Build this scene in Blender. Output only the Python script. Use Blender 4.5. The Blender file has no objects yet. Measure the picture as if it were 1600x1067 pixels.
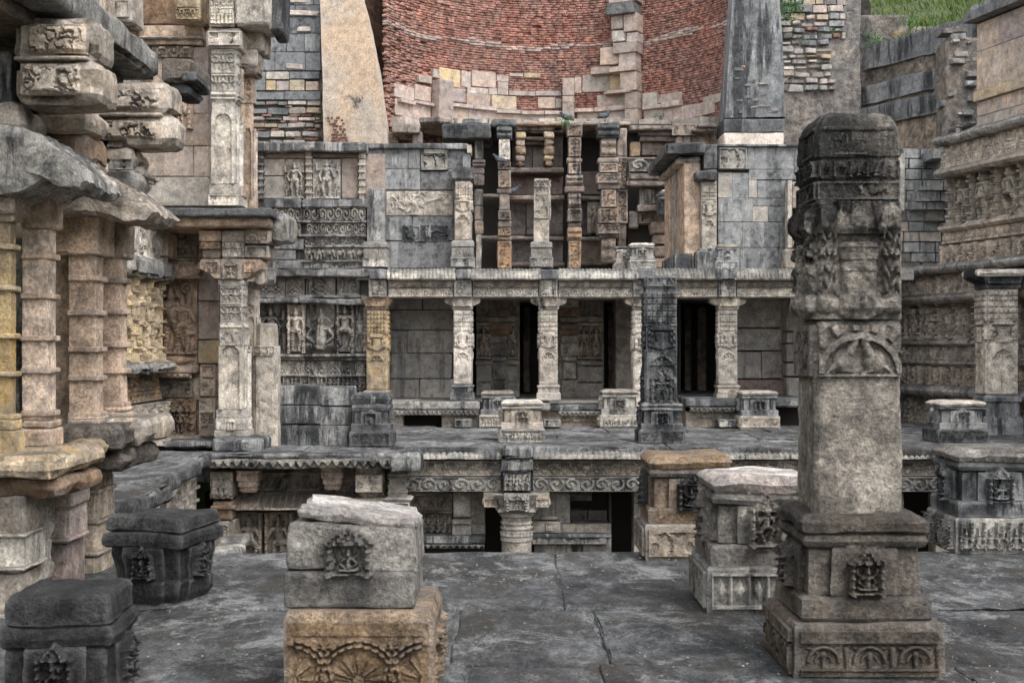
import bpy, bmesh, math, random
import numpy as np
from mathutils import Vector

random.seed(7)
SC = bpy.context.scene
COL = SC.collection
F = 2100.0                      # focal length in photograph pixels
R = math.radians

# ------------------------------------------------------------------ camera
cam_d = bpy.data.cameras.new('camera')
cam = bpy.data.objects.new('camera', cam_d)
COL.objects.link(cam)
cam.location = (0, 0, 1.6)
cam.rotation_euler = (R(90), 0, 0)
cam_d.sensor_width = 36.0
cam_d.lens = 36.0 * F / 1600.0
cam_d.shift_y = 6.5 / 1600.0
cam_d.clip_start = 0.05
cam_d.clip_end = 600
cam_d.dof.use_dof = True
cam_d.dof.focus_distance = 15.0
cam_d.dof.aperture_fstop = 8.0
SC.camera = cam

# ------------------------------------------------------------------ sky, sun, exposure (overcast)
SUN_EL, SUN_AZ = 56.0, 138.0     # azimuth clockwise from +Y
w = bpy.data.worlds.new('World')
SC.world = w
w.use_nodes = True
wn = w.node_tree
for n in list(wn.nodes): wn.nodes.remove(n)
sky = wn.nodes.new('ShaderNodeTexSky')
sky.sky_type = 'NISHITA'
sky.sun_disc = False
sky.sun_elevation = R(SUN_EL)
sky.sun_rotation = R(SUN_AZ)
hs = wn.nodes.new('ShaderNodeHueSaturation')
hs.inputs['Saturation'].default_value = 0.20
bg = wn.nodes.new('ShaderNodeBackground')
bg.inputs['Strength'].default_value = 0.15
wo = wn.nodes.new('ShaderNodeOutputWorld')
wn.links.new(sky.outputs[0], hs.inputs['Color'])
wn.links.new(hs.outputs[0], bg.inputs['Color'])
wn.links.new(bg.outputs[0], wo.inputs['Surface'])
sun_d = bpy.data.lights.new('sun', 'SUN')
sun_d.energy = 1.0
sun_d.angle = R(40)
sun_d.color = (1.0, 0.975, 0.94)
sun = bpy.data.objects.new('sun', sun_d)
COL.objects.link(sun)
sun.location = (0, -10, 30)
_d = Vector((math.sin(R(SUN_AZ)) * math.cos(R(SUN_EL)), math.cos(R(SUN_AZ)) * math.cos(R(SUN_EL)), math.sin(R(SUN_EL))))
sun.rotation_euler = (-_d).to_track_quat('-Z', 'Y').to_euler()
SC.view_settings.view_transform = 'Standard'
SC.view_settings.look = 'None'
SC.view_settings.exposure = 1.42
SC.view_settings.gamma = 1.0
SC.view_settings.use_curve_mapping = False
SC.render.engine = 'CYCLES'
SC.cycles.max_bounces = 8
SC.cycles.diffuse_bounces = 6
SC.cycles.use_denoising = True

# ------------------------------------------------------------------ helpers
def X(px, Y): return (px - 800.0) * Y / F
def Z(py, Y): return 1.6 - (py - 540.0) * Y / F

def _hash(ix, iy, iz, s):
    h = (ix.astype(np.int64) * 374761393 + iy.astype(np.int64) * 668265263 + iz.astype(np.int64) * 2147483647 + s * 1274126177) & 0xffffffff
    h = ((h ^ (h >> 13)) * 1103515245) & 0xffffffff
    h = ((h ^ (h >> 16)) * 668265263) & 0xffffffff
    return ((h ^ (h >> 15)) & 0xffff) / 32767.5 - 1.0

def vnoise(p, s=0):
    i = np.floor(p); f = p - i; u = f * f * (3 - 2 * f)
    x, y, z = i[:, 0], i[:, 1], i[:, 2]
    def c(a, b, d): return _hash(x + a, y + b, z + d, s)
    ux, uy, uz = u[:, 0], u[:, 1], u[:, 2]
    def L(a, b, t): return a + (b - a) * t
    return L(L(L(c(0,0,0), c(1,0,0), ux), L(c(0,1,0), c(1,1,0), ux), uy),
             L(L(c(0,0,1), c(1,0,1), ux), L(c(0,1,1), c(1,1,1), ux), uy), uz)

def fbm(p, s=0, o=3):
    r = 0; a = 1.0; t = 0
    for k in range(o):
        r = r + a * vnoise(p * (2.03 ** k), s + k * 17); t += a; a *= 0.5
    return r / t

def weather(v, amp, fr=3.0, s=0, o=3):
    """rough up points by a 3-component noise"""
    if amp <= 0: return v
    v = v + .32 * amp * np.stack([vnoise(v * fr * 4.7 + 3.1, s + 3), vnoise(v * fr * 4.7 + 29.3, s + 4), vnoise(v * fr * 4.7 + 61.9, s + 6)], 1)
    return v + amp * np.stack([fbm(v * fr + 11.3, s, o), fbm(v * fr + 47.1, s + 5, o), fbm(v * fr + 83.7, s + 9, o)], 1)

class MB:
    def __init__(self):
        self.v = []; self.f = []; self.n = 0
    def add(self, v, *faces):
        v = np.asarray(v, float).reshape(-1, 3)
        self.v.append(v)
        for f in faces:
            f = np.asarray(f, int)
            if f.size: self.f.append(f.reshape(-1, f.shape[-1]) + self.n)
        self.n += len(v)
        return self
    def box(self, x0, x1, y0, y1, z0, z1):
        v = [(x, y, z) for z in (z0, z1) for y in (y0, y1) for x in (x0, x1)]
        return self.add(v, [(0, 2, 3, 1), (4, 5, 7, 6), (0, 1, 5, 4), (2, 6, 7, 3), (0, 4, 6, 2), (1, 3, 7, 5)])
    def rblock(self, x0, x1, y0, y1, z0, z1, r=.02, amp=.008, step=.15, fr=3.0, rot=0, s=0, tilt=0, chip=0.6, taper=0):
        c0 = np.array([min(x0, x1), min(y0, y1), min(z0, z1)], float); c1 = np.array([max(x0, x1), max(y0, y1), max(z0, z1)], float)
        r = min(r, *(0.45 * (c1 - c0)))
        ax = []
        for k in range(3):
            n = max(1, min(60, int(round((c1[k] - c0[k] - 2 * r) / step))))
            ax.append(np.concatenate([[c0[k]], np.linspace(c0[k] + r, c1[k] - r, n + 1), [c1[k]]]))
        N = [len(a) for a in ax]
        quads = []
        def idx(i, j, k): return i + N[0] * (j + N[1] * k)
        for axis in range(3):
            a, b = [(1, 2), (2, 0), (0, 1)][axis]
            A, B = np.meshgrid(np.arange(N[a] - 1), np.arange(N[b] - 1), indexing='ij')
            A = A.ravel(); B = B.ravel()
            for side in (0, N[axis] - 1):
                def at(da, db):
                    t = [None] * 3; t[axis] = np.full_like(A, side); t[a] = A + da; t[b] = B + db
                    return idx(*t)
                q = np.stack([at(0, 0), at(1, 0), at(1, 1), at(0, 1)], 1)
                if side == 0: q = q[:, ::-1]
                quads.append(q)
        q = np.concatenate(quads); u, inv = np.unique(q, return_inverse=True); q = inv.reshape(q.shape)
        i = u % N[0]; j = (u // N[0]) % N[1]; k = u // (N[0] * N[1])
        p = np.stack([ax[0][i], ax[1][j], ax[2][k]], 1)
        base = np.clip(p, c0 + r, c1 - r); d = p - base
        L = np.linalg.norm(d, axis=1, keepdims=True); L[L == 0] = 1
        edge = (np.abs(d) > 1e-6).sum(1) >= 2
        p = base + d / L * r
        if chip:
            nz = np.clip(fbm(p * 4.1, s + 31, 3) * 2.2 - .2, 0, 1)[:, None]
            cen = (c0 + c1) / 2
            p = np.where(edge[:, None], p + (base - p) * nz * chip - (p - cen) / (np.linalg.norm(p - cen, axis=1, keepdims=True) + 1e-6) * nz * r * chip, p)
        p = weather(p, amp, fr, s)
        cen = (c0 + c1) / 2
        if taper:
            t = (p[:, 2:3] - c0[2]) / (c1[2] - c0[2])
            p[:, :2] = cen[:2] + (p[:, :2] - cen[:2]) * (1 + taper * t)
        if rot or tilt:
            dd = p - cen
            c, sn = math.cos(rot), math.sin(rot)
            p = cen + np.stack([dd[:, 0] * c - dd[:, 1] * sn, dd[:, 0] * sn + dd[:, 1] * c, dd[:, 2] + tilt * dd[:, 0]], 1)
        return self.add(p, q)
    def stack(self, cx, cy, levels, plan='sq', sub=4, amp=.006, fr=4.0, s=0, rot=0, step=.12, rx=1.0, ry=1.0, cap=True):
        """a moulded pier: plan polygon lofted through (z, half width) levels"""
        if plan == 'sq': base = [(-1, -1), (1, -1), (1, 1), (-1, 1)]
        elif plan == 'red':
            a, e = .55, .9
            base = [(-a, -1), (a, -1), (a, -e), (e, -e), (e, -a), (1, -a), (1, a), (e, a), (e, e), (a, e), (a, 1), (-a, 1), (-a, e), (-e, e), (-e, a), (-1, a), (-1, -a), (-e, -a), (-e, -e), (-a, -e)]
        elif plan in ('cham', 'soft'):
            c = .62 if plan == 'cham' else .9
            base = [(-c, -1), (c, -1), (1, -c), (1, c), (c, 1), (-c, 1), (-1, c), (-1, -c)]
        else:
            n = 8 if plan == 'oct' else 24
            k = 1 / math.cos(math.pi / 8) if plan == 'oct' else 1
            o = math.pi / 8 if plan == 'oct' else 0
            base = [(k * math.cos(o + 2 * math.pi * i / n), k * math.sin(o + 2 * math.pi * i / n)) for i in range(n)]
        pts = []
        for i, a in enumerate(base):
            b = base[(i + 1) % len(base)]
            m = sub if math.dist(a, b) > .5 else max(1, sub // 3)
            for k in range(m): pts.append((a[0] + (b[0] - a[0]) * k / m, a[1] + (b[1] - a[1]) * k / m))
        P = np.array(pts) * np.array([rx, ry]); n = len(P)
        c, sn = math.cos(rot), math.sin(rot)
        P = np.stack([P[:, 0] * c - P[:, 1] * sn, P[:, 0] * sn + P[:, 1] * c], 1)
        lv = [levels[0]]
        for a, b in zip(levels, levels[1:]):
            m = max(1, int(math.ceil(abs(b[0] - a[0]) / step)))
            for k in range(1, m + 1): lv.append((a[0] + (b[0] - a[0]) * k / m, a[1] + (b[1] - a[1]) * k / m))
        v = np.concatenate([np.concatenate([P * hw + np.array([cx, cy]), np.full((n, 1), z)], 1) for z, hw in lv])
        tops = np.array([[cx, cy, lv[0][0]], [cx, cy, lv[-1][0]]])
        v = weather(np.concatenate([v, tops]), amp, fr, s)
        m = len(lv)
        i = np.arange(n); q = []
        for k in range(m - 1):
            a = k * n + i; b = k * n + (i + 1) % n
            q.append(np.stack([a, b, b + n, a + n], 1))
        t = []
        if cap:
            t = np.concatenate([np.stack([np.full(n, m * n), (i + 1) % n, i], 1), np.stack([np.full(n, m * n + 1), (m - 1) * n + i, (m - 1) * n + (i + 1) % n], 1)])
        return self.add(v, np.concatenate(q), t)
    def prism(self, poly, a, b, fn):
        """poly: list of 2d points; fn(p2, t) -> 3d point; extruded from a to b"""
        n = len(poly)
        v = [fn(p, a) for p in poly] + [fn(p, b) for p in poly]
        self.add(v, [tuple(range(n))[::-1]], [tuple(range(n, 2 * n))], [(i, (i + 1) % n, n + (i + 1) % n, n + i) for i in range(n)])
        return self
    def relief(self, O, U, V, N, w_, h_, fn, res=.02, depth=.06, ero=.004, fr=9.0, s=0, wob=0.0):
        """carved slab: height field fn(u,v,w,h) over a rectangle, with sides going back by depth"""
        O = np.array(O, float); U = np.array(U, float); V = np.array(V, float); N = np.array(N, float)
        nu = max(2, int(round(w_ / res))); nv = max(2, int(round(h_ / res)))
        u, v = np.meshgrid(np.linspace(0, w_, nu + 1), np.linspace(0, h_, nv + 1), indexing='ij')
        H = fn(u, v, w_, h_) if fn else np.zeros_like(u)
        P = O + u[..., None] * U + v[..., None] * V
        if ero: H = H + ero * fbm(P.reshape(-1, 3) * fr, s, 3).reshape(H.shape)
        P = P + H[..., None] * N
        Pf = P.reshape(-1, 3)
        if wob: Pf = weather(Pf, wob, 2.3, s)
        I = np.arange((nu + 1) * (nv + 1)).reshape(nu + 1, nv + 1)
        q = np.stack([I[:-1, :-1], I[1:, :-1], I[1:, 1:], I[:-1, 1:]], -1).reshape(-1, 4)
        rim = np.concatenate([I[:, 0], I[-1, 1:], I[:-1, -1][::-1], I[0, 1:-1][::-1]])
        back = Pf[rim] - depth * N
        n0 = len(Pf); m = len(rim); k = np.arange(m)
        sk = np.stack([rim, n0 + k, n0 + (k + 1) % m, rim[(k + 1) % m]], 1)
        if np.dot(np.cross(U, V), N) < 0: q = q[:, ::-1]; sk = sk[:, ::-1]
        return self.add(np.concatenate([Pf, back]), q, sk)
    # px helpers: front face at depth Y over the photograph rectangle
    def pb(self, x0, x1, y0, y1, Y, D, r=.02, amp=.008, step=.15, **k):
        return self.rblock(X(x0, Y), X(x1, Y), Y, Y + D, Z(y1, Y), Z(y0, Y), r, amp, step, **k)
    def pr(self, x0, x1, y0, y1, Y, fn, res=.02, depth=.06, **k):
        return self.relief((X(x0, Y), Y, Z(y1, Y)), (1, 0, 0), (0, 0, 1), (0, -1, 0), X(x1, Y) - X(x0, Y), Z(y0, Y) - Z(y1, Y), fn, res, depth, **k)

def mesh_from(mb, name, mat, centre=True, smooth=True, ang=21, attr=None):
    me = bpy.data.meshes.new(name)
    v = np.concatenate(mb.v)
    c = (v.min(0) + v.max(0)) / 2 if centre else np.zeros(3)
    v = v - c
    tot = np.concatenate([np.full(len(f), f.shape[1]) for f in mb.f])
    idx = np.concatenate([f.ravel() for f in mb.f])
    me.vertices.add(len(v)); me.vertices.foreach_set('co', v.ravel())
    me.loops.add(len(idx)); me.loops.foreach_set('vertex_index', idx.astype(np.int32))
    me.polygons.add(len(tot))
    me.polygons.foreach_set('loop_start', np.concatenate([[0], np.cumsum(tot)[:-1]]).astype(np.int32))
    me.polygons.foreach_set('loop_total', tot.astype(np.int32))
    me.update(calc_edges=True)
    me.validate()
    if smooth:
        me.polygons.foreach_set('use_smooth', np.ones(len(me.polygons), bool))
        me.set_sharp_from_angle(angle=R(ang))
    if attr is not None:
        a = me.attributes.new('tint', 'FLOAT', 'FACE'); a.data.foreach_set('value', np.asarray(attr, np.float32))
    me.materials.append(mat)
    return me, c

WL = {}
def place(o, loc, parent=None):
    p = WL.get(parent.name, Vector((0, 0, 0))) if parent else Vector((0, 0, 0))
    o.location = Vector(loc) - p
    if parent: o.parent = parent
    WL[o.name] = Vector(loc)

def build(mb, name, mat, parent=None, **k):
    me, c = mesh_from(mb, name, mat, **k)
    o = bpy.data.objects.new(name, me); COL.objects.link(o)
    place(o, c, parent)
    return o

def tag(o, label=None, cat=None, group=None, kind=None):
    if label: o['label'] = label
    if cat: o['category'] = cat
    if group: o['group'] = group
    if kind: o['kind'] = kind
    return o

def thing(name, label, cat, loc, group=None):
    o = bpy.data.objects.new(name, None); COL.objects.link(o)
    o.empty_display_size = .2
    place(o, loc)
    return tag(o, label, cat, group)

# ---- chipped stone templates shared by all the loose-laid masonry
_TPL = {}
def stone_mesh(mat, kind, k):
    key = (mat.name, kind, k)
    if key not in _TPL:
        rnd = random.Random(k * 31 + len(kind))
        r, j = {'ashlar': (.035, .012), 'rubble': (.13, .06), 'slab': (.02, .008)}[kind]
        bm = bmesh.new()
        for sx in (-1, 1):
            for sy in (-1, 1):
                for sz in (-1, 1):
                    for ax in range(3):
                        p = [sx * (.5 - r), sy * (.5 - r), sz * (.5 - r)]
                        p[ax] = (sx, sy, sz)[ax] * .5
                        bm.verts.new([q + rnd.uniform(-j, j) for q in p])
        ret = bmesh.ops.convex_hull(bm, input=bm.verts)
        bm.normal_update()
        me = bpy.data.meshes.new('stone'); bm.to_mesh(me); bm.free()
        me.materials.append(mat)
        _TPL[key] = me
    return _TPL[key]

def stone(parent, x0, x1, y0, y1, z0, z1, mat, kind='ashlar', rotz=0, name='stone', rx=0):
    me = stone_mesh(mat, kind, random.randrange(8))
    o = bpy.data.objects.new(name, me); COL.objects.link(o)
    o.scale = (x1 - x0, y1 - y0, z1 - z0)
    if kind == 'rubble' and rx == 0: rx = random.uniform(-.07, .07)
    o.rotation_euler = (0, rx, rotz)
    place(o, ((x0 + x1) / 2, (y0 + y1) / 2, (z0 + z1) / 2), parent)
    return o

def pstone(parent, x0, x1, y0, y1, Y, D, mat, kind='ashlar', gap=.008, jit=.02, name='stone'):
    d = random.uniform(-jit, jit)
    return stone(parent, X(x0, Y) + gap, X(x1, Y) - gap, Y + d, Y + D, Z(y1, Y) + gap, Z(y0, Y) - gap, mat, kind, name=name)
# ------------------------------------------------------------------ materials
class NT:
    def __init__(self, name):
        self.m = bpy.data.materials.new(name); self.m.use_nodes = True
        self.t = self.m.node_tree
        for n in list(self.t.nodes): self.t.nodes.remove(n)
        self.out = self.n('ShaderNodeOutputMaterial'); self.b = self.n('ShaderNodeBsdfPrincipled')
        self.t.links.new(self.b.outputs[0], self.out.inputs[0])
        self.b.inputs['Roughness'].default_value = .92
        self.b.inputs['Specular IOR Level'].default_value = .25
    def n(self, t): return self.t.nodes.new(t)
    def l(self, a, b): self.t.links.new(a, b)
    def noise(self, vec, scale, detail=4, rough=.6, dist=0):
        n = self.n('ShaderNodeTexNoise'); n.inputs['Scale'].default_value = scale; n.inputs['Detail'].default_value = detail
        n.inputs['Roughness'].default_value = rough; n.inputs['Distortion'].default_value = dist
        self.l(vec, n.inputs['Vector']); return n.outputs['Fac']
    def ramp(self, fac, a, b, v0=0., v1=1.):
        n = self.n('ShaderNodeMapRange'); n.interpolation_type = 'SMOOTHSTEP'
        for k, v in zip((1, 2, 3, 4), (a, b, v0, v1)): n.inputs[k].default_value = v
        self.l(fac, n.inputs[0]); return n.outputs[0]
    def mix(self, fac, a, b, mode='MIX'):
        n = self.n('ShaderNodeMix'); n.data_type = 'RGBA'; n.blend_type = mode
        for s, i in ((fac, 0), (a, 6), (b, 7)):
            if isinstance(s, (int, float)): n.inputs[i].default_value = s
            elif isinstance(s, tuple): n.inputs[i].default_value = (*s, 1) if len(s) == 3 else s
            else: self.l(s, n.inputs[i])
        return n.outputs[2]
    def math(self, op, a, b=0.):
        n = self.n('ShaderNodeMath'); n.operation = op
        for s, i in ((a, 0), (b, 1)):
            if isinstance(s, (int, float)): n.inputs[i].default_value = s
            else: self.l(s, n.inputs[i])
        return n.outputs[0]
    def map(self, vec, sc, loc=(0, 0, 0)):
        n = self.n('ShaderNodeMapping'); n.inputs['Scale'].default_value = sc; n.inputs['Location'].default_value = loc
        self.l(vec, n.inputs['Vector']); return n.outputs[0]

def stone_mat(name, c1, c2, dark=(.035, .036, .038), damt=.5, streak=.35, top=.6, lich=.25, ochre=.0, ochre_c=(.42, .22, .07), bump=.5, seed=0, var=.25, tint=False, pit=.5, wear=.55, mot=1.0, zc=None):
    """weathered sandstone: two-tone bed, black crust in blotches and runs, crust on ledges, pale lichen, rust patches"""
    g = NT(name)
    geo = g.n('ShaderNodeNewGeometry')
    oi = g.n('ShaderNodeObjectInfo')
    off = g.n('ShaderNodeVectorMath'); off.operation = 'ADD'
    g.l(geo.outputs['Position'], off.inputs[0]); off.inputs[1].default_value = (seed * 7.1, seed * 3.3, seed * 5.7)
    P = off.outputs[0]
    big = g.noise(P, .9, 6, .66, .3)
    mid = g.ramp(g.noise(P, 5.5, 9, .74), .30, .70)
    fine = g.ramp(g.noise(P, 42, 5, .75), .28, .72)
    col = g.mix(g.ramp(big, .40, .60), c1, c2)
    # per stone tone
    if tint:
        at = g.n('ShaderNodeAttribute'); at.attribute_name = 'tint'; rnd = at.outputs['Fac']
    else: rnd = oi.outputs['Random']
    hv = g.n('ShaderNodeHueSaturation')
    g.l(col, hv.inputs['Color']); g.l(g.ramp(rnd, 0, 1, 1 - var, 1 + var), hv.inputs['Value'])
    g.l(g.ramp(g.math('FRACT', g.math('MULTIPLY', rnd, 7.31)), 0, 1, 1 - .5 * var, 1 + .5 * var), hv.inputs['Saturation'])
    hv.inputs['Hue'].default_value = .5
    col = hv.outputs[0]
    col = g.mix(1., col, g.mix(mid, tuple(1 - mot * q for q in (.62, .62, .61)), tuple(1 + mot * q for q in (.58, .57, .54))), 'MULTIPLY')
    if ochre > 0:
        oc = g.noise(g.map(P, (1, 1, 1), (31, 7, 19)), 1.5, 5, .6, .6)
        col = g.mix(g.ramp(oc, .70 - .3 * ochre, .80 - .3 * ochre, 0, .85), col, ochre_c)
    # black crust: blotches + vertical runs
    bl = g.noise(g.map(P, (1, 1, .7), (3, 5, 9)), .85, 9, .74, .5)
    st = g.noise(g.map(P, (2.6, 2.6, .32), (13, 1, 4)), 1.0, 7, .7)
    if zc:
        sx_ = g.n('ShaderNodeSeparateXYZ'); g.l(geo.outputs['Position'], sx_.inputs[0])
        zz = g.ramp(sx_.outputs['Z'], zc[0], zc[1], 0, zc[2]); bl = g.math('ADD', bl, zz); st = g.math('ADD', st, g.math('MULTIPLY', zz, .5))
    m1 = g.ramp(bl, .69 - .34 * damt, .77 - .34 * damt)
    m2 = g.math('MULTIPLY', g.ramp(st, .63 - .2 * streak, .72 - .2 * streak), min(1, streak * 2.2))
    dk = g.math('MAXIMUM', m1, m2)
    if top > 0:
        sep = g.n('ShaderNodeSeparateXYZ'); g.l(geo.outputs['True Normal'], sep.inputs[0])
        up = g.ramp(sep.outputs['Z'], .35, .8)
        tn = g.ramp(g.noise(g.map(P, (1, 1, 1), (17, 0, 2)), 2.2, 6, .7), .3, .6)
        dk = g.math('MAXIMUM', dk, g.math('MULTIPLY', g.math('MULTIPLY', up, tn), top))
    dk = g.math('MULTIPLY', dk, g.ramp(mid, .1, .6, .62, .97))
    # small dark lichen specks everywhere
    spk = g.noise(g.map(P, (1, 1, 1), (2, 8, 31)), 14, 8, .8, .3)
    col = g.mix(g.ramp(spk, .62 - .12 * damt, .70 - .12 * damt, 0, .72), col, dark)
    col = g.mix(dk, col, g.mix(g.ramp(g.noise(P, 9, 8, .8), .3, .7), tuple(.55 * a for a in dark), tuple(1.9 * a for a in dark)))
    if lich > 0:
        ln = g.noise(g.map(P, (1, 1, 1.0), (5, 41, 23)), 6.5, 9, .8, .4)
        col = g.mix(g.ramp(ln, .70 - .2 * lich, .78 - .2 * lich, 0, .7), col, (.40, .41, .40))
    col = g.mix(1., col, g.mix(fine, (.58, .58, .58), (1.42, 1.42, 1.42)), 'MULTIPLY')
    if pit > 0:
        pn = g.noise(P, 75, 3, .6)
        col = g.mix(g.ramp(pn, .63, .7, 0, pit), col, tuple(.5 * a for a in c2))
    if wear > 0:
        wr = g.math('MULTIPLY', g.ramp(geo.outputs['Pointiness'], .515, .60), g.ramp(g.noise(P, 7, 6, .75), .35, .6, .15, 1))
        col = g.mix(g.math('MULTIPLY', wr, wear), col, tuple(min(.6, .35 * a + .30) for a in c1))
    g.l(col, g.b.inputs['Base Color'])
    h = g.math('ADD', g.math('MULTIPLY', mid, .8), g.math('MULTIPLY', fine, .35))
    bp = g.n('ShaderNodeBump'); bp.inputs['Strength'].default_value = bump; bp.inputs['Distance'].default_value = .03
    g.l(h, bp.inputs['Height']); g.l(bp.outputs[0], g.b.inputs['Normal'])
    return g.m

M = {}
def SM(k, *a, **kw): M[k] = stone_mat('stone_' + k, *a, seed=len(M) + 1, **kw)
SM('tan', (.60, .455, .345), (.49, .375, .29), damt=.12, streak=.22, top=.5, lich=.05, ochre=.1, ochre_c=(.48, .30, .15))
SM('pink', (.52, .395, .335), (.42, .33, .29), damt=.15, streak=.15, top=.6, lich=.12, ochre=.05)
SM('yellow', (.54, .40, .22), (.46, .35, .23), damt=.17, streak=.15, top=.8, lich=.08, ochre=.24, ochre_c=(.52, .33, .11))
SM('pale', (.50, .44, .365), (.38, .33, .28), damt=.28, streak=.32, top=.75, lich=.3)
SM('palewhite', (.60, .545, .475), (.48, .43, .37), damt=.19, streak=.24, top=.25, lich=.28, bump=.6)
SM('statue', (.62, .58, .52), (.52, .48, .43), damt=.12, streak=.12, top=.2, lich=.2)
SM('capwhite', (.68, .64, .60), (.56, .47, .42), damt=.1, streak=.05, top=.0, lich=.3, bump=.9)
SM('whitewash', (.60, .58, .545), (.46, .44, .41), damt=.26, streak=.45, top=.2, lich=.3, bump=1.2)
SM('post', (.33, .255, .20), (.225, .18, .15), dark=(.025, .024, .024), damt=.38, streak=.5, top=.7, lich=.18, ochre=.06, ochre_c=(.36, .22, .11))
SM('blackplaster', (.16, .163, .168), (.075, .08, .086), dark=(.03, .032, .035), damt=.5, streak=.3, top=.1, lich=.75, var=.3)
SM('frieze', (.42, .39, .345), (.28, .265, .24), dark=(.03, .031, .033), damt=.38, streak=.55, top=.9, lich=.34)
SM('friezetan', (.49, .41, .33), (.37, .315, .26), damt=.26, streak=.3, top=.8, lich=.18, ochre=.07, ochre_c=(.42, .28, .16))
SM('grey', (.36, .355, .34), (.225, .227, .23), dark=(.026, .028, .031), damt=.48, streak=.9, top=.9, lich=.34, ochre=.04, ochre_c=(.36, .27, .2), bump=.55, var=.13)
SM('dark', (.15, .15, .148), (.075, .076, .078), dark=(.02, .021, .023), damt=.5, streak=.5, top=.5, lich=.4, bump=.8)
SM('black', (.075, .074, .073), (.042, .042, .044), dark=(.015, .015, .016), damt=.5, streak=.4, top=.3, lich=.32, bump=1.1)
SM('pillar', (.58, .52, .455), (.44, .395, .35), dark=(.028, .028, .028), damt=.22, streak=.38, top=.7, lich=.42, ochre=.15, ochre_c=(.46, .30, .19), bump=1.4, pit=.85, mot=1.15, wear=.7, zc=(1.5, 2.4, .215))
SM('pillartop', (.42, .40, .37), (.28, .268, .25), dark=(.022, .022, .022), damt=.43, streak=.8, top=.6, lich=.45, bump=1.2, wear=.75)
SM('brownbase', (.30, .235, .18), (.20, .175, .15), dark=(.03, .029, .028), damt=.4, streak=.25, top=.4, lich=.42, ochre=.22, ochre_c=(.34, .20, .11), bump=1.2)
SM('orange', (.48, .33, .205), (.34, .265, .20), dark=(.04, .038, .036), damt=.34, streak=.2, top=.4, lich=.36, ochre=.22, ochre_c=(.48, .28, .13), bump=1.1)
SM('greyblock', (.52, .485, .445), (.39, .365, .335), damt=.33, streak=.2, top=.2, lich=.42, bump=1.3)
SM('wellstone', (.47, .345, .265), (.39, .295, .235), damt=.14, streak=.2, top=.5, lich=.25, ochre=.1, ochre_c=(.50, .33, .16), var=.25)
SM('wellwhite', (.53, .43, .36), (.43, .35, .30), damt=.16, streak=.1, top=.4, lich=.3, var=.2)
SM('rust', (.30, .19, .115), (.22, .145, .095), damt=.3, streak=.2, top=.4, lich=.12, ochre=.12, ochre_c=(.38, .21, .09))
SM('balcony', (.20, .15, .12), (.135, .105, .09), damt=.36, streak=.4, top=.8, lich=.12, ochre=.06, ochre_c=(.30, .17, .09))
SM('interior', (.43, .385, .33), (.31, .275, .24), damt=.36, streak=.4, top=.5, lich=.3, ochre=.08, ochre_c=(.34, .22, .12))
SM('roughmix', (.45, .39, .335), (.32, .285, .26), damt=.32, streak=.2, top=.4, lich=.42, ochre=.06, ochre_c=(.48, .32, .15), var=.4)
SM('roughdark', (.17, .17, .172), (.09, .094, .098), damt=.46, streak=.2, top=.3, lich=.55, var=.4)
SM('plaster', (.68, .52, .39), (.62, .53, .45), damt=.27, streak=.14, top=.2, lich=.42, ochre=.05, ochre_c=(.60, .42, .26), bump=.35, pit=.25, mot=.5)
SM('darkplaster', (.25, .25, .247), (.15, .153, .157), damt=.32, streak=.8, top=.3, lich=.4, bump=.6, mot=.7)
SM('rubble', (.32, .275, .235), (.20, .187, .175), damt=.34, streak=.3, top=.2, lich=.5, ochre=.08, ochre_c=(.36, .24, .14), bump=1.3)
SM('tanrubble', (.42, .34, .265), (.30, .255, .21), damt=.2, streak=.3, top=.2, lich=.3, ochre=.1, ochre_c=(.44, .29, .17), bump=1.4)
SM('mortar', (.23, .20, .17), (.16, .14, .12), damt=.3, streak=.2, top=.2, lich=.2)
SM('brickmortar', (.34, .215, .165), (.29, .19, .15), damt=.15, streak=.2, top=.1, lich=.25)
SM('brick', (.34, .165, .128), (.31, .18, .148), damt=.12, streak=.22, top=.1, lich=.3, ochre=.0, bump=.5, var=.14, tint=True, pit=.2, wear=0)
SM('whitecourse', (.43, .31, .255), (.37, .25, .20), damt=.1, streak=.1, top=.2, lich=.3, var=.2, tint=True)
SM('soil', (.055, .05, .042), (.036, .034, .03), damt=.3, streak=0, top=0, lich=.1, bump=1.2)
SM('redband', (.25, .15, .115), (.20, .13, .11), damt=.3, streak=.3, top=.4, lich=.2)

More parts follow.
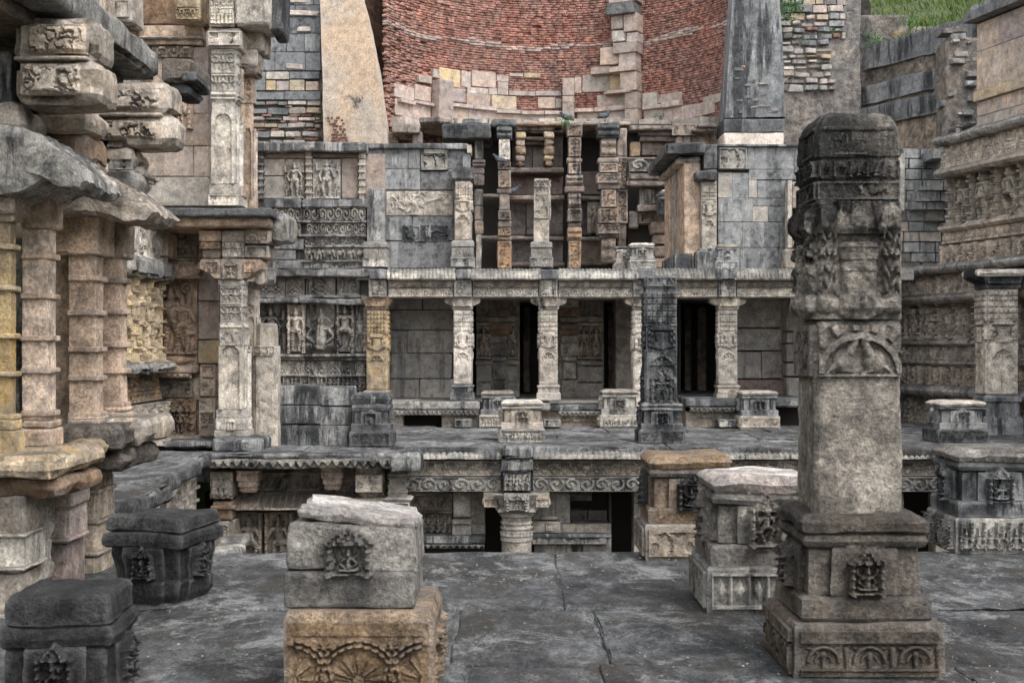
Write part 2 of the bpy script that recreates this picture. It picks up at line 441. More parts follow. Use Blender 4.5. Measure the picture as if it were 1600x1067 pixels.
def floor_mat(name='paving_stone', k=1.0, seed=0):
    g = NT(name)
    geo = g.n('ShaderNodeNewGeometry'); oi = g.n('ShaderNodeObjectInfo')
    P = g.map(geo.outputs['Position'], (1, 1, 1), (seed * 3.1, seed * 9.2, 0))
    S = g.map(P, (1.5, .75, 1))
    big = g.noise(S, 1.1, 8, .72, .6)
    mid = g.ramp(g.noise(S, 6, 9, .78), .30, .70)
    fine = g.ramp(g.noise(P, 60, 6, .8), .28, .72)
    huge = g.noise(g.map(P, (.7, 1, 1), (7, 3, 5)), .45, 5, .65, .6)
    col = g.mix(g.ramp(big, .40, .60), (.048 * k, .049 * k, .050 * k), (.125 * k, .126 * k, .127 * k))
    col = g.mix(1., col, g.mix(g.ramp(huge, .38, .62), (.62, .62, .62), (1.35, 1.35, 1.34)), 'MULTIPLY')
    hv = g.n('ShaderNodeHueSaturation'); g.l(col, hv.inputs['Color']); g.l(g.ramp(oi.outputs['Random'], 0, 1, .82, 1.2), hv.inputs['Value']); col = hv.outputs[0]
    col = g.mix(1., col, g.mix(mid, (.30, .30, .31), (1.7, 1.7, 1.7)), 'MULTIPLY')
    dirt = g.noise(g.map(P, (1.3, .8, 1), (9, 2, 3)), 1.3, 8, .75, .6)
    col = g.mix(g.ramp(dirt, .47, .60, 0, .9), col, (.055, .050, .043))
    wh = g.noise(g.map(P, (1.2, .75, 1), (1, 22, 3)), 1.6, 11, .84, .35)
    col = g.mix(g.ramp(wh, .51, .63, 0, .85), col, (.31, .31, .305))
    sp2 = g.noise(g.map(P, (1.2, .7, 1), (4, 2, 9)), 20, 7, .8)
    col = g.mix(g.ramp(sp2, .58, .66, 0, .7), col, (.27, .27, .265))
    col = g.mix(g.ramp(sp2, .42, .34, 0, .75), col, (.025, .026, .028))
    sp = g.noise(P, 95, 2, .5)
    col = g.mix(g.ramp(sp, .70, .74, 0, .65), col, (.36, .35, .32))
    col = g.mix(1., col, g.mix(fine, (.5, .5, .5), (1.5, 1.5, 1.5)), 'MULTIPLY')
    g.l(col, g.b.inputs['Base Color'])
    g.b.inputs['Roughness'].default_value = .78
    h = g.math('ADD', g.math('MULTIPLY', mid, 1.), g.math('MULTIPLY', fine, .4))
    bp = g.n('ShaderNodeBump'); bp.inputs['Strength'].default_value = .7; bp.inputs['Distance'].default_value = .02
    g.l(h, bp.inputs['Height']); g.l(bp.outputs[0], g.b.inputs['Normal'])
    return g.m
M['floor'] = floor_mat()
M['floor2'] = floor_mat('terrace_stone', 1.7, 3)

def plain(name, c, c2=None, scale=8, rough=.8):
    g = NT(name)
    geo = g.n('ShaderNodeNewGeometry')
    f = g.noise(geo.outputs['Position'], scale, 4, .6)
    g.l(g.mix(f, c, c2 or tuple(.6 * a for a in c)), g.b.inputs['Base Color']); g.b.inputs['Roughness'].default_value = rough
    return g.m
M['grass'] = plain('grass_blades', (.15, .20, .05), (.045, .085, .02), 1.6)
M['weed'] = plain('weed_leaf', (.05, .13, .035), (.03, .08, .02), 9)
M['grassground'] = plain('grassy_soil', (.085, .12, .035), (.06, .06, .035), 2.5)
M['pigeon'] = plain('pigeon_feather', (.09, .10, .12), (.045, .05, .06), 14)
M['pigeonlight'] = plain('pale_feather', (.15, .16, .18), (.09, .10, .115), 14)
M['leaf'] = plain('dry_flake', (.46, .43, .36), (.25, .23, .19), 30)
M['dust'] = floor_mat('joint_dust', .8, 7)
M['painted_shade'] = plain('painted_shade_stone', (.075, .066, .058), (.04, .036, .032), 3)  # stone coloured near black to stand in for deep interior shade

# ------------------------------------------------------------------ carved-relief height functions
def sm(a, b, x):
    t = np.clip((x - a) / (b - a + 1e-9), 0, 1); return t * t * (3 - 2 * t)
def ell(H, u, v, x, y, a, b, d):
    q = 1 - ((u - x) / a) ** 2 - ((v - y) / b) ** 2
    np.maximum(H, d * np.clip(q, 0, 1) ** .4, out=H)
def cap(H, u, v, x0, y0, x1, y1, r0, r1, d):
    dx, dy = x1 - x0, y1 - y0
    t = np.clip(((u - x0) * dx + (v - y0) * dy) / (dx * dx + dy * dy + 1e-9), 0, 1)
    r = r0 + (r1 - r0) * t
    q = 1 - ((u - x0 - dx * t) ** 2 + (v - y0 - dy * t) ** 2) / (r * r)
    np.maximum(H, d * np.clip(q, 0, 1) ** .4, out=H)
def rect(H, u, v, x0, x1, y0, y1, d, e=.006):
    m = sm(x0 - e, x0 + e, u) * (1 - sm(x1 - e, x1 + e, u)) * sm(y0 - e, y0 + e, v) * (1 - sm(y1 - e, y1 + e, v))
    np.maximum(H, d * m, out=H)
def arc(H, u, v, x, y, r, t, d, a0=0, a1=math.pi):
    rr = np.hypot(u - x, v - y); th = np.arctan2(v - y, u - x)
    q = np.clip(1 - ((rr - r) / t) ** 2, 0, 1) * ((th >= a0 - .02) & (th <= a1 + .02))
    np.maximum(H, d * np.sqrt(q), out=H)

def figure(H, u, v, cx, by, h, rnd, pose='stand', d=None, arms=2):
    """one sculpted figure (torso, hips, legs, arms, crowned head) standing on by"""
    d = d or .09 * h
    sel = (u[:, 0] > cx - .45 * h) & (u[:, 0] < cx + .45 * h)
    if not sel.any(): return
    i0, i1 = np.argmax(sel), len(sel) - np.argmax(sel[::-1])
    Hs = H[i0:i1]; us = (u[i0:i1] - cx) / h; vs = (v[i0:i1] - by) / h
    f = rnd.choice((-1, 1)); us = us * f
    C = lambda *a: cap(Hs, us, vs, *a)
    E = lambda *a: ell(Hs, us, vs, *a)
    sw = rnd.uniform(-.03, .04)
    if pose == 'sit':
        C(-.30, .12, .05, .08, .085, .07, d); C(.30, .12, -.05, .09, .085, .07, d * .95)
        C(0, .2, 0, .5, .13, .15, d * .9); C(-.12, .5, .12, .5, .08, .08, d * .9)
        E(0, .68, .1, .12, d * 1.1); C(0, .76, 0, .95, .08, .04, d)
        for sgn in (-1, 1):
            C(sgn * .18, .5, sgn * .3, .33, .055, .045, d); C(sgn * .3, .33, sgn * .14, .2, .045, .045, d)
            if arms > 2: C(sgn * .17, .5, sgn * .34, .6, .05, .04, d * .8); C(sgn * .34, .6, sgn * .36, .8, .05, .055, d * .7)
    else:
        if pose == 'dance':
            C(-.06, .5, -.2, .33, .075, .06, d); C(-.2, .33, -.08, .06, .058, .04, d)
            C(.06, .5, .17, .42, .075, .06, d); C(.17, .42, .1, .16, .058, .04, d)
        else:
            k = rnd.uniform(0, .05)
            C(-.055, .5, -.075, .27, .075, .055, d); C(-.075, .27, -.07, .04, .055, .038, d * .95)
            C(.055, .5, .085 + k, .28, .075, .055, d); C(.085 + k, .28, .065, .04, .055, .038, d * .95)
        E(sw, .51, .13, .085, d * 1.05)
        C(sw * .5, .56, 0, .74, .085, .115, d * 1.05); C(-.1, .765, .1, .765, .06, .06, d)
        E(0, .875, .062, .075, d * 1.2); C(0, .93, 0, 1.0, .055, .03, d * 1.05)
        for sgn in (-1, 1):
            ex, ey = sgn * rnd.uniform(.17, .23), rnd.uniform(.56, .62)
            C(sgn * .125, .76, ex, ey, .048, .04, d * .9)
            up = rnd.random() < .45
            C(ex, ey, ex * (.75 if not up else 1.15), ey + (-.14 if not up else .17), .04, .034, d * .85)
            if arms > 2:
                C(sgn * .12, .77, sgn * .27, .74, .045, .038, d * .75); C(sgn * .27, .74, sgn * .29, .92, .04, .05, d * .7)
        C(-.13, .02, .13, .02, .03, .03, d * .8)
        arc(Hs, us, vs, 0, .80, .085, .016, d * 1.28, -2.6, -.5); arc(Hs, us, vs, sw, .60, .15, .018, d * 1.25, -2.3, -.8)
        fold = (vs > .08) & (vs < .48) & (Hs > .3 * d)
        Hs[fold] *= (1 - .16 * (np.sin(vs[fold] * 95 + us[fold] * 30) > .55))
        ell(Hs, us, vs, -.09, .87, .02, .03, d); ell(Hs, us, vs, .09, .87, .02, .03, d)

def halo(H, u, v, cx, by, h, d):
    arc(H, u, v, cx, by + .86 * h, .17 * h, .035 * h, d, -math.pi, math.pi)

def pil(H, u, v, x, r, h, d, rings=6, y0=0.):
    """ringed half-round pilaster"""
    q = np.sqrt(np.clip(1 - ((u - x) / r) ** 2, 0, 1))
    t = (v - y0) / max(h - y0, 1e-6)
    ring = .78 + .3 * (np.abs(((t * rings) % 1) - .5) > .36)
    base = np.where((t < .1) | (t > .9), 1.25, 1.)
    m = (v >= y0) & (v <= h)
    np.maximum(H, d * q * ring * base * m, out=H)

def fr_scroll(c=None, d=.035):
    def fn(u, v, w, h):
        k = c or h * 1.05
        n = max(1, round(w / k)); k = w / n
        i = np.floor(u / k); lu = (u / k - i - .5) * 2; lv = (v / h - .5) * 2
        sg = np.where(i % 2 == 0, 1., -1.)
        r = np.hypot(lu, lv) + 1e-6; th = np.arctan2(lv * sg, lu)
        s = np.sin(th + r * 6.6 * 1.25)
        H = d * sm(-.35, .35, s) * sm(1.12, .95, r)
        H += d * .75 * sm(.1, .5, np.sin(lu * 8 + sg * 2) * np.sin(lv * 7)) * sm(.95, 1.1, r)
        H += d * .8 * sm(.3, .0, r)
        rim = (np.abs(lv) > .9) ; H = np.where(rim, d * .9, H)
        return H
    return fn

def fr_tri(c=.3, d=.05, stag=True):
    def fn(u, v, w, h):
        n = max(1, round(w / c)); k = w / n
        i = np.floor(u / k); lu = np.abs(u / k - i - .5) * 2; lv = v / h
        big = np.where((i % 2 == 0) | (not stag), 1.0, .72)
        t = (1 - lv / big) - lu * .95
        H = d * sm(0, .06, t) * (.55 + .45 * sm(-.2, .3, np.sin(lu * 14) * np.sin(lv * 22 + 1)))
        H = np.where((lu > .9) & (lv < .8), d * .5, H)
        H = np.maximum(H, d * .9 * sm(.12, .06, np.hypot(lu * k / h * .5, (lv - .3 * big))))
        H = np.where(lv < .08, d * .9, H)
        return H
    return fn

def fr_figs(n, d=.07, poses=('stand', 'stand', 'dance'), pilr=.05, seed=1, arms=2, tall=.95, aux=True):
    def fn(u, v, w, h):
        rnd = random.Random(seed); H = np.zeros_like(u); k = w / n
        for i in range(n):
            p = rnd.choice(poses)
            hh = h * tall * rnd.uniform(.88, 1.)
            if p == 'none': continue
            figure(H, u, v, (i + .5) * k + rnd.uniform(-.05, .05) * k, .0, hh if p != 'sit' else hh * .95, rnd, p, d, arms)
            if aux and k > .5 * h:
                for sgn in (-1, 1):
                    figure(H, u, v, (i + .5 + sgn * .33) * k, 0, h * .42, rnd, 'stand', d * .7)
        if pilr:
            for i in range(n + 1): pil(H, u, v, min(max(i * k, pilr), w - pilr), pilr, h, d * 1.15)
        return H
    return fn

def fr_anim(c=.4, d=.05):
    def fn(u, v, w, h):
        H = np.zeros_like(u); n = max(1, round(w / c)); k = w / n; rnd = random.Random(int(w * 100))
        for i in range(n):
            x = (i + .5) * k
            f = 1
            ell(H, u, v, x, h * .55, k * .34, h * .27, d); ell(H, u, v, x + f * k * .36, h * .66, k * .16, h * .2, d * 1.15)
            cap(H, u, v, x + f * k * .45, h * .6, x + f * k * .47, h * .15, k * .06, k * .035, d)
            for q in (-.25, -.1, .12, .26): cap(H, u, v, x + q * k, h * .45, x + q * k + rnd.uniform(-.04, .06) * k, h * .06, k * .065, k * .05, d * .9)
            if rnd.random() < .6: figure(H, u, v, x - .05 * k, h * .62, h * .38, rnd, 'stand', d * .8)
        return np.where(v < h * .06, d * .8, H)
    return fn

def fr_noise(d=.035, sc=14., ax=1., ay=1., s=3, rim=True):
    def fn(u, v, w, h):
        p = np.stack([u.ravel() * sc * ax, v.ravel() * sc * ay, np.zeros(u.size)], 1)
        n = np.abs(fbm(p, s, 3)).reshape(u.shape)
        n2 = fbm(p * .8 + 40, s + 3, 2).reshape(u.shape)
        H = d * sm(.06, .2, n) * (.7 + .3 * n2)
        if not rim: return H * sm(0, .12, u / w) * sm(0, .12, 1 - u / w) * sm(0, .15, v / h) * sm(0, .15, 1 - v / h)
        e = min(.035, .12 * h)
        return np.where((v < e) | (v > h - e) | (u < e) | (u > w - e), d * .85, H)
    return fn

def fr_dia(c=.12, d=.05):
    """lozenges between little posts"""
    def fn(u, v, w, h):
        n = max(1, round(w / c)); k = w / n
        lu = np.abs((u / k) % 1 - .5) * 2; lv = np.abs(v / h - .5) * 2
        H = d * np.clip(1.25 * (1 - lu / .72 - lv / .82), 0, .8)
        H = np.maximum(H, d * sm(.8, .88, lu)); H = np.maximum(H, d * (lv > .84))
        H = np.maximum(H, d * .5 * sm(.12, .02, np.abs(lu - .0)) * (lv < .8) * 0)
        return H
    return fn

def fr_arches(c=.2, d=.05):
    """small arched leaf motifs in a row, with curls"""
    def fn(u, v, w, h):
        H = np.zeros_like(u); n = max(1, round(w / c)); k = w / n
        for i in range(n):
            x = (i + .5) * k
            arc(H, u, v, x, h * .28, k * .33, k * .07, d); arc(H, u, v, x, h * .28, k * .17, k * .06, d * .8)
            cap(H, u, v, x, h * .1, x, h * .55, k * .06, k * .1, d)
            cap(H, u, v, x + k * .5, h * .1, x + k * .5, h * .7, k * .06, k * .1, d)
            ell(H, u, v, x + k * .3, h * .74, k * .12, h * .1, d * .8); ell(H, u, v, x - k * .3, h * .74, k * .12, h * .1, d * .8)
        return np.where((v > h * .88) | (v < h * .07), d, H)
    return fn

def fr_pav(c=.34, d=.04):
    """little pavilion grilles between scrolls over a scalloped hem"""
    def fn(u, v, w, h):
        n = max(1, round(w / c)); k = w / n
        i = np.floor(u / k); lu = (u / k - i - .5) * 2; lv = v / h
        sc = sm(.02, .12, lv - .3 * np.abs(np.sin(np.pi * u / (k * .5))))
        H = d * .55 * sc
        g = (np.abs(lu) < .42) & (lv > .42) & (lv < .86)
        gr = ((np.abs((lu * 4.5) % 1 - .5) < .22) & (np.abs(lv - .58) < .1)) | (np.abs(lv - .78) < .035)
        H = np.where(g, np.where(gr, 0, d), H)
        r = np.hypot((np.abs(lu) - .75) * k * .5, (lv - .62) * h) / (h * .26)
        H = np.where(~g & (r < 1), d * sm(-.3, .3, np.sin(np.arctan2(lv - .62, np.abs(lu) - .75) + r * 7)), H)
        return np.where(lv > .93, d, H)
    return fn

def fr_hem(c=.07, d=.03):
    """toothed hem"""
    def fn(u, v, w, h):
        t = np.abs((u / c) % 1 - .5) * 2
        return d * sm(0, .12, v / h - .85 * (t) ** 1.2 * .8)
    return fn

def fr_lines(ys, d=.03, t=.25):
    def fn(u, v, w, h):
        H = np.zeros_like(u)
        for y in ys: H = np.maximum(H, d * np.sqrt(np.clip(1 - ((v / h - y) / (.5 * t / len(ys))) ** 2, 0, 1)))
        return H
    return fn

def fr_vase(d=.05, plainlow=.36, bands=True):
    """vase-and-foliage pillar face: plain foot, half-roundel, pot with overflowing leaves, banded top"""
    def fn(u, v, w, h):
        H = np.full_like(u, d * .45); x = (u - w / 2) / (w / 2); y = v / h
        a, b = .34, .45
        ro = np.hypot(x / .75, (y - a) / .1); H = np.where((y > a) & (ro < 1), d * .1, H)
        H = np.where((y > a) & (ro < 1) & (ro > .78), d * .8, H)
        H = np.where((y > a) & (ro < .72), d * (.1 + .55 * sm(-.2, .5, np.sin(np.arctan2(y - a, x * .13) * 7) * np.cos(ro * 6))), H)
        p0, p1 = .49, .70
        t = (y - p0) / (p1 - p0); inn = (t > 0) & (t < 1)
        prof = np.interp(t, [0, .05, .1, .24, .3, .5, .72, .8, .86, .9, 1], [.25, .6, .66, .6, .34, .42, .46, .8, .86, .86, .5])
        pot = inn & (np.abs(x) < prof)
        Hp = d * (.35 + .75 * np.sqrt(np.clip(1 - (x / (prof + 1e-6)) ** 2, 0, 1)))
        H = np.where(inn, d * -.15, H); H = np.where(pot, Hp, H)
        H = np.where(inn & (t > .74) & (t < .79), -d * .4, H)
        fo = inn & (np.abs(np.abs(x) - .74) < .2) & (t > .12) & (t < .8)
        H = np.where(fo & ~pot, d * (.5 + .5 * sm(-.3, .5, np.sin(y * h * 60 + np.abs(x) * 9) * np.sin(np.abs(x) * 17))), H)
        if bands:
            tb = (y - .72) / .28
            grd = (np.abs((tb * 5) % 1 - .5) < .4) & (np.abs((u / (w / 6)) % 1 - .5) < .38)
            H = np.where(tb > 0, np.where(grd, d * .75, d * .35), H)
        H = np.where((np.abs(x) > .93) & (y < a + .08), d * .3, H)
        return H
    return fn

def fr_niche(d=.06, seed=2, pose='sit', arms=4):
    """small shrine: two colonnettes, pointed stepped roof, deity"""
    def fn(u, v, w, h):
        H = np.zeros_like(u); rnd = random.Random(seed * 13 + 1); x = np.abs(u - w / 2) / (w / 2); y = v / h
        pose_ = rnd.choice((pose, 'sit', 'dance', 'stand')); ro = rnd.uniform(.32, .46); wr = fbm(np.stack([u.ravel() * 30, v.ravel() * 30, 0 * u.ravel()], 1), seed, 3).reshape(u.shape)
        H = np.where((x < .8) & (y < .72), d * -.1, H)
        pil(H, u, v, w * .12, w * .085, h * .68, d * 1.1, 4); pil(H, u, v, w * .88, w * .085, h * .68, d * 1.1, 4)
        rect(H, u, v, 0, w, 0, h * .07, d)
        roof = (y > .64) & (x < 1.08 * (1 - ((y - .64) / ro) ** rnd.choice((.8, 1., 1.5))))
        st = np.floor((y - .64) / .075)
        H = np.where(roof, d * (1.15 - .06 * st) * (.75 + .25 * sm(-.3, .3, np.sin(x * 16 + st * 2))), H)
        figure(H, u, v, w / 2, h * .07, h * (.58 if pose_ == 'sit' else .62), rnd, pose_, d * 1.1, arms)
        if rnd.random() < .7:
            for s_ in (-1, 1): figure(H, u, v, w * (.5 + s_ * .3), h * .07, h * rnd.uniform(.25, .4), rnd, 'stand', d * .7)
        return H * (1 - .35 * sm(.1, .5, wr)) + .12 * d * wr
    return fn

def fr_rosette(d=.03):
    def fn(u, v, w, h):
        r = np.hypot(u - w / 2, v - h / 2) / (min(w, h) / 2); th = np.arctan2(v - h / 2, u - w / 2)
        H = d * sm(.95, .8, r) * (.5 + .5 * np.cos(th * 8) * sm(.2, .5, r))
        e = .1 * min(w, h)
        return np.where((u < e) | (u > w - e) | (v < e) | (v > h - e), d, H)
    return fn

def stackfn(*parts):
    """bands stacked bottom to top: (fraction, fn, base height)"""
    def fn(u, v, w, h):
        H = np.zeros_like(u); y = 0.
        for fr, f, b in parts:
            m = (v[0] >= y * h - 1e-6) & (v[0] <= (y + fr) * h + 1e-6)
            if m.any():
                q = f(u[:, m], v[:, m] - y * h, w, fr * h) if f else 0
                H[:, m] = b + q
            y += fr
        return H
    return fn
# ================================================================== SETTING
# ---- pit floor and the earth the well is dug into
tag(build(MB().box(-150, 150, -150, 150, -3.9, -3.6), 'pit_ground', M['soil']), kind='structure')
for x0, x1, y0, y1, zt, s in ((-60, -7.6, -40, 60, 9.0, 1), (13.5, 60, -40, 60, 8.2, 2), (-7.6, 13.5, 39.5, 70, 11.0, 3)):
    b = MB().rblock(x0, x1, y0, y1, -3.6, zt, .4, .5, 2.5, fr=.4, s=s)
    tag(build(b, 'earth_bank', M['grassground']), kind='structure')

# ---- foreground terrace: a rubble bed with big weathered slabs
bed = MB().rblock(-6.6, 9.6, -3, 10.36, -3.6, -.012, .05, .012, .5, s=4)
terrace = tag(build(bed, 'terrace', M['dust']), kind='structure')
rows = [(-3, .6, (-6.5, -3.2, -.9, 1.6, 4.2, 9.5)), (.6, 2.9, (-6.5, -2.2, .4, 2.7, 5, 9.5)), (2.9, 4.75, (-6.5, -3.1, -.55, 1.2, 3.4, 6, 9.5)),
        (4.75, 6.72, (-6.5, -3.6, -2.05, -.22, .44, 2.2, 4.4, 9.5)), (6.72, 8.15, (-6.5, -4.1, -2.3, -.32, .49, 1.42, 3.3, 5.2, 9.5)),
        (8.15, 10.42, (-6.5, -4.4, -2.2, .32, 2.45, 4.3, 6.1, 9.5))]
for ri, (ya, yb, xs) in enumerate(rows):
    for k, (xa, xb) in enumerate(zip(xs, xs[1:])):
        g = .005
        yb2 = yb + (random.uniform(-.06, .1) if ri == 5 else 0)
        m = MB().rblock(xa + g, xb - g, ya + g, yb2 - g, -.3, random.uniform(-.006, .008), .012, .016, .11, fr=2.2, s=ri * 9 + k, chip=1.4)
        build(m, 'paving_slab', M['floor'], terrace, ang=50)

# litter of pale flakes and grit
mb = MB(); rnd = np.random.RandomState(5)
n = 2600
ry = rnd.uniform(4.9, 10.2, n); rx_ = rnd.uniform(-3.4, 5.2, n)
cl = fbm(np.stack([rx_ * .9, ry * 1.3, ry * 0], 1), 4, 3)
keep = cl > rnd.uniform(-.25, .5, n)
for x, y in zip(rx_[keep], ry[keep]):
    a = rnd.uniform(0, 6.28); r_ = rnd.uniform(.003, .010); z = .012 + rnd.uniform(0, .01)
    ang = a + np.array([0, 1.3, 2.4, 3.6, 5.0]); rr = r_ * rnd.uniform(.5, 1.2, 5)
    p = np.stack([x + rr * np.cos(ang), y + rr * np.sin(ang), z + rnd.uniform(0, .008, 5)], 1)
    mb.add(p, [(0, 1, 2, 3, 4)])
tag(build(mb, 'leaf_litter', M['leaf'], smooth=False), kind='stuff')

# ---- second terrace (far side of the pool), joined along the left flank
t2 = MB().rblock(-8, 11, 21.6, 33.5, -.6, -.02, .03, .01, .6, s=8)
terrace2 = tag(build(t2, 'far_terrace', M['floor2']), kind='structure')
ys = [20.95, 22.9, 24.7, 26.9]
for ri, (ya, yb) in enumerate(zip(ys, ys[1:])):
    x = -2.0 + ri * .37 if ri else -1.9
    k = 0
    while x < 10.6:
        x2 = min(x + random.uniform(1.4, 2.6), 10.8)
        m = MB().rblock(x + .01, x2 - .01, ya + .012 - (random.uniform(0, .12) if ri == 0 else 0), yb - .012, -.14, random.uniform(-.004, .02) - ri * .004, .02, .012, .22, fr=1.6, s=ri * 20 + k, chip=1.4)
        build(m, 'paving_slab', M['floor2'], terrace2, ang=50)
        x = x2; k += 1
# left part of that terrace, a little nearer, with its own slabs
for k, (xa, xb, ya, yb) in enumerate(((-4.62, -3.2, 20.1, 22.4), (-3.2, -1.52, 20.05, 22.5), (-5.6, -3.6, 22.4, 26.8), (-3.6, -1.5, 22.5, 24.6), (-3.6, -1.5, 24.6, 26.8))):
    build(MB().rblock(xa + .01, xb - .01, ya, yb - .012, -.15, .006 * k - .012, .025, .014, .2, fr=1.6, s=k + 70, chip=1.5), 'paving_slab', M['floor2'], terrace2, ang=50)

# ================================================================== FOREGROUND: broken pillars and pedestals
def face_axes(side):
    return {'f': ((1, 0, 0), (0, -1, 0)), 'l': ((0, -1, 0), (-1, 0, 0)), 'r': ((0, 1, 0), (1, 0, 0))}[side]

def face_relief(parent, name, cx, cy, half, side, w, z0, z1, fn, mat, res, depth=.05, out=0., off=0., **k):
    """carved panel on one face of a square block of half width half"""
    U, N = face_axes(side)
    U = np.array(U, float); N = np.array(N, float)
    c = np.array([cx, cy, 0.]) + N * (half + out) + U * off
    O = c - U * w / 2 + np.array([0, 0, z0])
    return build(MB().relief(O, U, (0, 0, 1), N, w, z1 - z0, fn, res, depth, **k), name, mat, parent)

def pedestal(label, cx, yf, hw, H, mat, mats=None, z0=0., side='l', plinth=None, niche=True, rot=0, seed=1, step=.05, res=.012, amp=.008,
             group=None, name='pedestal', capshape=1.0, plan='red', nseed=2, fr=(.345, .5, .78, .87), tops=1.0, nofront=False):
    mats = mats or {}
    g = lambda k: M[mats.get(k, mat)]
    cy = yf + hw
    t = thing(name, label, 'pedestal', (cx, cy, z0), group or 'carved stone pedestals')
    a, b, c, d = [z0 + H * f for f in fr]; top = z0 + H
    build(MB().stack(cx, cy, [(z0 - .01, hw * .985), (z0 + .02, hw), (a - .02, hw), (a - .003, hw * .97)], 'sq', 8, amp, 5, seed, step=step), 'plinth', g('plinth'), t)
    if plinth:
        for sd in ('f', side):
            face_relief(t, 'plinth_carving', cx, cy, hw, sd, 1.86 * hw, z0 + .04 * H, a - .045 * H, plinth, g('plinth'), res, .03, -.012, s=seed)
    build(MB().stack(cx, cy, [(a, hw * .92), (b - .03 * H, hw * .93), (b - .004, hw * .9)], 'cham' if plan == 'cham' else 'sq', 7, amp, 5, seed + 1, step=step), 'lower_body', g('body'), t)
    build(MB().stack(cx, cy, [(b, hw * .87), (c - .004, hw * .86)], plan, 7, amp, 5, seed + 2, step=step), 'body', g('body'), t)
    e = .9 * capshape
    build(MB().stack(cx, cy, [(c, hw * .8), (c + .01, hw * e * .97), ((c + d) / 2, hw * e * 1.01), (d - .01, hw * e * .97), (d, hw * .82)], 'sq', 8, amp * 1.3, 5, seed + 3, step=.03), 'cushion', g('cushion'), t)
    build(MB().stack(cx, cy, [(d + .002, hw * .84), (d + .012, hw * e * .97), ((d + top) / 2, hw * e * 1.02), (top - .035 * H, hw * e * .96), (top - .003, hw * e * .84)], 'sq', 11, amp * 2.6, 4, seed + 4, step=.025), 'cap', g('cap'), t)
    if niche:
        for sd in ('f', side):
            nh = (c - b) * 1.25 * tops
            face_relief(t, 'niche_carving', cx, cy, hw * .87, sd, hw * .62, b - .02 * H, b - .02 * H + nh, fr_niche(.07, seed), g('niche') if 'niche' in mats else g('body'), res, .03, -.008, s=seed)
    if rot: t.rotation_euler = (0, 0, rot)
    return t

# --- the tall carved pillar on the right
bx, by = 1.71, 6.80
t = thing('carved_pillar', 'tallest foreground pillar, tall pale shaft under a black carved vase top, standing right of centre', 'pillar', (bx, by, 0))
hw = .36
build(MB().stack(bx, by, [(-.01, hw), (.03, hw * 1.005), (.245, hw), (.266, hw * .975)], 'sq', 12, .010, 5, 3, step=.035), 'plinth', M['brownbase'], t)
for sd in ('f', 'l'):
    face_relief(t, 'plinth_carving', bx, by, hw, sd, .66, .02, .235, stackfn((.12, None, .03), (.68, fr_arches(.19, .05), -.012), (.2, None, .035)), M['pillar'] if 0 else M['brownbase'], .007, .04, -.012, s=4)
build(MB().stack(bx, by, [(.268, .305), (.285, .318), (.372, .315), (.386, .295)], 'sq', 12, .007, 6, 5, step=.03), 'lower_body', M['brownbase'], t)
build(MB().stack(bx, by, [(.384, .295), (.40, .302), (.606, .296), (.622, .28)], 'red', 10, .009, 6, 6, step=.03), 'body', M['brownbase'], t)
build(MB().stack(bx, by, [(.618, .27), (.63, .292), (.655, .305), (.68, .292), (.69, .27)], 'sq', 12, .008, 6, 7, step=.015), 'cushion', M['brownbase'], t)
build(MB().stack(bx, by, [(.686, .275), (.70, .298), (.745, .304), (.772, .285), (.786, .24)], 'sq', 14, .022, 5, 8, step=.02), 'cap', M['brownbase'], t)
face_relief(t, 'niche_carving', bx, by, .302, 'f', .185, .40, .635, fr_niche(.07, 5), M['brownbase'], .006, .03, -.012)
face_relief(t, 'niche_carving', bx, by, .302, 'l', .175, .40, .615, fr_niche(.07, 6), M['brownbase'], .006, .03, -.012)
sx, sy, sh = 1.695, 6.78, .215
build(MB().stack(sx, sy, [(.775, sh * .985), (.84, sh), (1.70, sh * .985), (1.722, sh * .93)], 'soft', 16, .013, 7, 9, step=.025), 'shaft', M['pillar'], t)
# half-roundel with two birds above the plain shaft
def fr_birds(u, v, w, h):
    d = .05; H = np.zeros_like(u); cx = w / 2
    ro = np.hypot(u - cx, (v - .02 * h) * 1.0) / (.86 * h)
    H = np.where(ro < .98, -d * .9, d * .35)
    H = np.where((ro > .82) & (ro < .98), d * .55, H); H = np.where((ro > 1.02) & (ro < 1.3), d * .2 + d * .6 * sm(0, .6, np.sin(np.arctan2(v, u - cx) * 16)), H)
    B = np.full_like(u, -.1)
    for s_ in (-1, 1):
        ell(B, u, v, cx + s_ * .19 * w, h * .30, .15 * w, .27 * h, d * 1.2)
        cap(B, u, v, cx + s_ * .12 * w, h * .45, cx + s_ * .06 * w, h * .68, .075 * w, .05 * w, d * 1.2)
        ell(B, u, v, cx + s_ * .075 * w, h * .72, .07 * w, .09 * h, d * 1.35)
        cap(B, u, v, cx + s_ * .17 * w, h * .12, cx + s_ * .03 * w, h * .07, .04 * w, .03 * w, d)
        cap(B, u, v, cx + s_ * .31 * w, h * .2, cx + s_ * .4 * w, h * .06, .05 * w, .03 * w, d)
    H = np.where(B > 0, np.maximum(H, B - d * .55), H)
    return np.where(v < h * .05, d * .4, H)
face_relief(t, 'bird_roundel', sx, sy, sh, 'f', .40, 1.45, 1.70, fr_birds, M['pillar'], .005, .05, .002, ero=.004, fr=18)
face_relief(t, 'leaf_carving', sx, sy, sh, 'l', .38, 1.45, 1.70, fr_noise(.022, 22), M['pillar'], .007, .03, .002)
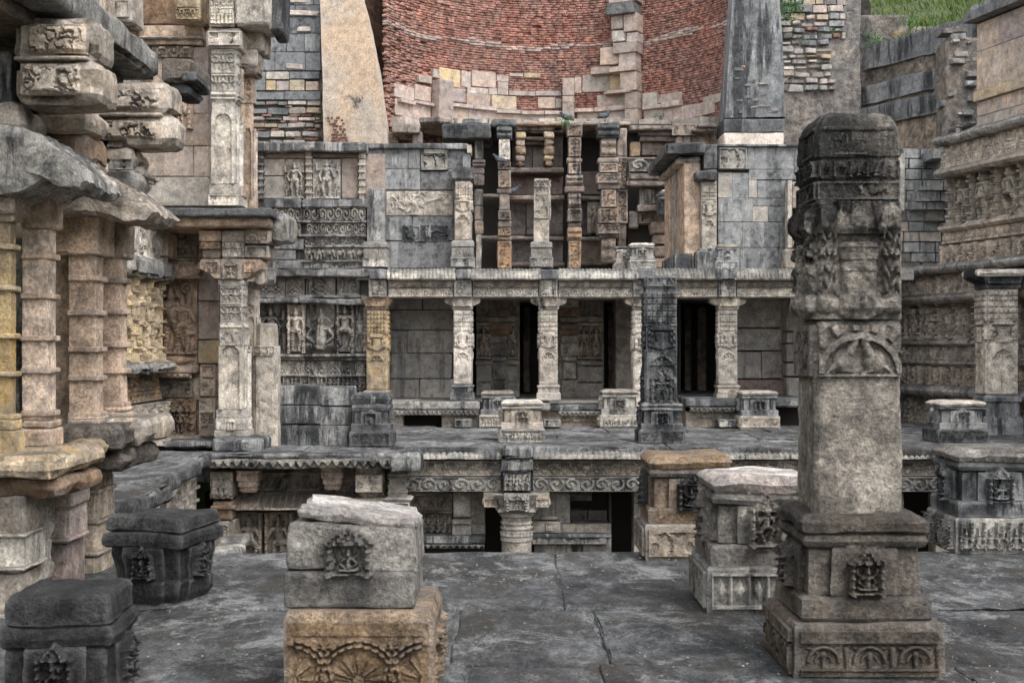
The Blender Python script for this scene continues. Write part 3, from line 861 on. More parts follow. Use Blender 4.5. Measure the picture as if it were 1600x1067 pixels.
# vase and foliage zone
build(MB().stack(sx, sy, [(1.715, .185), (1.74, .175), (1.76, .165), (2.24, .165), (2.27, .19), (2.31, .205)], 'sq', 10, .01, 6, 10, step=.04), 'vase_core', M['pillar'], t)
def fr_bigvase(u, v, w, h):
    H = np.full_like(u, -.045); x = (u - w / 2) / (w / 2); y = v / h
    q = fbm(np.stack([u.ravel() * 26, v.ravel() * 26, 0 * u.ravel()], 1), 6, 3).reshape(u.shape)
    prof = np.interp(y, [0, .04, .10, .17, .22, .27, .5, .62, .66], [.3, .5, .58, .52, .38, .40, .44, .47, .40])
    pot = (np.abs(x) < prof) & (y < .66)
    Hp = -.02 + .075 * np.sqrt(np.clip(1 - (x / (prof + .02)) ** 2, 0, 1)) + .02 * sm(.02, .1, y) * (y < .2)
    Hp = Hp + .007 * np.where((y > .36) & (y < .62), sm(-.2, .2, np.sin(y * 62)), 0) + .005 * np.where((y < .2), np.sin(x * 30), 0)
    H = np.where(pot, np.maximum(H, Hp), H)
    lip = (y > .73) & (np.abs(x) < .92)
    H = np.where(lip, .02 + .022 * sm(.73, .79, y) - .05 * sm(.9, 1, y) * (np.abs(x) > .5) + .012 * sm(-.2, .4, np.sin(np.abs(x) * 15 + y * 9)), H)
    H = np.where((y > .8) & (np.abs(x) < .22), .05, H)
    ax_ = np.abs(x)
    leaf = (ax_ > .52) & (ax_ < 1.0) & (y > .22) & (y < .80)
    lw = .5 + .5 * np.sin((y - .22) / .58 * np.pi) ** .5
    curl = sm(-.35, .45, np.sin(y * 44 + np.sin(ax_ * 20) * 1.6) * np.cos(ax_ * 22 + y * 6)) * lw
    H = np.where(leaf, np.maximum(H, -.01 + .052 * curl), H)
    ell(H, u, v, w * .13, h * .13, w * .15, h * .09, .055); ell(H, u, v, w * .87, h * .13, w * .15, h * .09, .055)
    H = H + .012 * q
    return np.where(ax_ > .9, H * (1 - sm(.9, 1., ax_)) - .02 * sm(.9, 1., ax_), H)
for sd in ('f', 'l'):
    face_relief(t, 'vase_carving', sx, sy, sh, sd, .43, 1.73, 2.30, fr_bigvase, M['pillar'], .0055, .06, -.008, ero=.008, fr=26)
build(MB().stack(sx, sy, [(2.295, .19), (2.31, .208), (2.395, .209), (2.405, .203), (2.413, .203), (2.42, .210), (2.50, .211), (2.508, .204), (2.518, .204), (2.527, .212), (2.58, .212), (2.60, .208), (2.66, .203), (2.70, .192), (2.73, .17), (2.752, .11)], 'soft', 12, .013, 6, 11, step=.02), 'top_block', M['pillar'], t)
for sd in ('f', 'l'):
    face_relief(t, 'band_carving', sx, sy, .2, sd, .40, 2.315, 2.40, fr_noise(.022, 26), M['pillar'], .007, .02, .0, ero=.005)
    face_relief(t, 'band_carving', sx, sy, .2, sd, .40, 2.425, 2.50, fr_figs(5, .025, ('stand', 'sit'), .008, 4), M['pillar'], .007, .02, .0, ero=.005)
    face_relief(t, 'leaf_carving', sx, sy, .194, sd, .34, 2.535, 2.67, fr_arches(.115, .022), M['pillar'], .008, .02, -.002, ero=.006)
build(MB().stack(sx - .02, sy, [(2.738, .075), (2.755, .07), (2.765, .04)], 'circ', 1, .004, 8, 12), 'tenon', M['pillar'], t)

# --- block on block, bottom centre
t = thing('carved_block', 'orange sandstone base block carved with beaded arches, nearest the camera at the bottom centre', 'carved block', (-.71, 6.45, 0))
bh = .34; bX = X(560, 6.1)
build(MB().stack(bX, 6.1 + bh, [(-.01, bh), (.352, bh), (.362, bh * .985), (.372, bh * .97), (.395, bh * .95)], 'sq', 12, .006, 6, 14, step=.04), 'block', M['orange'], t)
def fr_beads(u, v, w, h):
    d = .05; H = np.full_like(u, -.004)
    e = .05 * w
    fld = (u > e) & (u < w - e) & (v < h * .8); H = np.where(fld, -.028, .006)
    for k, cx in enumerate((0.02 * w, .5 * w, .98 * w)):
        r = np.hypot(u - cx, v - h * .18); th = np.arctan2(v - h * .18, u - cx)
        for rr, nb in ((.5 * h, 26), (.58 * h, 30)):
            b = np.clip(1 - ((r - rr) / .036 / h) ** 2, 0, 1) * (.35 + .65 * np.abs(np.sin(th * nb / 2)))
            H = np.where(fld & (v > h * .2), np.maximum(H, -.018 + d * 1.2 * np.sqrt(b)), H)
        pk = np.abs(((th / math.pi * 5.5) % 1) - .5) * 2; rim_ = (.40 + .035 * np.cos(pk * 3.14)) * h
        lf = (1 - sm(.72, .84, pk)) * (1 - sm(rim_ - .012 * h, rim_ + .012 * h, r)) * (r > .10 * h) * (.65 + .35 * pk); lf = np.maximum(lf, (r < .085 * h) * 1.)
        H = np.where(fld & (v > h * .02), np.maximum(H, -.018 + d * .75 * lf), H)
        ell(H, u, v, cx, h * .72, .035 * w, .05 * h, d * .5)
    for cx in (.26 * w, .74 * w):
        for a in range(6):
            cap(H, u, v, cx, h * .66, cx + .05 * w * math.cos(a * 1.05), h * .66 + .07 * h * math.sin(a * 1.05), .012 * w, .006 * w, d * .6)
        for a in range(5): ell(H, u, v, cx + (.012 * w if a % 2 else -.012 * w), h * (.12 + a * .085), .025 * w, .04 * h, d * .8)
    return H
face_relief(t, 'arch_carving', bX, 6.1 + bh, bh, 'f', .64, .02, .345, fr_beads, M['orange'], .0055, .03, .002, ero=.003, fr=26)
face_relief(t, 'arch_carving', bX, 6.1 + bh, bh, 'r', .64, .02, .345, fr_beads, M['orange'], .01, .03, .002, ero=.003)

t = thing('carved_block', 'pale grey broken block with a deity niche, lying on top of the orange carved block', 'carved block', (-.78, 6.44, .4))
m = MB().rblock(X(443, 6.15), X(648, 6.15), 6.15, 6.72, .398, .565, .018, .008, .035, fr=5, s=15, chip=1)
build(m, 'lower_course', M['greyblock'], t)
m = MB().rblock(X(447, 6.17), X(652, 6.17), 6.17, 6.70, .560, .775, .022, .014, .03, fr=5, s=16, chip=1.4, tilt=-.05, taper=-.05)
build(m, 'body', M['greyblock'], t)
m = MB().rblock(X(462, 6.17), X(650, 6.17), 6.19, 6.68, .765, .835, .03, .022, .03, fr=4.5, s=18, chip=1.6, tilt=-.13)
build(m, 'broken_top', M['capwhite'], t)
build(MB().pr(507, 586, 822, 897, 6.185, fr_niche(.075, 9), .0055, .04), 'niche_carving', M['greyblock'], t)

# --- dark pedestals on the left
def worn_pedestal(label, cx, cy, z, body, cush, capl, rot, seed, k=.8, mat='black', plan='red', nz=(.2, .42), nw=.19):
    body, cush, capl = [[(zz, h * k) for zz, h in l] for l in (body, cush, capl)]; nw = nw * k
    t = thing('pedestal', label, 'pedestal', (cx, cy, 0), 'carved stone pedestals')
    build(MB().stack(cx, cy, body, plan, 9, .016, 4.5, seed, step=.03), 'body', M[mat], t)
    build(MB().stack(cx, cy, cush, 'sq', 12, .016, 4.5, seed + 1, step=.02), 'cushion', M[mat], t)
    build(MB().stack(cx, cy, capl, 'sq', 12, .018, 4, seed + 2, step=.02), 'cap', M[mat], t)
    hb = max(h for _, h in body) - .012
    for sd in ('f', 'r'): face_relief(t, 'niche_carving', cx, cy, hb, sd, nw, nz[0], nz[1], fr_niche(.06, seed), M[mat], .008, .03, -.012, ero=.012, s=seed)
    t.rotation_euler = (0, 0, rot); return t
worn_pedestal('black weathered pedestal with worn niche, behind the nearest black block at the left', X(252, 8.5), 8.56, 0, [(-.01, .27), (.05, .31), (.12, .315), (.14, .295), (.30, .325), (.35, .32)], [(.345, .31), (.36, .335), (.40, .345), (.435, .335), (.445, .31)], [(.44, .31), (.455, .33), (.49, .325), (.525, .31), (.54, .27)], R(-14), 21, nz=(.16, .36))
worn_pedestal('nearest black block at the bottom left corner, flat-topped and moulded', X(104, 5.8), 5.86, 0, [(-.01, .27), (.10, .27), (.115, .265), (.13, .262), (.32, .258), (.335, .245)], [(.33, .235), (.34, .25), (.375, .262), (.41, .25), (.42, .235)], [(.415, .225), (.43, .242), (.52, .236), (.54, .222), (.55, .19)], R(2), 23, k=.9, nz=(.14, .36))
# --- the right-hand pedestals
pedestal('orange-brown pedestal with dark niche and thick ochre cap, far edge of the foreground floor', X(1008, 10.04) + .345, 10.02, .345, .78, 'brownbase', {'cap': 'orange', 'body': 'orange', 'plinth': 'friezetan', 'niche': 'black'}, plinth=fr_noise(.04, 16), seed=25, step=.045, res=.011, nseed=3)
pedestal('pedestal with chalky white cap and a plinth of carved lozenges, partly behind the tall pillar', X(1105, 8.03) + .36, 8.02, .36, .82, 'grey', {'cap': 'capwhite', 'cushion': 'pillar', 'plinth': 'frieze', 'body': 'pillar'}, plinth=fr_dia(.105, .035), seed=27, step=.04, res=.008, nseed=4, amp=.011, tops=1.15)
pedestal('large dark pedestal with pale worn cap and figure frieze, rightmost in the foreground', X(1490, 10.4) + .36, 10.35, .36, .80, 'dark', {'cap': 'pillar', 'plinth': 'frieze', 'cushion': 'dark', 'body': 'grey'}, plinth=fr_figs(7, .05, ('sit', 'dance', 'stand'), .012, 8, 4), seed=29, step=.045, res=.011, nseed=7)

# --- pedestals and pillars on the far terrace
G = None
def ped2(label, px, yb, wpx, ytop, mat, mats=None, side='l', **k):
    Y = 3360.0 / (yb - 540)
    hw = wpx * Y / F / 2
    return pedestal(label, X(px, Y), Y, hw, Z(ytop, Y), mat, mats, side=side, step=.07, res=.022, amp=.007, **k)
ped2('very dark moulded pedestal on the far terrace, in front of the yellow column', 579, 699, 66, 614, 'dark', {'cap': 'grey', 'plinth': 'dark'}, 'r', plinth=fr_noise(.035, 11), seed=31, fr=(.30, .44, .66, .8))
ped2('pinkish grey pedestal with small shrine niche, in front of its bluish twin', 816, 693, 71, 626, 'pale', {'cap': 'palewhite', 'plinth': 'frieze', 'body': 'friezetan'}, 'l', plinth=fr_arches(.2, .04), seed=33)
ped2('bluish grey pedestal half hidden behind the pinkish one', 777, 668, 56, 611, 'grey', {'cap': 'pale', 'plinth': 'palewhite'}, 'r', plinth=fr_arches(.2, .05), seed=35)
ped2('pale grey pedestal with figure frieze just left of the black carved pillar', 969, 668, 62, 609, 'frieze', {'cap': 'palewhite', 'plinth': 'palewhite'}, 'l', plinth=fr_anim(.2, .05), seed=37)
ped2('greenish grey pedestal in front of the right end of the colonnade', 1188, 670, 62, 611, 'grey', {'cap': 'palewhite', 'plinth': 'pale'}, 'l', plinth=fr_noise(.04, 11), seed=39)
ped2('dark pedestal with pale top slab, in front of the freestanding column at right', 1506, 693, 80, 627, 'dark', {'cap': 'palewhite', 'plinth': 'dark', 'body': 'grey'}, 'l', plinth=fr_noise(.035, 11), seed=41)

def column(parent, cx, cy, half, z0, z1, mats, base=.25, capw=1.75, caph=.28, seed=1, side='l', res=.022, relief=True, basew=1.35, shaftz=None, capdir='x'):
    """vase-and-foliage column: moulded base, carved square shaft, bracket capital"""
    zb = z0 + base; zc = z1 - caph
    sh = build(MB().stack(cx, cy, [(zb, half), (zc, half * .97)], 'sq', 4, .006, 4, seed, step=.15), 'column', M[mats[0]], parent)
    if relief:
        for sd in ('f', side):
            face_relief(sh, 'shaft_carving', cx, cy, half, sd, half * 1.94, zb + .02, zc - .01, fr_vase(.05 * half / .18), M[mats[0]], res * half / .18 if half < .18 else res, .03, -.002, s=seed)
    bw = half * basew
    build(MB().stack(cx, cy, [(z0, bw), (z0 + base * .42, bw * .99), (z0 + base * .48, bw * .88), (z0 + base * .8, bw * .86), (z0 + base * .84, bw * .95), (z0 + base * .93, bw * .95), (z0 + base, half * 1.02)], 'sq', 5, .006, 4, seed + 1, step=.08), 'column_base', M[mats[1]], sh)
    if caph:
        build(MB().stack(cx, cy, [(zc, half * 1.02), (zc + caph * .12, half * 1.15), (zc + caph * .3, half * 1.12), (zc + caph * .55, half * 1.25), (z1, half * 1.3)], 'sq', 5, .006, 4, seed + 2, step=.06), 'capital', M[mats[2]], sh)
        L = half * capw
        for s_ in (-1, 1):
            poly = [(half * .6, zc + caph * .3), (half * 1.2, zc + caph * .32), (L * .92, zc + caph * .5), (L, zc + caph * .62), (L, z1 - caph * .12), (L * .97, z1), (half * .6, z1)]
            if s_ < 0: poly = poly[::-1]
            if capdir == 'x':
                b = MB().prism(poly, cy - half * .95, cy + half * .95, lambda p, a, s_=s_: (cx + s_ * p[0], a, p[1]))
                build(b, 'bracket', M[mats[2]], sh, ang=30)
        face_relief(sh, 'capital_carving', cx, cy, half * 1.28, 'f', half * 2.1, zc + caph * .3, z1 - .02, fr_noise(.03, 12), M[mats[2]], .022, .03, .0)
    return sh

# black carved pillar in front of the colonnade
Y = 21.8; cx = X(1035, Y)
t = pedestal('black carved pillar on a pedestal, standing in front of the middle of the colonnade', cx, Y, .37, Z(628, Y + .1), 'dark', {'cap': 'grey', 'plinth': 'dark', 'cushion': 'grey'}, side='l', plinth=fr_noise(.035, 11), seed=43, step=.07, res=.022, name='carved_pillar')
t['category'] = 'pillar'; t['group'] = 'broken carved pillars'
cy = Y + .37; hh = 24.5 * Y / F
zt, zb = Z(432, cy), Z(632, cy)
sh = build(MB().stack(cx, cy, [(zb, hh), (zt - .25, hh * .98), (zt - .22, hh * .94), (zt - .2, hh * .98), (zt - .02, hh * .96), (zt, hh * .9)], 'sq', 6, .008, 5, 44, step=.08), 'shaft', M['dark'], t)
def fr_dark(u, v, w, h):
    f = fr_vase(.045, bands=True); H = f(u, v, w, h)
    y = v / h
    m = y < .38
    H[m] = .0
    sub = np.zeros_like(u)
    ff = fr_niche(.06, 12, 'stand', 2)
    q = ff(u * 1.25 - .125 * w, v / .34, w, h)
    iw = (u > .1 * w) & (u < .9 * w) & (y < .34)
    return np.where(m, np.where(iw, q, .02), H)
for sd in ('f', 'l'):
    face_relief(sh, 'shaft_carving', cx, cy, hh, sd, hh * 1.92, zb + .02, zt - .27, fr_dark, M['dark'], .014, .03, .0, ero=.005)
    face_relief(sh, 'band_carving', cx, cy, hh, sd, hh * 1.85, zt - .17, zt - .03, fr_noise(.03, 14), M['dark'], .014, .03, -.004)
# freestanding column at the right
Y = 24.05; cx = X(1561, Y + .2)
t = thing('stone_column', 'freestanding pale column with black crusted capital at the right edge, before the carved wall', 'column', (cx, Y + .3, 0))
column(t, cx, Y + .3, .275, 0, Z(422, Y + .3), ('pale', 'grey', 'dark'), base=.72, capw=1.9, caph=.36, seed=46, basew=1.25)
build(MB().rblock(cx - .5, cx + .5, Y - .15, Y + .8, Z(432, Y), Z(421, Y), .05, .02, .1, s=3), 'capital_slab', M['palewhite'], t)
# plain octagonal stump at the left
Y = 21.4; cx = X(413, Y)
t = thing('broken_pillar', 'plain pale chamfered pillar with carved collar, left of the dark block wall', 'pillar', (cx, Y + .2, 0))
build(MB().stack(cx, Y + .2, [(0, .205), (1.43, .2)], 'cham', 5, .006, 4, 47, step=.15), 'shaft', M['pale'], t)
build(MB().stack(cx, Y + .2, [(1.43, .185), (1.435, .205), (1.59, .205), (1.6, .18)], 'oct', 3, .005, 4, 48), 'collar', M['pale'], t)
build(MB().stack(cx, Y + .2, [(1.6, .175), (1.93, .172), (1.96, .15)], 'oct', 3, .007, 4, 49), 'top', M['pale'], t)
for k, a in enumerate((-.115, 0, .115)):
    build(MB().relief((cx + a - .05, Y - .008, 1.45), (1, 0, 0), (0, 0, 1), (0, -1, 0), .1, .13, fr_rosette(.03), .012, .02), 'rosette', M['pale'], t)
# low wall of dark squared blocks
t = thing('block_wall', 'low wall of large dark squared blocks between the chamfered pillar and the dark pedestal', 'wall', (X(492, 21.9), 22.2, 0))
for (a, b, y0, y1) in ((437, 501, 602, 633), (501, 551, 604, 634), (437, 500, 634, 662), (500, 549, 635, 664), (437, 467, 663, 697), (467, 548, 665, 697)):
    build(MB().pb(a, b, y0, y1, 21.7 + random.uniform(-.02, .03), .55, .014, .009, .09, s=a + y0, chip=1.2), 'stone', M['grey'], t)
# small carved stones at the foot of the plinth
for px, lab in ((723, 'small carved footing stone under the first pale column, on the far terrace'), (862, 'small carved footing stone under the second pale column, behind the pinkish pedestal'), (1136, 'small dark footing stone below the right-hand pale column')):
    Y = 26.15
    t = thing('footing_stone', lab, 'footing stone', (X(px, Y), Y + .2, 0), 'small footing stones')
    build(MB().pb(px - 14, px + 14, 655, 668, Y, .35, .02, .008, .1, s=px), 'stone', M['grey'], t)
    build(MB().pr(px - 12, px + 12, 656.5, 666.5, Y - .012, fr_noise(.03, 12), .025, .03), 'carving', M['frieze'], t)
# ================================================================== COLONNADE (two storeys)
YC = 26.9
pav = thing('colonnade_pavilion', 'long two-storey pavilion of pale carved columns and dark openings across the far terrace', 'pavilion', (X(930, 27), 27.5, 0))
# plinth
zpl = Z(627, 26.4)
build(MB().pb(600, 750, 627, 640, 26.35, 4.5, .03, .012, .2, s=51), 'plinth_slab', M['frieze'], pav)
build(MB().pb(860, 946, 632, 642, 26.75, 4.5, .03, .012, .2, s=52), 'plinth_slab', M['grey'], pav)
build(MB().pb(750, 860, 629, 642, 26.6, 4.5, .03, .012, .2, s=55), 'plinth_slab', M['frieze'], pav)
build(MB().pb(946, 1072, 633, 643, 26.8, 4.5, .03, .012, .2, s=56), 'plinth_slab', M['grey'], pav)
build(MB().pb(1072, 1262, 622, 636, 26.35, 4.5, .03, .012, .2, s=53), 'plinth_slab', M['grey'], pav)
def hem(mb, x0, x1, y0, y1, Y, c=.09, d=.035):
    mb.pr(x0, x1, y0, y1, Y, fr_hem(c, d), .02, .05); return mb
build(hem(MB(), 610, 748, 640, 648, 26.42), 'toothed_hem', M['frieze'], pav)
build(hem(MB(), 872, 945, 642, 649, 26.8), 'toothed_hem', M['frieze'], pav)
build(hem(MB(), 1078, 1160, 636, 643, 26.42), 'toothed_hem', M['frieze'], pav)
build(MB().pb(690, 750, 640, 668, 26.6, .3, .015, .006, .2, s=1), 'plinth_wall', M['friezetan'], pav)
build(MB().pb(750, 1072, 642, 668, 26.95, .3, .015, .006, .2, s=2), 'plinth_wall', M['friezetan'], pav)
build(MB().pr(868, 950, 649, 658, 26.93, fr_scroll(None, .03), .025, .03), 'plinth_frieze', M['friezetan'], pav)
build(MB().pb(1072, 1205, 643, 668, 26.6, .3, .015, .006, .2, s=3), 'plinth_wall', M['friezetan'], pav)
build(MB().pr(1088, 1114, 640, 652, 26.57, lambda u, v, w, h: .03 * ((np.abs(((u + v) * 9) % 1 - .5) > .22) & (np.abs(((u - v) * 9) % 1 - .5) > .22)), .02, .03, ero=.002), 'lattice_panel', M['friezetan'], pav)
build(MB().pb(610, 630, 640, 668, 26.6, .3, .02, .01, .2, s=4), 'plinth_wall', M['friezetan'], pav)
build(MB().box(X(600, 27), X(1260, 27), 27.3, 27.5, -.02, .34), 'plinth_back', M['painted_shade'], pav)
# columns
cols = [(590, ('yellow', 'yellow', 'orange')), (723, ('palewhite', 'grey', 'pale')), (857, ('palewhite', 'palewhite', 'pale')), (1003, ('palewhite', 'pale', 'friezetan')), (1136, ('palewhite', 'pale', 'pale')), (1272, ('pale', 'pale', 'pale'))]
zc1 = Z(464, YC)
for k, (px, mm) in enumerate(cols):
    z0 = Z({590: 632, 1003: 634}.get(px, 624), YC)
    column(pav, X(px, YC), YC, .178 if k else .2, z0, zc1, mm, base=.30, capw=2.0 if k else 1.5, caph=.27, seed=60 + k * 3, side='r' if px < 800 else 'l')
# beam, frieze blocks over each column, ribbed eave
xs = [590] + [c[0] for c in cols[1:]] + [1300]
edges = [(607, 708), (739, 841), (873, 989), (1020, 1121), (1152, 1290)]
yb0 = YC - .26
for k, (a, b) in enumerate(edges):
    build(MB().pb(a - .4, b + .4, 437.5, 450.5, yb0 + .03, .5, .012, .006, .2, s=k), 'beam', M['pale'], pav)
    build(MB().pb(a - .4, b + .4, 451, 465, yb0, .55, .012, .006, .2, s=k + 7), 'beam', M['palewhite'], pav)
    build(MB().pr(a, b, 439, 449.5, yb0 + .025, stackfn((.35, fr_hem(.16, .03), 0), (.65, None, .03)), .022, .02), 'beam_frieze', M['pale'], pav)
    build(MB().pr(a, b, 452, 463.5, yb0 - .002, fr_scroll(.16, .026), .02, .02), 'scroll_frieze', M['palewhite'], pav)
for k, px in enumerate([590, 723, 857, 1003, 1136, 1272]):
    build(MB().pb(px - 14.5, px + 14.5, 436, 465, yb0 - .06, .6, .015, .006, .2, s=k + 3), 'corbel_block', M['frieze'], pav)
    build(MB().pr(px - 13, px + 13, 438, 463.5, yb0 - .065, fr_noise(.035, 11, s=k), .018, .03), 'block_carving', M['frieze'], pav)
def ribbed(mb, x0, x1, z0, z1, y, proj, pitch=.075, along=None):
    """curved eave of half-round ribs running down its slope (x0..x1 metres)"""
    n = int((x1 - x0) / pitch); nu = n * 6; nv = 6
    u, t = np.meshgrid(np.linspace(x0, x1, nu + 1), np.linspace(0, 1, nv + 1), indexing='ij')
    rib = np.abs(np.sin(np.pi * (u - x0) / pitch)) ** .6 * .022
    a = t * math.pi / 2
    yy = y - proj * np.cos(a) - rib * np.cos(a) + 0.0; zz = z0 + (z1 - z0) * np.sin(a) + rib * np.sin(a)
    P = np.stack([u, yy, zz], -1).reshape(-1, 3); P = weather(P, .012, 3, int(x0 * 10))
    I = np.arange((nu + 1) * (nv + 1)).reshape(nu + 1, nv + 1)
    mb.add(P, np.stack([I[:-1, :-1], I[1:, :-1], I[1:, 1:], I[:-1, 1:]], -1).reshape(-1, 4))
    return mb
segs = [(605, 712), (736, 845), (872, 996), (1022, 1128), (1148, 1290)]
for k, (a, b) in enumerate(segs):
    Y = yb0 - .02
    build(ribbed(MB(), X(a, Y), X(b, Y), Z(436, Y), Z(421, Y), Y, .2), 'ribbed_eave', M['frieze'], pav)
    build(MB().pb(a, b, 434.5, 437.3, Y - .2, .3, .008, .006, .2, s=k), 'eave_lip', M['frieze'], pav)
for k, px in enumerate([590, 723, 857, 1009, 1138]):
    build(MB().pb(px - 13, px + 13, 421, 436, yb0 - .2, .5, .02, .012, .1, s=k + 40), 'eave_block', M['grey'], pav)
# roof slab = floor of the upper court, ceiling behind
build(MB().box(X(560, 27), 8.0, 26.75, 31.2, Z(437, 26.7) + .0, Z(421, 26.7)), 'roof_slab', M['frieze'], pav)
build(MB().box(X(575, 27), 6.6, YC + .3, 32.4, zc1 + .02, zc1 + .3), 'ceiling', M['interior'], pav)
# interior: left bay
for (a, b, y0, y1) in ((600, 660, 462, 484), (660, 714, 462, 484), (600, 714, 484, 516), (600, 636, 516, 552), (636, 714, 516, 552), (600, 706, 552, 592), (600, 655, 592, 628), (655, 714, 592, 628)):
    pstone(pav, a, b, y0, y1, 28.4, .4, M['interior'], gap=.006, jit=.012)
build(MB().box(X(596, 28), X(600, 28), 27.2, 28.6, .3, zc1), 'side_wall', M['interior'], pav)
build(MB().pb(712, 722, 462, 628, 28.6, 1.6, .02, .008, .3), 'side_wall', M['interior'], pav)
# interior: carved piers deep behind the middle bays
Yp = 29.6
def fr_deity(d=.08, seed=1, arms=4):
    def fn(u, v, w, h):
        H = np.zeros_like(u); r = random.Random(seed)
        x = np.abs(u - w / 2) / (w / 2); y = v / h
        H = np.where((x > .8) & (y < .92), d * .55, H); H = np.where((y < .06) | (y > .93), d * .7, H)
        arc(H, u, v, w / 2, h * .7, w * .33, w * .05, d * .6)
        figure(H, u, v, w / 2, h * .07, h * .8, r, 'stand', d, arms)
        for s_ in (-1, 1): figure(H, u, v, w * (.5 + .3 * s_), h * .07, h * .33, r, 'stand', d * .7)
        return H
    return fn
def pier(px0, px1, pc, figs):
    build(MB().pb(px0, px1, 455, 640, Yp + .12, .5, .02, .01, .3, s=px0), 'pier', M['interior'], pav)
    for (y0, y1, wd, mt, pr_) in ((458, 482, 14, 'interior', .14), (482, 495, 17, 'rust', .2), (496, 503, 15, 'interior', .16), (507, 515, 14, 'rust', .18), (515, 523, 16, 'rust', .2), (524, 536, 13, 'interior', .14), (536, 556, 14, 'interior', .16), (557, 564, 11, 'interior', .14), (566, 592, 10, 'interior', .15), (594, 640, 13, 'interior', .12)):
        build(MB().pb(pc - wd, pc + wd, y0, y1, Yp + .1 - pr_, .3, .012, .008, .12, s=y0 + px0), 'pilaster_block', M[mt], pav)
    for (a, b, sd) in figs:
        build(MB().pr(a, b, 505, 560, Yp + .03, fr_deity(.12, sd), .016, .12), 'deity_panel', M['friezetan'], pav)
        build(MB().pb(a - 2, b + 2, 494, 503, Yp - .02, .2, .02, .012, .15, s=a), 'ledge', M['interior'], pav)
        build(MB().pb(a - 2, b + 2, 564, 570, Yp - .02, .2, .02, .012, .15, s=a), 'ledge', M['interior'], pav)
        for q in range(2): pstone(pav, a - 1, b + 1, 573 + q * 26, 597 + q * 26, Yp + .05, .2, M['interior'], 'ashlar')
pier(744, 812, 780, ((745, 767, 3), (794, 810, 4)))
pier(866, 944, 890, ((903, 921, 5), (922, 941, 6)))
# cheeks beside the dark passages
build(MB().pb(962, 988, 466, 640, 29.0, .8, .02, .01, .3), 'side_wall', M['interior'], pav)
build(MB().pb(1060, 1064, 466, 640, 29.0, 2.5, .02, .01, .3), 'side_wall', M['painted_shade'], pav)
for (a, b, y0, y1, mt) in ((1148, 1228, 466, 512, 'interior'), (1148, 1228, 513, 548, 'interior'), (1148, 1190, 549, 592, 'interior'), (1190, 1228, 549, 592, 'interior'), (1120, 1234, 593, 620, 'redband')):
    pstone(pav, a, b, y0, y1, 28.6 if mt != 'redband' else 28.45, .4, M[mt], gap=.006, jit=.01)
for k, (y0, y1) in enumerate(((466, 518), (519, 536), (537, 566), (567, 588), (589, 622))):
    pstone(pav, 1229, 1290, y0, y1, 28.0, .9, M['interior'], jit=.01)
build(MB().box(X(560, 29), 8, 32.2, 32.5, -.1, 3.0), 'back_wall', M['painted_shade'], pav)  # closes the passages; its dark colour stands in for shade
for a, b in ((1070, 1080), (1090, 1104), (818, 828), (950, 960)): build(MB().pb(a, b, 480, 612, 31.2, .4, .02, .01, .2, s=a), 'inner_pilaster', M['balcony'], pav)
build(MB().box(7.2, 7.5, 27.2, 32.2, -.1, 3.0), 'end_wall', M['painted_shade'], pav)
build(MB().box(X(573, 29) - .3, X(573, 29) - .05, 27.5, 32.2, -.1, 3.0), 'end_wall', M['painted_shade'], pav)
build(MB().box(X(573, 29), 7.2, 27.5, 32.2, .33, zpl - .03), 'inner_floor', M['interior'], pav)

for y0, y1, a in ((232, 262, 0), (262, 296, 18), (296, 330, 6), (330, 364, 24), (364, 398, 10), (398, 424, 0), (424, 470, 14), (470, 516, 0), (516, 562, 20), (562, 608, 4), (608, 664, 16)):
    xs_ = [1264] + [q for q in (1300 + a, 1345 + a, 1388 + a)] + [1420]
    for p0, p1 in zip(xs_, xs_[1:]): pstone(pav, p0, p1, y0, y1, 28.9, .5, M['grey' if y0 < 424 else 'pale'], 'slab', gap=.003, jit=.01)

# ================================================================== LOWER STOREY under the far terrace edge
low = thing('lower_storey', 'carved lower storey with friezes and dark doorways, under the edge of the far terrace', 'storey', (X(830, 21.2), 21.4, -3.6))
Ye = 20.98
for k, (a, b) in enumerate(((655, 784), (832, 1000), (1000, 1120), (1120, 1262), (1262, 1400), (1400, 1640))):
    build(ribbed(MB(), X(a, Ye), X(b, Ye), Z(716, Ye), Z(704, Ye), Ye + .04, .15, .085), 'ribbed_eave', M['frieze'], low)
    build(MB().pb(a, b, 714.5, 718, Ye - .1, .4, .01, .008, .2, s=k), 'eave_lip', M['frieze'], low)
    build(MB().pb(a, b, 718.5, 744, Ye + .1, .4, .012, .006, .2, s=k + 5), 'beam', M['pale'], low)
    build(MB().pb(a, b, 745, 768.5, Ye + .06, .45, .012, .006, .2, s=k + 9), 'beam', M['frieze'], low)
    build(MB().pr(a + 1, b - 1, 720, 743, Ye + .095, fr_pav(.36, .04), .018, .02), 'pavilion_frieze', M['pale'], low)
    build(MB().pr(a + 1, b - 1, 746.5, 767, Ye + .055, fr_scroll(.235, .035), .016, .02), 'scroll_frieze', M['frieze'], low)
build(MB().pb(628, 656, 718, 744, Ye + .1, .4, .012, .006, .2), 'beam', M['pale'], low)
build(MB().pb(628, 656, 745, 768.5, Ye + .06, .45, .012, .006, .2), 'beam', M['frieze'], low)
build(MB().pr(630, 656, 746.5, 767, Ye + .055, fr_scroll(.235, .035), .016, .02), 'scroll_frieze', M['frieze'], low)
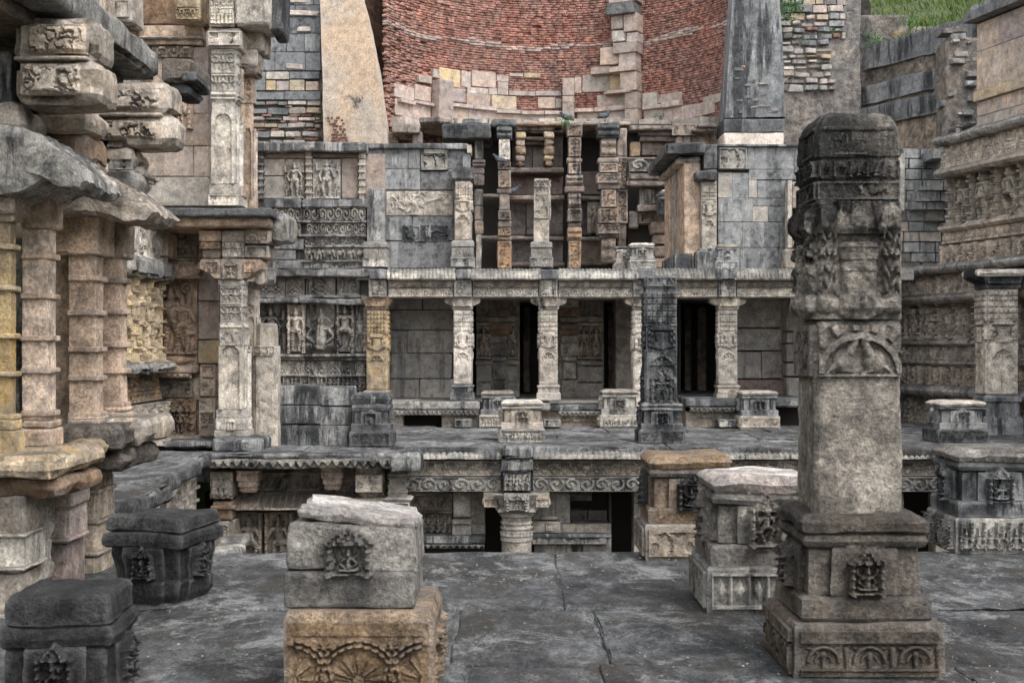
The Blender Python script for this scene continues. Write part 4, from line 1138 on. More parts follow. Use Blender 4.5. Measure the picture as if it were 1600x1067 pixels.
# central column
cx = X(807, 20.9); zc = Z(770, 20.9)
Yc2 = 20.9
sh = build(MB().stack(cx, Yc2 + .05, [(-3.6, .235), (Z(800, Yc2), .235)], 'circ', 1, .004, 4, 81, step=.1), 'column', M['palewhite'], low)
def fr_drum(u, v, w, h):
    y = v / h
    H = np.where((y > .35) & (y < .62), .02 * (np.abs((u * 14) % 1 - .5) < .4), 0.)
    return H
for (za, zb_, hw_) in ((845, 838, .25), (826, 822, .255), (818, 814, .255), (806, 800, .27)):
    build(MB().stack(cx, Yc2 + .05, [(Z(za, Yc2), hw_ * .96), (Z(za, Yc2) + .01, hw_), (Z(zb_, Yc2), hw_)], 'circ', 1, .004, 4, 82), 'ring', M['palewhite'], sh)
for k in range(14):
    a = math.pi + math.pi * (k + .5) / 14
    U = np.array([-math.sin(a), math.cos(a), 0]); N = np.array([math.cos(a), math.sin(a), 0])
    c = np.array([cx, Yc2 + .05, 0]) + N * .236
    build(MB().relief(c - U * .023 + np.array([0, 0, Z(836, Yc2)]), U, (0, 0, 1), N, .046, .07, fr_rosette(.02), .02, .01), 'drum_carving', M['palewhite'], sh)
build(MB().stack(cx, Yc2 + .05, [(Z(800, Yc2), .25), (Z(797, Yc2), .29), (Z(790, Yc2), .25), (Z(778, Yc2), .28), (Z(770, Yc2), .33)], 'sq', 6, .006, 4, 83, step=.05), 'capital', M['pale'], sh)
for s_ in (-1, 1):
    poly = [(.15, Z(797, Yc2)), (.3, Z(796, Yc2)), (.36, Z(790, Yc2)), (.45, Z(792, Yc2)), (.53, Z(786, Yc2)), (.52, Z(777, Yc2)), (.5, Z(776, Yc2)), (.51, Z(769.5, Yc2)), (.15, Z(769.5, Yc2))]
    if s_ < 0: poly = poly[::-1]
    build(MB().prism(poly, Yc2 - .12, Yc2 + .25, lambda p, a, s_=s_: (cx + s_ * p[0], a, p[1])), 'bracket', M['pale'], sh, ang=25)
    build(MB().relief((cx + (.3 if s_ > 0 else -.5), Yc2 - .13, Z(790, Yc2)), (1, 0, 0), (0, 0, 1), (0, -1, 0), .2, .12, fr_rosette(.035), .018, .02), 'bracket_scroll', M['pale'], sh)
build(MB().pr(788, 827, 771, 798, Yc2 - .29, fr_niche(.07, 21, 'stand', 2), .016, .1), 'mask_carving', M['frieze'], sh)
build(MB().pb(785, 830, 737, 769, Yc2 - .16, .5, .02, .01, .08, s=84), 'block', M['dark'], sh)
build(MB().pr(787, 828, 741, 765, Yc2 - .165, fr_figs(4, .05, ('stand', 'dance'), .02, 5), .016, .03), 'block_carving', M['frieze'], sh)
build(MB().pb(783, 833, 718, 737, Yc2 - .2, .6, .04, .025, .07, s=85), 'block', M['grey'], sh)
build(MB().pb(786, 832, 697, 717, Yc2 - .26, .8, .05, .03, .07, s=86), 'broken_slab', M['grey'], sh)
# walls below the beams
Yw = 21.55
def wl(a, b, y0, y1, Y, D, mt, nm='wall', s=0): return build(MB().pb(a, b, y0, y1, Y, D, .012, .006, .15, s=s), nm, M[mt], low)
wl(708, 735, 769, 808, Yw, .4, 'palewhite', 'pilaster', 1); wl(735, 758, 769, 820, Yw + .08, .4, 'pale', 'wall', 2)
wl(706, 737, 812, 836, Yw - .14, .5, 'palewhite', 'pilaster_base', 3); wl(737, 758, 820, 836, Yw - .02, .4, 'palewhite', 'wall', 4)
build(MB().pb(708, 736, 814.5, 819, Yw - .2, .2, .015, .006, .1), 'moulding', M['palewhite'], low)
wl(832, 868, 769, 812, Yw, .4, 'palewhite', 'pilaster', 5); wl(868, 891, 769, 818, Yw + .06, .4, 'palewhite', 'wall', 6)
wl(845, 872, 806, 812, Yw - .08, .3, 'palewhite', 'moulding', 7); wl(832, 876, 815, 832, Yw - .14, .5, 'palewhite', 'pilaster_base', 8)
build(MB().pr(853, 864, 817, 828, Yw - .145, fr_rosette(.03), .016, .02), 'rosette', M['palewhite'], low)
wl(876, 955, 818, 833, Yw - .05, .5, 'pale', 'window_sill', 9); wl(832, 955, 834, 840, Yw - .25, .6, 'grey', 'ledge', 10)
build(MB().pr(832, 955, 840, 849, Yw - .2, fr_noise(.04, 10), .02, .1), 'foot_frieze', M['frieze'], low)
wl(835, 955, 849, 900, Yw - .02, .4, 'frieze', 'foot_wall', 11)
wl(951.5, 955.5, 769, 900, Yw + .02, .5, 'painted_shade', 'jamb', 12)
wl(891, 925, 769, 782, Yw + .9, .3, 'interior', 'inner_wall', 13)
for a, b in ((891, 918), (918, 955)): pstone(low, a, b, 796, 826, 22.8, .3, M['interior'])
wl(1262, 1330, 769, 900, Yw + .1, .4, 'pale', 'wall', 31); wl(1330, 1400, 769, 790, Yw + .1, .4, 'pale', 'lintel', 32)
wl(990, 1062, 769, 900, Yw, .4, 'pale', 'wall', 14)
wl(1062, 1262, 769, 900, Yw + .1, .4, 'pale', 'wall', 15); wl(1400, 1412, 769, 900, Yw, .4, 'pale', 'jamb', 20); wl(1462, 1700, 769, 900, Yw, .4, 'pale', 'wall', 16)
# carved panel left of the doorway
wl(600, 707, 769, 836, Yw + .12, .4, 'friezetan', 'wall', 17)
build(MB().pr(640, 706, 777, 799, Yw + .1, fr_tri(.2, .05), .018, .05), 'pediment_frieze', M['friezetan'], low)
build(MB().pr(620, 706, 802, 827, Yw + .08, fr_figs(8, .07, ('stand', 'dance'), .02, 31), .016, .06), 'figure_frieze', M['friezetan'], low)
build(MB().pb(630, 706, 798.5, 801.5, Yw - .05, .3, .01, .01, .1), 'ledge', M['frieze'], low)
build(MB().pr(630, 706, 828, 834, Yw + .04, fr_hem(.1, .04), .02, .06), 'toothed_hem', M['frieze'], low)
build(MB().pb(628, 660, 768.5, 774, Yw - .2, .5, .02, .015, .1), 'ledge', M['yellow'], low)
wl(615, 758, 837, 849, Yw - .25, .7, 'grey', 'ledge', 18)
build(MB().pr(615, 757, 850, 857, Yw - .22, fr_hem(.1, .05), .02, .08), 'toothed_hem', M['frieze'], low)
wl(615, 757, 857, 900, Yw, .4, 'painted_shade', 'foot_wall', 19)
wl(320, 1700, 769, 1000, 24.2, .3, 'painted_shade', 'inner_wall', 21)
# ---- left part: deep cornice slab with toothed lip, bracket capitals, canopy and statues
YL = 20.05
build(MB().pb(318, 656, 708, 716, YL, .6, .03, .016, .12, s=91, chip=1.5), 'cornice_slab', M['grey'], low)
build(MB().pb(326, 600, 716.5, 722, YL + .02, .3, .02, .01, .15, s=92), 'cornice_lip', M['frieze'], low)
build(MB().pr(322, 640, 717, 731, YL + .03, fr_hem(.135, .07), .018, .06, wob=.02), 'toothed_hem', M['frieze'], low)
build(MB().pb(610, 657, 708, 738, YL - .04, .7, .06, .03, .07, s=93), 'cornice_block', M['grey'], low)
build(MB().box(X(310, 20.4), X(655, 20.4), YL + .05, 21.6, Z(727, YL), Z(719, YL)), 'soffit', M['tan'], low)
Yf = 20.35
def capital(pc, wt, y0, y1, mt, Y=Yf, nm='capital', round_=False):
    zt_, zb_ = Z(y0, Y), Z(y1, Y); h = zt_ - zb_; hw_ = wt * Y / F
    o = build(MB().stack(X(pc, Y), Y + hw_, [(zb_, hw_ * .6), (zb_ + .12 * h, hw_ * .75), (zb_ + .16 * h, hw_ * .62), (zb_ + .3 * h, hw_ * .85), (zb_ + .5 * h, hw_ * .8), (zb_ + .55 * h, hw_ * .97), (zb_ + .8 * h, hw_ * .97), (zb_ + .82 * h, hw_ * .9), (zt_, hw_)], 'circ' if round_ else 'red', 6, .006, 4, pc, step=.05), nm, M[mt], low)
    return o
capital(386, 19, 736, 770, 'tan'); capital(518, 18, 731, 766, 'tan'); capital(576, 24, 728, 790, 'pale', round_=True)
build(MB().pr(556, 597, 742, 768, Yf - .02, fr_noise(.05, 11), .016, .1), 'capital_carving', M['pale'], low)
capital(576, 23, 779, 806, 'pale', nm='capital')
build(MB().pb(328, 363, 737, 778, Yf, .5, .015, .008, .1, s=94), 'capital', M['pale'], low)
build(MB().pr(330, 361, 748, 771, Yf - .005, fr_figs(4, .045, ('stand',), .03, 6), .016, .03), 'capital_carving', M['pale'], low)
build(MB().pr(328, 363, 771, 779, Yf, fr_hem(.11, .04), .018, .05), 'toothed_hem', M['pale'], low)
build(MB().pb(332, 363, 783, 812, Yf + .03, .4, .03, .015, .08, s=95), 'capital', M['rust'], low)
build(MB().pb(328, 368, 790, 796, Yf - .02, .4, .02, .01, .08, s=96), 'moulding', M['rust'], low)
build(MB().pb(328, 358, 814, 960, Yf, .4, .015, .008, .15, s=97), 'column', M['friezetan'], low)
build(MB().pr(329, 357, 818, 868, Yf - .01, stackfn((.3, fr_rosette(.03), 0), (.25, fr_noise(.03, 14), 0), (.45, fr_pav(.12, .03), 0)), .014, .03), 'column_carving', M['friezetan'], low)
build(MB().pb(358, 368, 812, 960, Yf + .1, .4, .015, .008, .15, s=98), 'column', M['friezetan'], low)
# small ringed column
c2 = build(MB().stack(X(620, Yf), Yf + .2, [(Z(782, Yf), .14), (Z(730, Yf), .11)], 'sq', 4, .005, 4, 99), 'column', M['pale'], low)
for y in (742, 748, 760, 770): build(MB().stack(X(620, Yf), Yf + .2, [(Z(y + 2, Yf), .13), (Z(y, Yf), .15), (Z(y - 2, Yf), .13)], 'sq', 4, .003, 4, y), 'ring', M['pale'], c2)
build(MB().stack(X(621, Yf), Yf + .2, [(Z(783, Yf), .2), (Z(780, Yf), .22), (Z(777, Yf), .16)], 'sq', 4, .005, 4, 98), 'capital', M['palewhite'], c2)
build(MB().pr(605, 640, 784, 800, Yf, fr_noise(.07, 9), .018, .15), 'capital_carving', M['pale'], c2)
# ribbed canopy and statue panels under it
u0, u1 = X(362, 20.6), X(556, 20.6)
def canopy(mb, x0, x1, za, zb, y, proj, pitch=.11):
    n = int((x1 - x0) / pitch); nu = n * 8; nv = 4
    u, t_ = np.meshgrid(np.linspace(x0, x1, nu + 1), np.linspace(0, 1, nv + 1), indexing='ij')
    r = np.where(np.abs(((u - x0) / pitch) % 1 - .5) < .12, .025, 0.)
    P = np.stack([u, y - proj * (1 - t_) ** .8 - r, za + (zb - za) * t_ ** 1.2], -1).reshape(-1, 3); P = weather(P, .018, 2, 3)
    I = np.arange((nu + 1) * (nv + 1)).reshape(nu + 1, nv + 1)
    mb.add(P, np.stack([I[:-1, :-1], I[1:, :-1], I[1:, 1:], I[:-1, 1:]], -1).reshape(-1, 4)); return mb
build(canopy(MB(), u0, u1, Z(794, 20.5), Z(772, 20.5), 20.85, .35), 'ribbed_canopy', M['friezetan'], low)
build(MB().pb(362, 556, 793, 797, 20.5, .4, .01, .012, .12), 'canopy_lip', M['friezetan'], low)
wl(362, 600, 731, 960, 21.15, .3, 'interior', 'back_wall', 22)
build(MB().pr(405, 500, 738, 766, 21.12, fr_noise(.04, 8), .025, .05), 'back_carving', M['interior'], low)
for k, (a, b, sd, ps) in enumerate(((370, 410, 41, 'dance'), (414, 458, 42, 'stand'), (500, 550, 43, 'stand'))):
    def fs(u, v, w, h, sd=sd, ps=ps):
        H = np.zeros_like(u); r = random.Random(sd)
        figure(H, u, v, w * .5, .05 * h, h * .88, r, ps, .12, 2)
        pil(H, u, v, w * .07, w * .08, h, .12, 8); pil(H, u, v, w * .93, w * .08, h, .12, 8)
        return H
    build(MB().pr(a, b, 800, 890, 20.95, fs, .014, .2), 'statue_panel', M['friezetan'], low)
# flank of the left terrace, facing the pool: cornice slab and a row of corner pilasters
flank = thing('left_ledge', 'dark flat stone ledge running back along the left flank above a row of small pilasters', 'ledge', (-4.5, 17, -3.6))
for k in range(4):
    ya, yb = 13.9 + k * 1.6, 13.9 + (k + 1) * 1.6
    xe = -3.86 - .118 * (ya - 13.9) - .1
    m = MB().rblock(-7.2, xe + random.uniform(-.05, .06), ya + .005, yb - .005, -.2, .01 * (k % 2), .04, .018, .14, s=k + 110, chip=1.2)
    build(m, 'ledge_slab', M['floor2'], flank, ang=50)
build(MB().rblock(-7.2, -4.75, 14.1, 20.3, -3.6, -.2, .03, .02, .3, s=3), 'ledge_wall', M['interior'], flank)
for k in range(9):
    y = 14.15 + k * .72; x = -4.12 - .118 * (y - 13.9)
    pl = build(MB().stack(x, y + .1, [(-1.2, .12), (-.95, .12), (-.94, .16), (-.9, .16), (-.89, .1), (-.75, .1), (-.73, .14), (-.69, .14), (-.68, .1), (-.55, .1), (-.53, .15), (-.49, .15), (-.48, .11), (-.35, .11), (-.33, .16), (-.21, .18)], 'sq', 3, .01, 4, k), 'pilaster', M['pale'], flank)
    build(MB().relief((x - .35, y + .26, -1.0), (.0, 1, 0), (0, 0, 1), (1, 0, 0), .42, .78, fr_figs(1, .12, ('stand', 'dance'), 0, k + 60), .02, .2), 'figure_carving', M['pale'], flank)
build(MB().rblock(-5.2, -3.75, 14.0, 14.25, -3.6, -.32, .03, .015, .2, s=5), 'end_wall', M['interior'], flank)
for k in range(4):
    build(MB().rblock(-3.95 - .1 * k, -3.55 - .1 * k, 16.4 + 1.0 * k, 17.0 + 1.0 * k, -1.35, -1.18, .06, .03, .08, s=k), 'lower_ledge', M['frieze'], flank)
# ================================================================== LEFT FRIEZE WALL (two storeys of bands)
YF = 27.0
fw = thing('frieze_wall', 'wall of stacked carved friezes and statue niches at the left, between corner building and colonnade', 'wall', (X(490, YF), YF + .3, 0))
def P_(mb, name, mt, parent=fw): return build(mb, name, M[mt], parent)
P_(MB().box(X(330, YF), X(600, YF), YF + .22, YF + .6, -.1, Z(312, YF)), 'core', 'frieze')
P_(MB().pb(330, 572, 222, 237, YF - .2, 1.2, .03, .015, .2, s=1), 'coping', 'grey')
P_(MB().box(X(330, YF), X(600, YF), YF + .26, YF + .6, Z(313, YF), Z(238, YF)), 'core', 'wellstone')
pstone(fw, 404, 445, 248, 275, YF + .1, .2, M['palewhite']); pstone(fw, 404, 445, 275, 311, YF + .1, .2, M['pale'])
pstone(fw, 400, 478, 237, 248, YF + .12, .2, M['wellstone']); pstone(fw, 487, 560, 237, 247, YF + .12, .2, M['wellstone'])
pstone(fw, 533, 560, 247, 311, YF + .1, .2, M['wellstone'])
for (a, b, sd, hgt) in ((445, 476, 3, .86), (489, 532, 4, .92)):
    def fs(u, v, w, h, sd=sd, hgt=hgt):
        H = np.zeros_like(u); r = random.Random(sd)
        q = fbm(np.stack([u.ravel() * 9, v.ravel() * 9, 0 * u.ravel()], 1), sd, 3).reshape(u.shape)
        H += .025 * sm(.0, .2, q)
        figure(H, u, v, w * .52, .03 * h, h * hgt, r, 'stand', .13, 4)
        for s_ in (-1, 1): figure(H, u, v, w * (.52 + .33 * s_), .03 * h, h * .38, r, 'stand', .06)
        return np.where(v < h * .04, .1, H)
    P_(MB().pr(a, b, 249, 311, YF + .1, fs, .011, .15, ero=.002), 'statue_panel', 'statue')
for pc in (406, 482, 565):
    s0 = P_(MB().pb(pc - 4.5, pc + 4.5, 237, 311, YF - .02, .25, .012, .006, .2, s=pc), 'pilaster', 'frieze' if pc == 406 else 'pale')
    for k in range(6): build(MB().pb(pc - 5.5, pc + 5.5, 244 + k * 11, 248 + k * 11, YF - .06, .2, .012, .006, .1, s=pc + k), 'ring', M['frieze' if pc == 406 else 'pale'], s0)
def band(y0, y1, fn, x0=402, x1=576, out=0., mt='frieze', res=.015, nm='frieze', s=0):
    P_(MB().pr(x0, x1, y0, y1, YF - out, fn, res, .3 + out, s=s, ero=.008), nm, mt)
def ledge(y0, y1, x0=402, x1=578, out=.15, mt='grey', s=0, amp=.015):
    P_(MB().pb(x0, x1, y0, y1, YF - out, .4 + out, .025, amp, .14, s=s, chip=1.3), 'ledge', mt)
ledge(311, 325, 412, 470, .12, s=1); ledge(311, 325, 471, 574, .14, s=2)
band(325, 345, fr_scroll(.15, .055), 424, 472, .04); band(325, 345, fr_scroll(.15, .055), 473, 572, .06)
ledge(345.2, 348.5, 430, 573, .12, s=3)
band(349, 366, fr_noise(.06, 10), 430, 470, .0); band(349, 366, fr_scroll(.13, .05), 478, 572, .03)
ledge(366.2, 371, 440, 573, .1, s=4)
band(371.5, 383, fr_scroll(.1, .045), 476, 570, .02); ledge(383.2, 387, 476, 572, .09, s=5)
band(387.5, 406, fr_anim(.2, .09), 476, 570, .03); ledge(406.2, 410, 470, 572, .1, s=6)
band(410.5, 419, fr_noise(.05, 12), 486, 570, .02)
for (a, b, y0, y1, mt) in ((425, 475, 372, 390, 'grey'), (425, 462, 390, 406, 'grey'), (462, 475, 372, 391, 'wellstone'), (425, 485, 406, 420, 'grey')): pstone(fw, a, b, y0, y1, YF - .02, .3, M[mt], jit=.02)
ledge(419.5, 432, 404, 508, .3, s=7, amp=.03); ledge(420, 433, 508, 600, .34, s=8, amp=.03)
ledge(432.5, 434.5, 402, 570, .05, s=9)
for k, (a, b) in enumerate(((402, 446), (448, 476), (479, 524), (527, 562))):
    band(435, 461, fr_tri((b - a) * YF / F * (.98 if k != 3 else .5), .09, False), a, b, .02, 'frieze' if k != 1 else 'pale', nm='pediment_panel', s=k)
ledge(461.3, 466, 402, 575, .14, s=10); ledge(466.2, 474, 402, 466, .26, s=11, amp=.025); ledge(466.4, 475, 467, 577, .3, s=12, amp=.03)
P_(MB().box(X(400, YF), X(577, YF), YF + .2, YF + .3, Z(553, YF), Z(475, YF)), 'niche_back', 'interior')
def deep(a, b, fn, out=0., mt='frieze'): P_(MB().pr(a, b, 476, 552, YF + .12 - out, fn, .011, .12 + out, ero=.003), 'statue_panel', mt)
def fig_fn(pose, arms, sd, hh=.93, d=.14, hal=False, pw=.0):
    def fn(u, v, w, h):
        H = np.zeros_like(u); r = random.Random(sd)
        if hal: arc(H, u, v, w / 2, h * .52, min(w, h) * .42, min(w, h) * .07, .05, -.3, math.pi + .3)
        figure(H, u, v, w / 2, h * .03, h * hh, r, pose, d, arms)
        if pose == 'sit':
            for s_ in (-1, 1):
                for q in range(2): figure(H, u, v, w * (.5 + s_ * (.34 + .1 * q)), h * (.03 + .0 * q), h * .3, r, 'stand', d * .6)
        if pw: pil(H, u, v, w * pw, w * pw, h, d, 7); pil(H, u, v, w * (1 - pw), w * pw, h, d, 7)
        return H
    return fn
deep(402, 446, fig_fn('dance', 4, 11, .9, .15, True)); deep(449, 477, fig_fn('stand', 2, 12, .9, .13, pw=.1), .12, 'pale'); deep(480, 523, fig_fn('sit', 4, 13, .95, .17, True)); deep(526, 554, fig_fn('dance', 2, 14, .93, .15, pw=.1), .12); deep(556, 568, fig_fn('stand', 2, 15, .8, .08), 0)
for pc in (572,):
    s0 = P_(MB().pb(pc - 4, pc + 4, 475, 552, YF - .02, .3, .012, .006, .2, s=pc), 'pilaster', 'pale')
    for k in range(6): build(MB().pb(pc - 5, pc + 5, 480 + k * 13, 484 + k * 13, YF - .06, .2, .012, .006, .1, s=pc + k), 'ring', M['pale'], s0)
ledge(553, 558, 424, 577, .2, s=13, mt='frieze'); ledge(558.2, 563, 428, 575, .12, s=14, mt='frieze')
band(564, 586, fr_tri(.28, .08), 430, 576, .02); ledge(586.2, 589, 430, 576, .1, s=15)
band(589.5, 618, fr_figs(11, .1, ('stand', 'dance', 'stand'), .018, 31), 430, 576, .03, res=.016)
ledge(618.2, 622, 430, 576, .1, s=16); band(622.5, 660, fr_figs(9, .08, ('stand',), .018, 32), 430, 576, .03); band(661, 698, fr_noise(.05, 8), 430, 576, .03)

# ================================================================== UPPER COURT on the colonnade roof
YU = 27.3; zr = Z(421, 26.75)
uw = thing('slab_wall', 'grey streaked slab wall with small carved grille, above the left bay of the colonnade', 'wall', (X(650, YU), YU, zr))
def US(a, b, y0, y1, mt='grey', Y=YU, par=uw, j=.012, kind='slab'): return pstone(par, a, b, y0, y1, Y, .45, M[mt], kind, gap=.002, jit=j * .6)
for (a, b, y0, y1, mt) in ((572, 612, 232, 264, 'grey'), (612, 638, 232, 264, 'grey'), (638, 657, 232, 264, 'grey'), (572, 636, 264, 297, 'grey'), (636, 657, 264, 297, 'grey'), (657, 700, 268, 297, 'grey'),
    (698, 728, 232, 264, 'grey'), (700, 728, 264, 297, 'grey'), (602, 708, 298, 338, 'friezetan'), (602, 644, 338, 376, 'grey'), (644, 708, 338, 376, 'grey'), (602, 708, 377, 419, 'grey'), (572, 602, 297, 419, 'grey'), (708, 728, 297, 419, 'grey')): US(a, b, y0, y1, mt)
build(MB().box(X(574, YU), X(726, YU), YU + .2, YU + .6, zr, Z(234, YU)), 'core', M['mortar'], uw)
build(MB().pb(560, 690, 224, 232, YU - .1, .7, .02, .012, .14, s=1), 'coping', M['grey'], uw); build(MB().pb(690, 731, 224, 233, YU - .12, .7, .02, .012, .14, s=2), 'coping', M['grey'], uw)
build(MB().pr(658, 699, 233, 266, YU - .0, lambda u, v, w, h: np.where((u < .05) | (u > w - .05) | (v < .05) | (v > h - .1), .05, .06 * sm(.05, .16, np.abs(fbm(np.stack([u.ravel() * 9, v.ravel() * 9, 0 * u.ravel()], 1), 3, 2)).reshape(u.shape)) - .05), .014, .1), 'carved_grille', M['frieze'], uw)
def fr_tree(u, v, w, h):
    """worn tree carving with curling branches"""
    H = np.zeros_like(u); r = random.Random(4)
    for k in range(26):
        x, y = r.uniform(.05, .95) * w, r.uniform(.35, .95) * h
        arc(H, u, v, x, y, r.uniform(.05, .13), .022, .03, r.uniform(-3, 0), r.uniform(.5, 3))
    for k in range(16): ell(H, u, v, r.uniform(.2, 1) * w, r.uniform(.5, 1) * h, r.uniform(.03, .09), r.uniform(.02, .05), .03)
    cap(H, u, v, w * .42, -.1, w * .45, h * .5, .1, .06, .04); cap(H, u, v, w * .45, h * .45, w * .15, h * .8, .04, .02, .03); cap(H, u, v, w * .45, h * .45, w * .8, h * .7, .04, .02, .03)
    return H
build(MB().pr(604, 706, 300, 336, YU - .012, fr_tree, .02, .02), 'tree_carving', M['palewhite'], uw)
build(MB().pr(628, 700, 352, 377, YU - .012, fr_tree, .02, .02), 'tree_carving', M['grey'], uw)
pstone(uw, 729, 737, 226, 240, YU - .15, .5, M['friezetan']); pstone(uw, 722, 735, 240, 264, YU - .1, .5, M['grey'])

def upillar(label, px, y0, wpx, Y, mats, base_y=376, name='broken_pillar', carve=True, capy=None, ped_w=1.4, cat='pillar', side='r'):
    cx = X(px, Y); h_ = wpx * Y / F / 2
    t = thing(name, label, cat, (cx, Y + h_, zr), 'broken pillars on the colonnade roof')
    zb = Z(base_y, Y); zt = Z(y0, Y); za = Z(418.5, Y)
    sh = build(MB().stack(cx, Y + h_, [(zb, h_), (zt - .03, h_ * .97), (zt, h_ * .9)], 'sq', 4, .008, 4, px, step=.14), 'shaft', M[mats[0]], t)
    if carve:
        for sd in ('f', side): face_relief(sh, 'shaft_carving', cx, Y + h_, h_, sd, h_ * 1.9, zb + .02, zt - .03, carve if callable(carve) else fr_vase(.045), M[mats[0]], .018, .03, -.002)
    k = h_ * ped_w; d = zb - za
    build(MB().stack(cx, Y + h_, [(za, k * 1.08), (za + d * .38, k * 1.08), (za + d * .4, k * .98), (za + d * .72, k * .96), (za + d * .74, k * .88), (za + d * .78, k * 1.0), (za + d * .95, k * 1.0), (zb, k * .9)], 'sq', 5, .008, 4, px + 1, step=.1), 'pedestal', M[mats[1]], t)
    face_relief(t, 'pedestal_carving', cx, Y + h_, k * 1.08, 'f', k * 2, za + .02, za + d * .36, fr_noise(.04, 10), M[mats[1]], .02, .03, -.002)
    if capy:
        build(MB().stack(cx, Y + h_, [(zt, h_ * 1.0), (zt + .05, h_ * 1.35), (Z(capy, Y), h_ * 1.45)], 'sq', 5, .012, 4, px + 2), 'capital', M['dark'], t)
    return t
YB = 26.85
upillar('dark square pillar stub at the left end of the colonnade roof', 587, 294, 27, YB, ('grey', 'frieze'), carve=False, base_y=378)
upillar('slim pale pillar with black capital, at the right edge of the grey slab wall', 723, 283, 25, YB, ('pale', 'frieze'), capy=262, base_y=376)
upillar('slender carved pillar without capital standing alone on the colonnade roof, above the second pale column', 846, 279, 24, YB, ('pale', 'frieze'), base_y=378, carve=stackfn((.36, None, .0), (.22, fr_noise(.035, 10), .01), (.2, fr_noise(.03, 14), .01), (.22, fr_pav(.15, .03), .01)))
def ustub(label, px, wpx, y0, mats, Y=YB, D=None):
    hw_ = wpx * Y / F / 2
    return pedestal(label, X(px, Y), Y, hw_, Z(y0, Y) - zr, mats[0], {'cap': mats[1], 'plinth': mats[2]}, z0=zr, side='l', plinth=fr_noise(.04, 10), seed=px, step=.08, res=.022)
ustub('carved pedestal with pale top on the colonnade roof, above the black carved pillar', 1004, 42, 379, ('frieze', 'palewhite', 'frieze'))
ustub('smaller plain pedestal on the colonnade roof, half behind the carved one with pale top', 976, 30, 385, ('pale', 'grey', 'pale'), YB + .5)
ustub('dark pedestal on the colonnade roof, in front of the right-hand slab wall', 1137, 36, 382, ('grey', 'pale', 'grey'))
# stepped course of small stones left of it on the roof
rw = thing('slab_wall', 'dark stained slab wall with corner column, above the right bays of the colonnade', 'wall', (X(1160, YU), YU, zr))
for (a, b, y0, y1, mt) in ((1122, 1168, 229, 265, 'frieze'), (1168, 1212, 229, 265, 'grey'), (1212, 1262, 229, 265, 'grey'), (1122, 1144, 270, 310, 'pale'), (1144, 1170, 270, 310, 'grey'), (1170, 1183, 266, 310, 'pale'), (1183, 1228, 282, 310, 'grey'), (1170, 1262, 265, 281, 'grey'),
    (1122, 1176, 310, 347, 'grey'), (1176, 1200, 322, 347, 'pale'), (1176, 1228, 310, 322, 'grey'), (1200, 1228, 322, 347, 'grey'), (1122, 1160, 347, 387, 'grey'), (1160, 1218, 347, 387, 'grey'), (1218, 1230, 347, 387, 'grey'), (1156, 1217, 387, 421, 'grey'), (1122, 1156, 387, 421, 'grey'), (1217, 1262, 387, 421, 'grey')): US(a, b, y0, y1, mt, par=rw)
build(MB().box(X(1122, YU), X(1262, YU), YU + .2, YU + .6, zr, Z(230, YU)), 'core', M['mortar'], rw)
build(MB().pb(1090, 1262, 225.5, 229, YU - .08, .7, .01, .008, .14, s=4), 'coping', M['grey'], rw)
build(MB().pr(1124, 1166, 232, 264, YU - .02, fr_noise(.06, 7), .018, .05), 'carved_panel', M['frieze'], rw)
build(MB().pb(1100, 1121, 226, 264, YU - .1, .5, .02, .012, .1, s=5), 'capital_block', M['dark'], rw)
build(MB().pb(1088, 1121, 265, 281, YU - .3, .6, .04, .03, .08, s=6), 'capital', M['dark'], rw)
sh = build(MB().pb(1096, 1120, 281, 392, YU - .12, .4, .015, .008, .15, s=7), 'corner_column', M['palewhite'], rw)
build(MB().pr(1097, 1119, 284, 390, YU - .125, fr_vase(.045), .018, .03), 'shaft_carving', M['palewhite'], sh)
build(MB().pb(1088, 1122, 392, 421, YU - .25, .5, .02, .012, .1, s=8), 'column_base', M['grey'], sh); build(MB().pb(1092, 1121, 388, 394, YU - .2, .5, .02, .012, .1, s=8), 'moulding', M['grey'], sh)
# wing running back to the well
for k, (Ya, Yb, mt) in enumerate(((27.4, 28.6, 'tan'), (28.65, 29.6, 'pale'), (29.65, 30.6, 'tan'))):
    xa = X(1096, 27.4) - .02 * k; 
    build(MB().rblock(xa - .35, xa - .02, Ya, Yb, zr, Z(278, 27.4) + .3, .02, .008, .2, s=k), 'wing_pilaster' if k == 1 else 'wing_slab', M[mt], rw)
    build(MB().rblock(xa - .5, xa - .02, Ya, Yb, Z(278, 27.4) + .3, Z(245, 27.4), .05, .02, .15, s=k + 5), 'wing_beam', M['friezetan'], rw)
build(MB().rblock(X(1096, 27.4) - .75, X(1100, 27.4), 27.1, 30.8, Z(243, 27.4), Z(226, 27.4), .04, .025, .15, s=9, chip=1.5), 'wing_coping', M['dark'], rw)
for k in range(3): build(MB().rblock(X(1096, 27.4) - .55, X(1096, 27.4) - .2, 27.3 + k * .9, 27.9 + k * .9, zr, Z(396, 27.3), .02, .01, .1, s=k), 'wing_base', M['grey'], rw)
t = thing('door_jamb', 'tan broken door jamb standing on the colonnade roof beside the tall pillar top', 'jamb', (X(1240, 27), 27, zr))
build(MB().pb(1231, 1238, 282, 388, 26.95, .3, .015, .008, .15), 'jamb_strip', M['palewhite'], t); build(MB().pb(1238.5, 1252, 284, 388, 27.0, .3, .015, .008, .15), 'jamb_face', M['tan'], t); build(MB().pb(1226, 1252, 389, 420, 26.9, .4, .03, .015, .1), 'jamb_base', M['friezetan'], t)

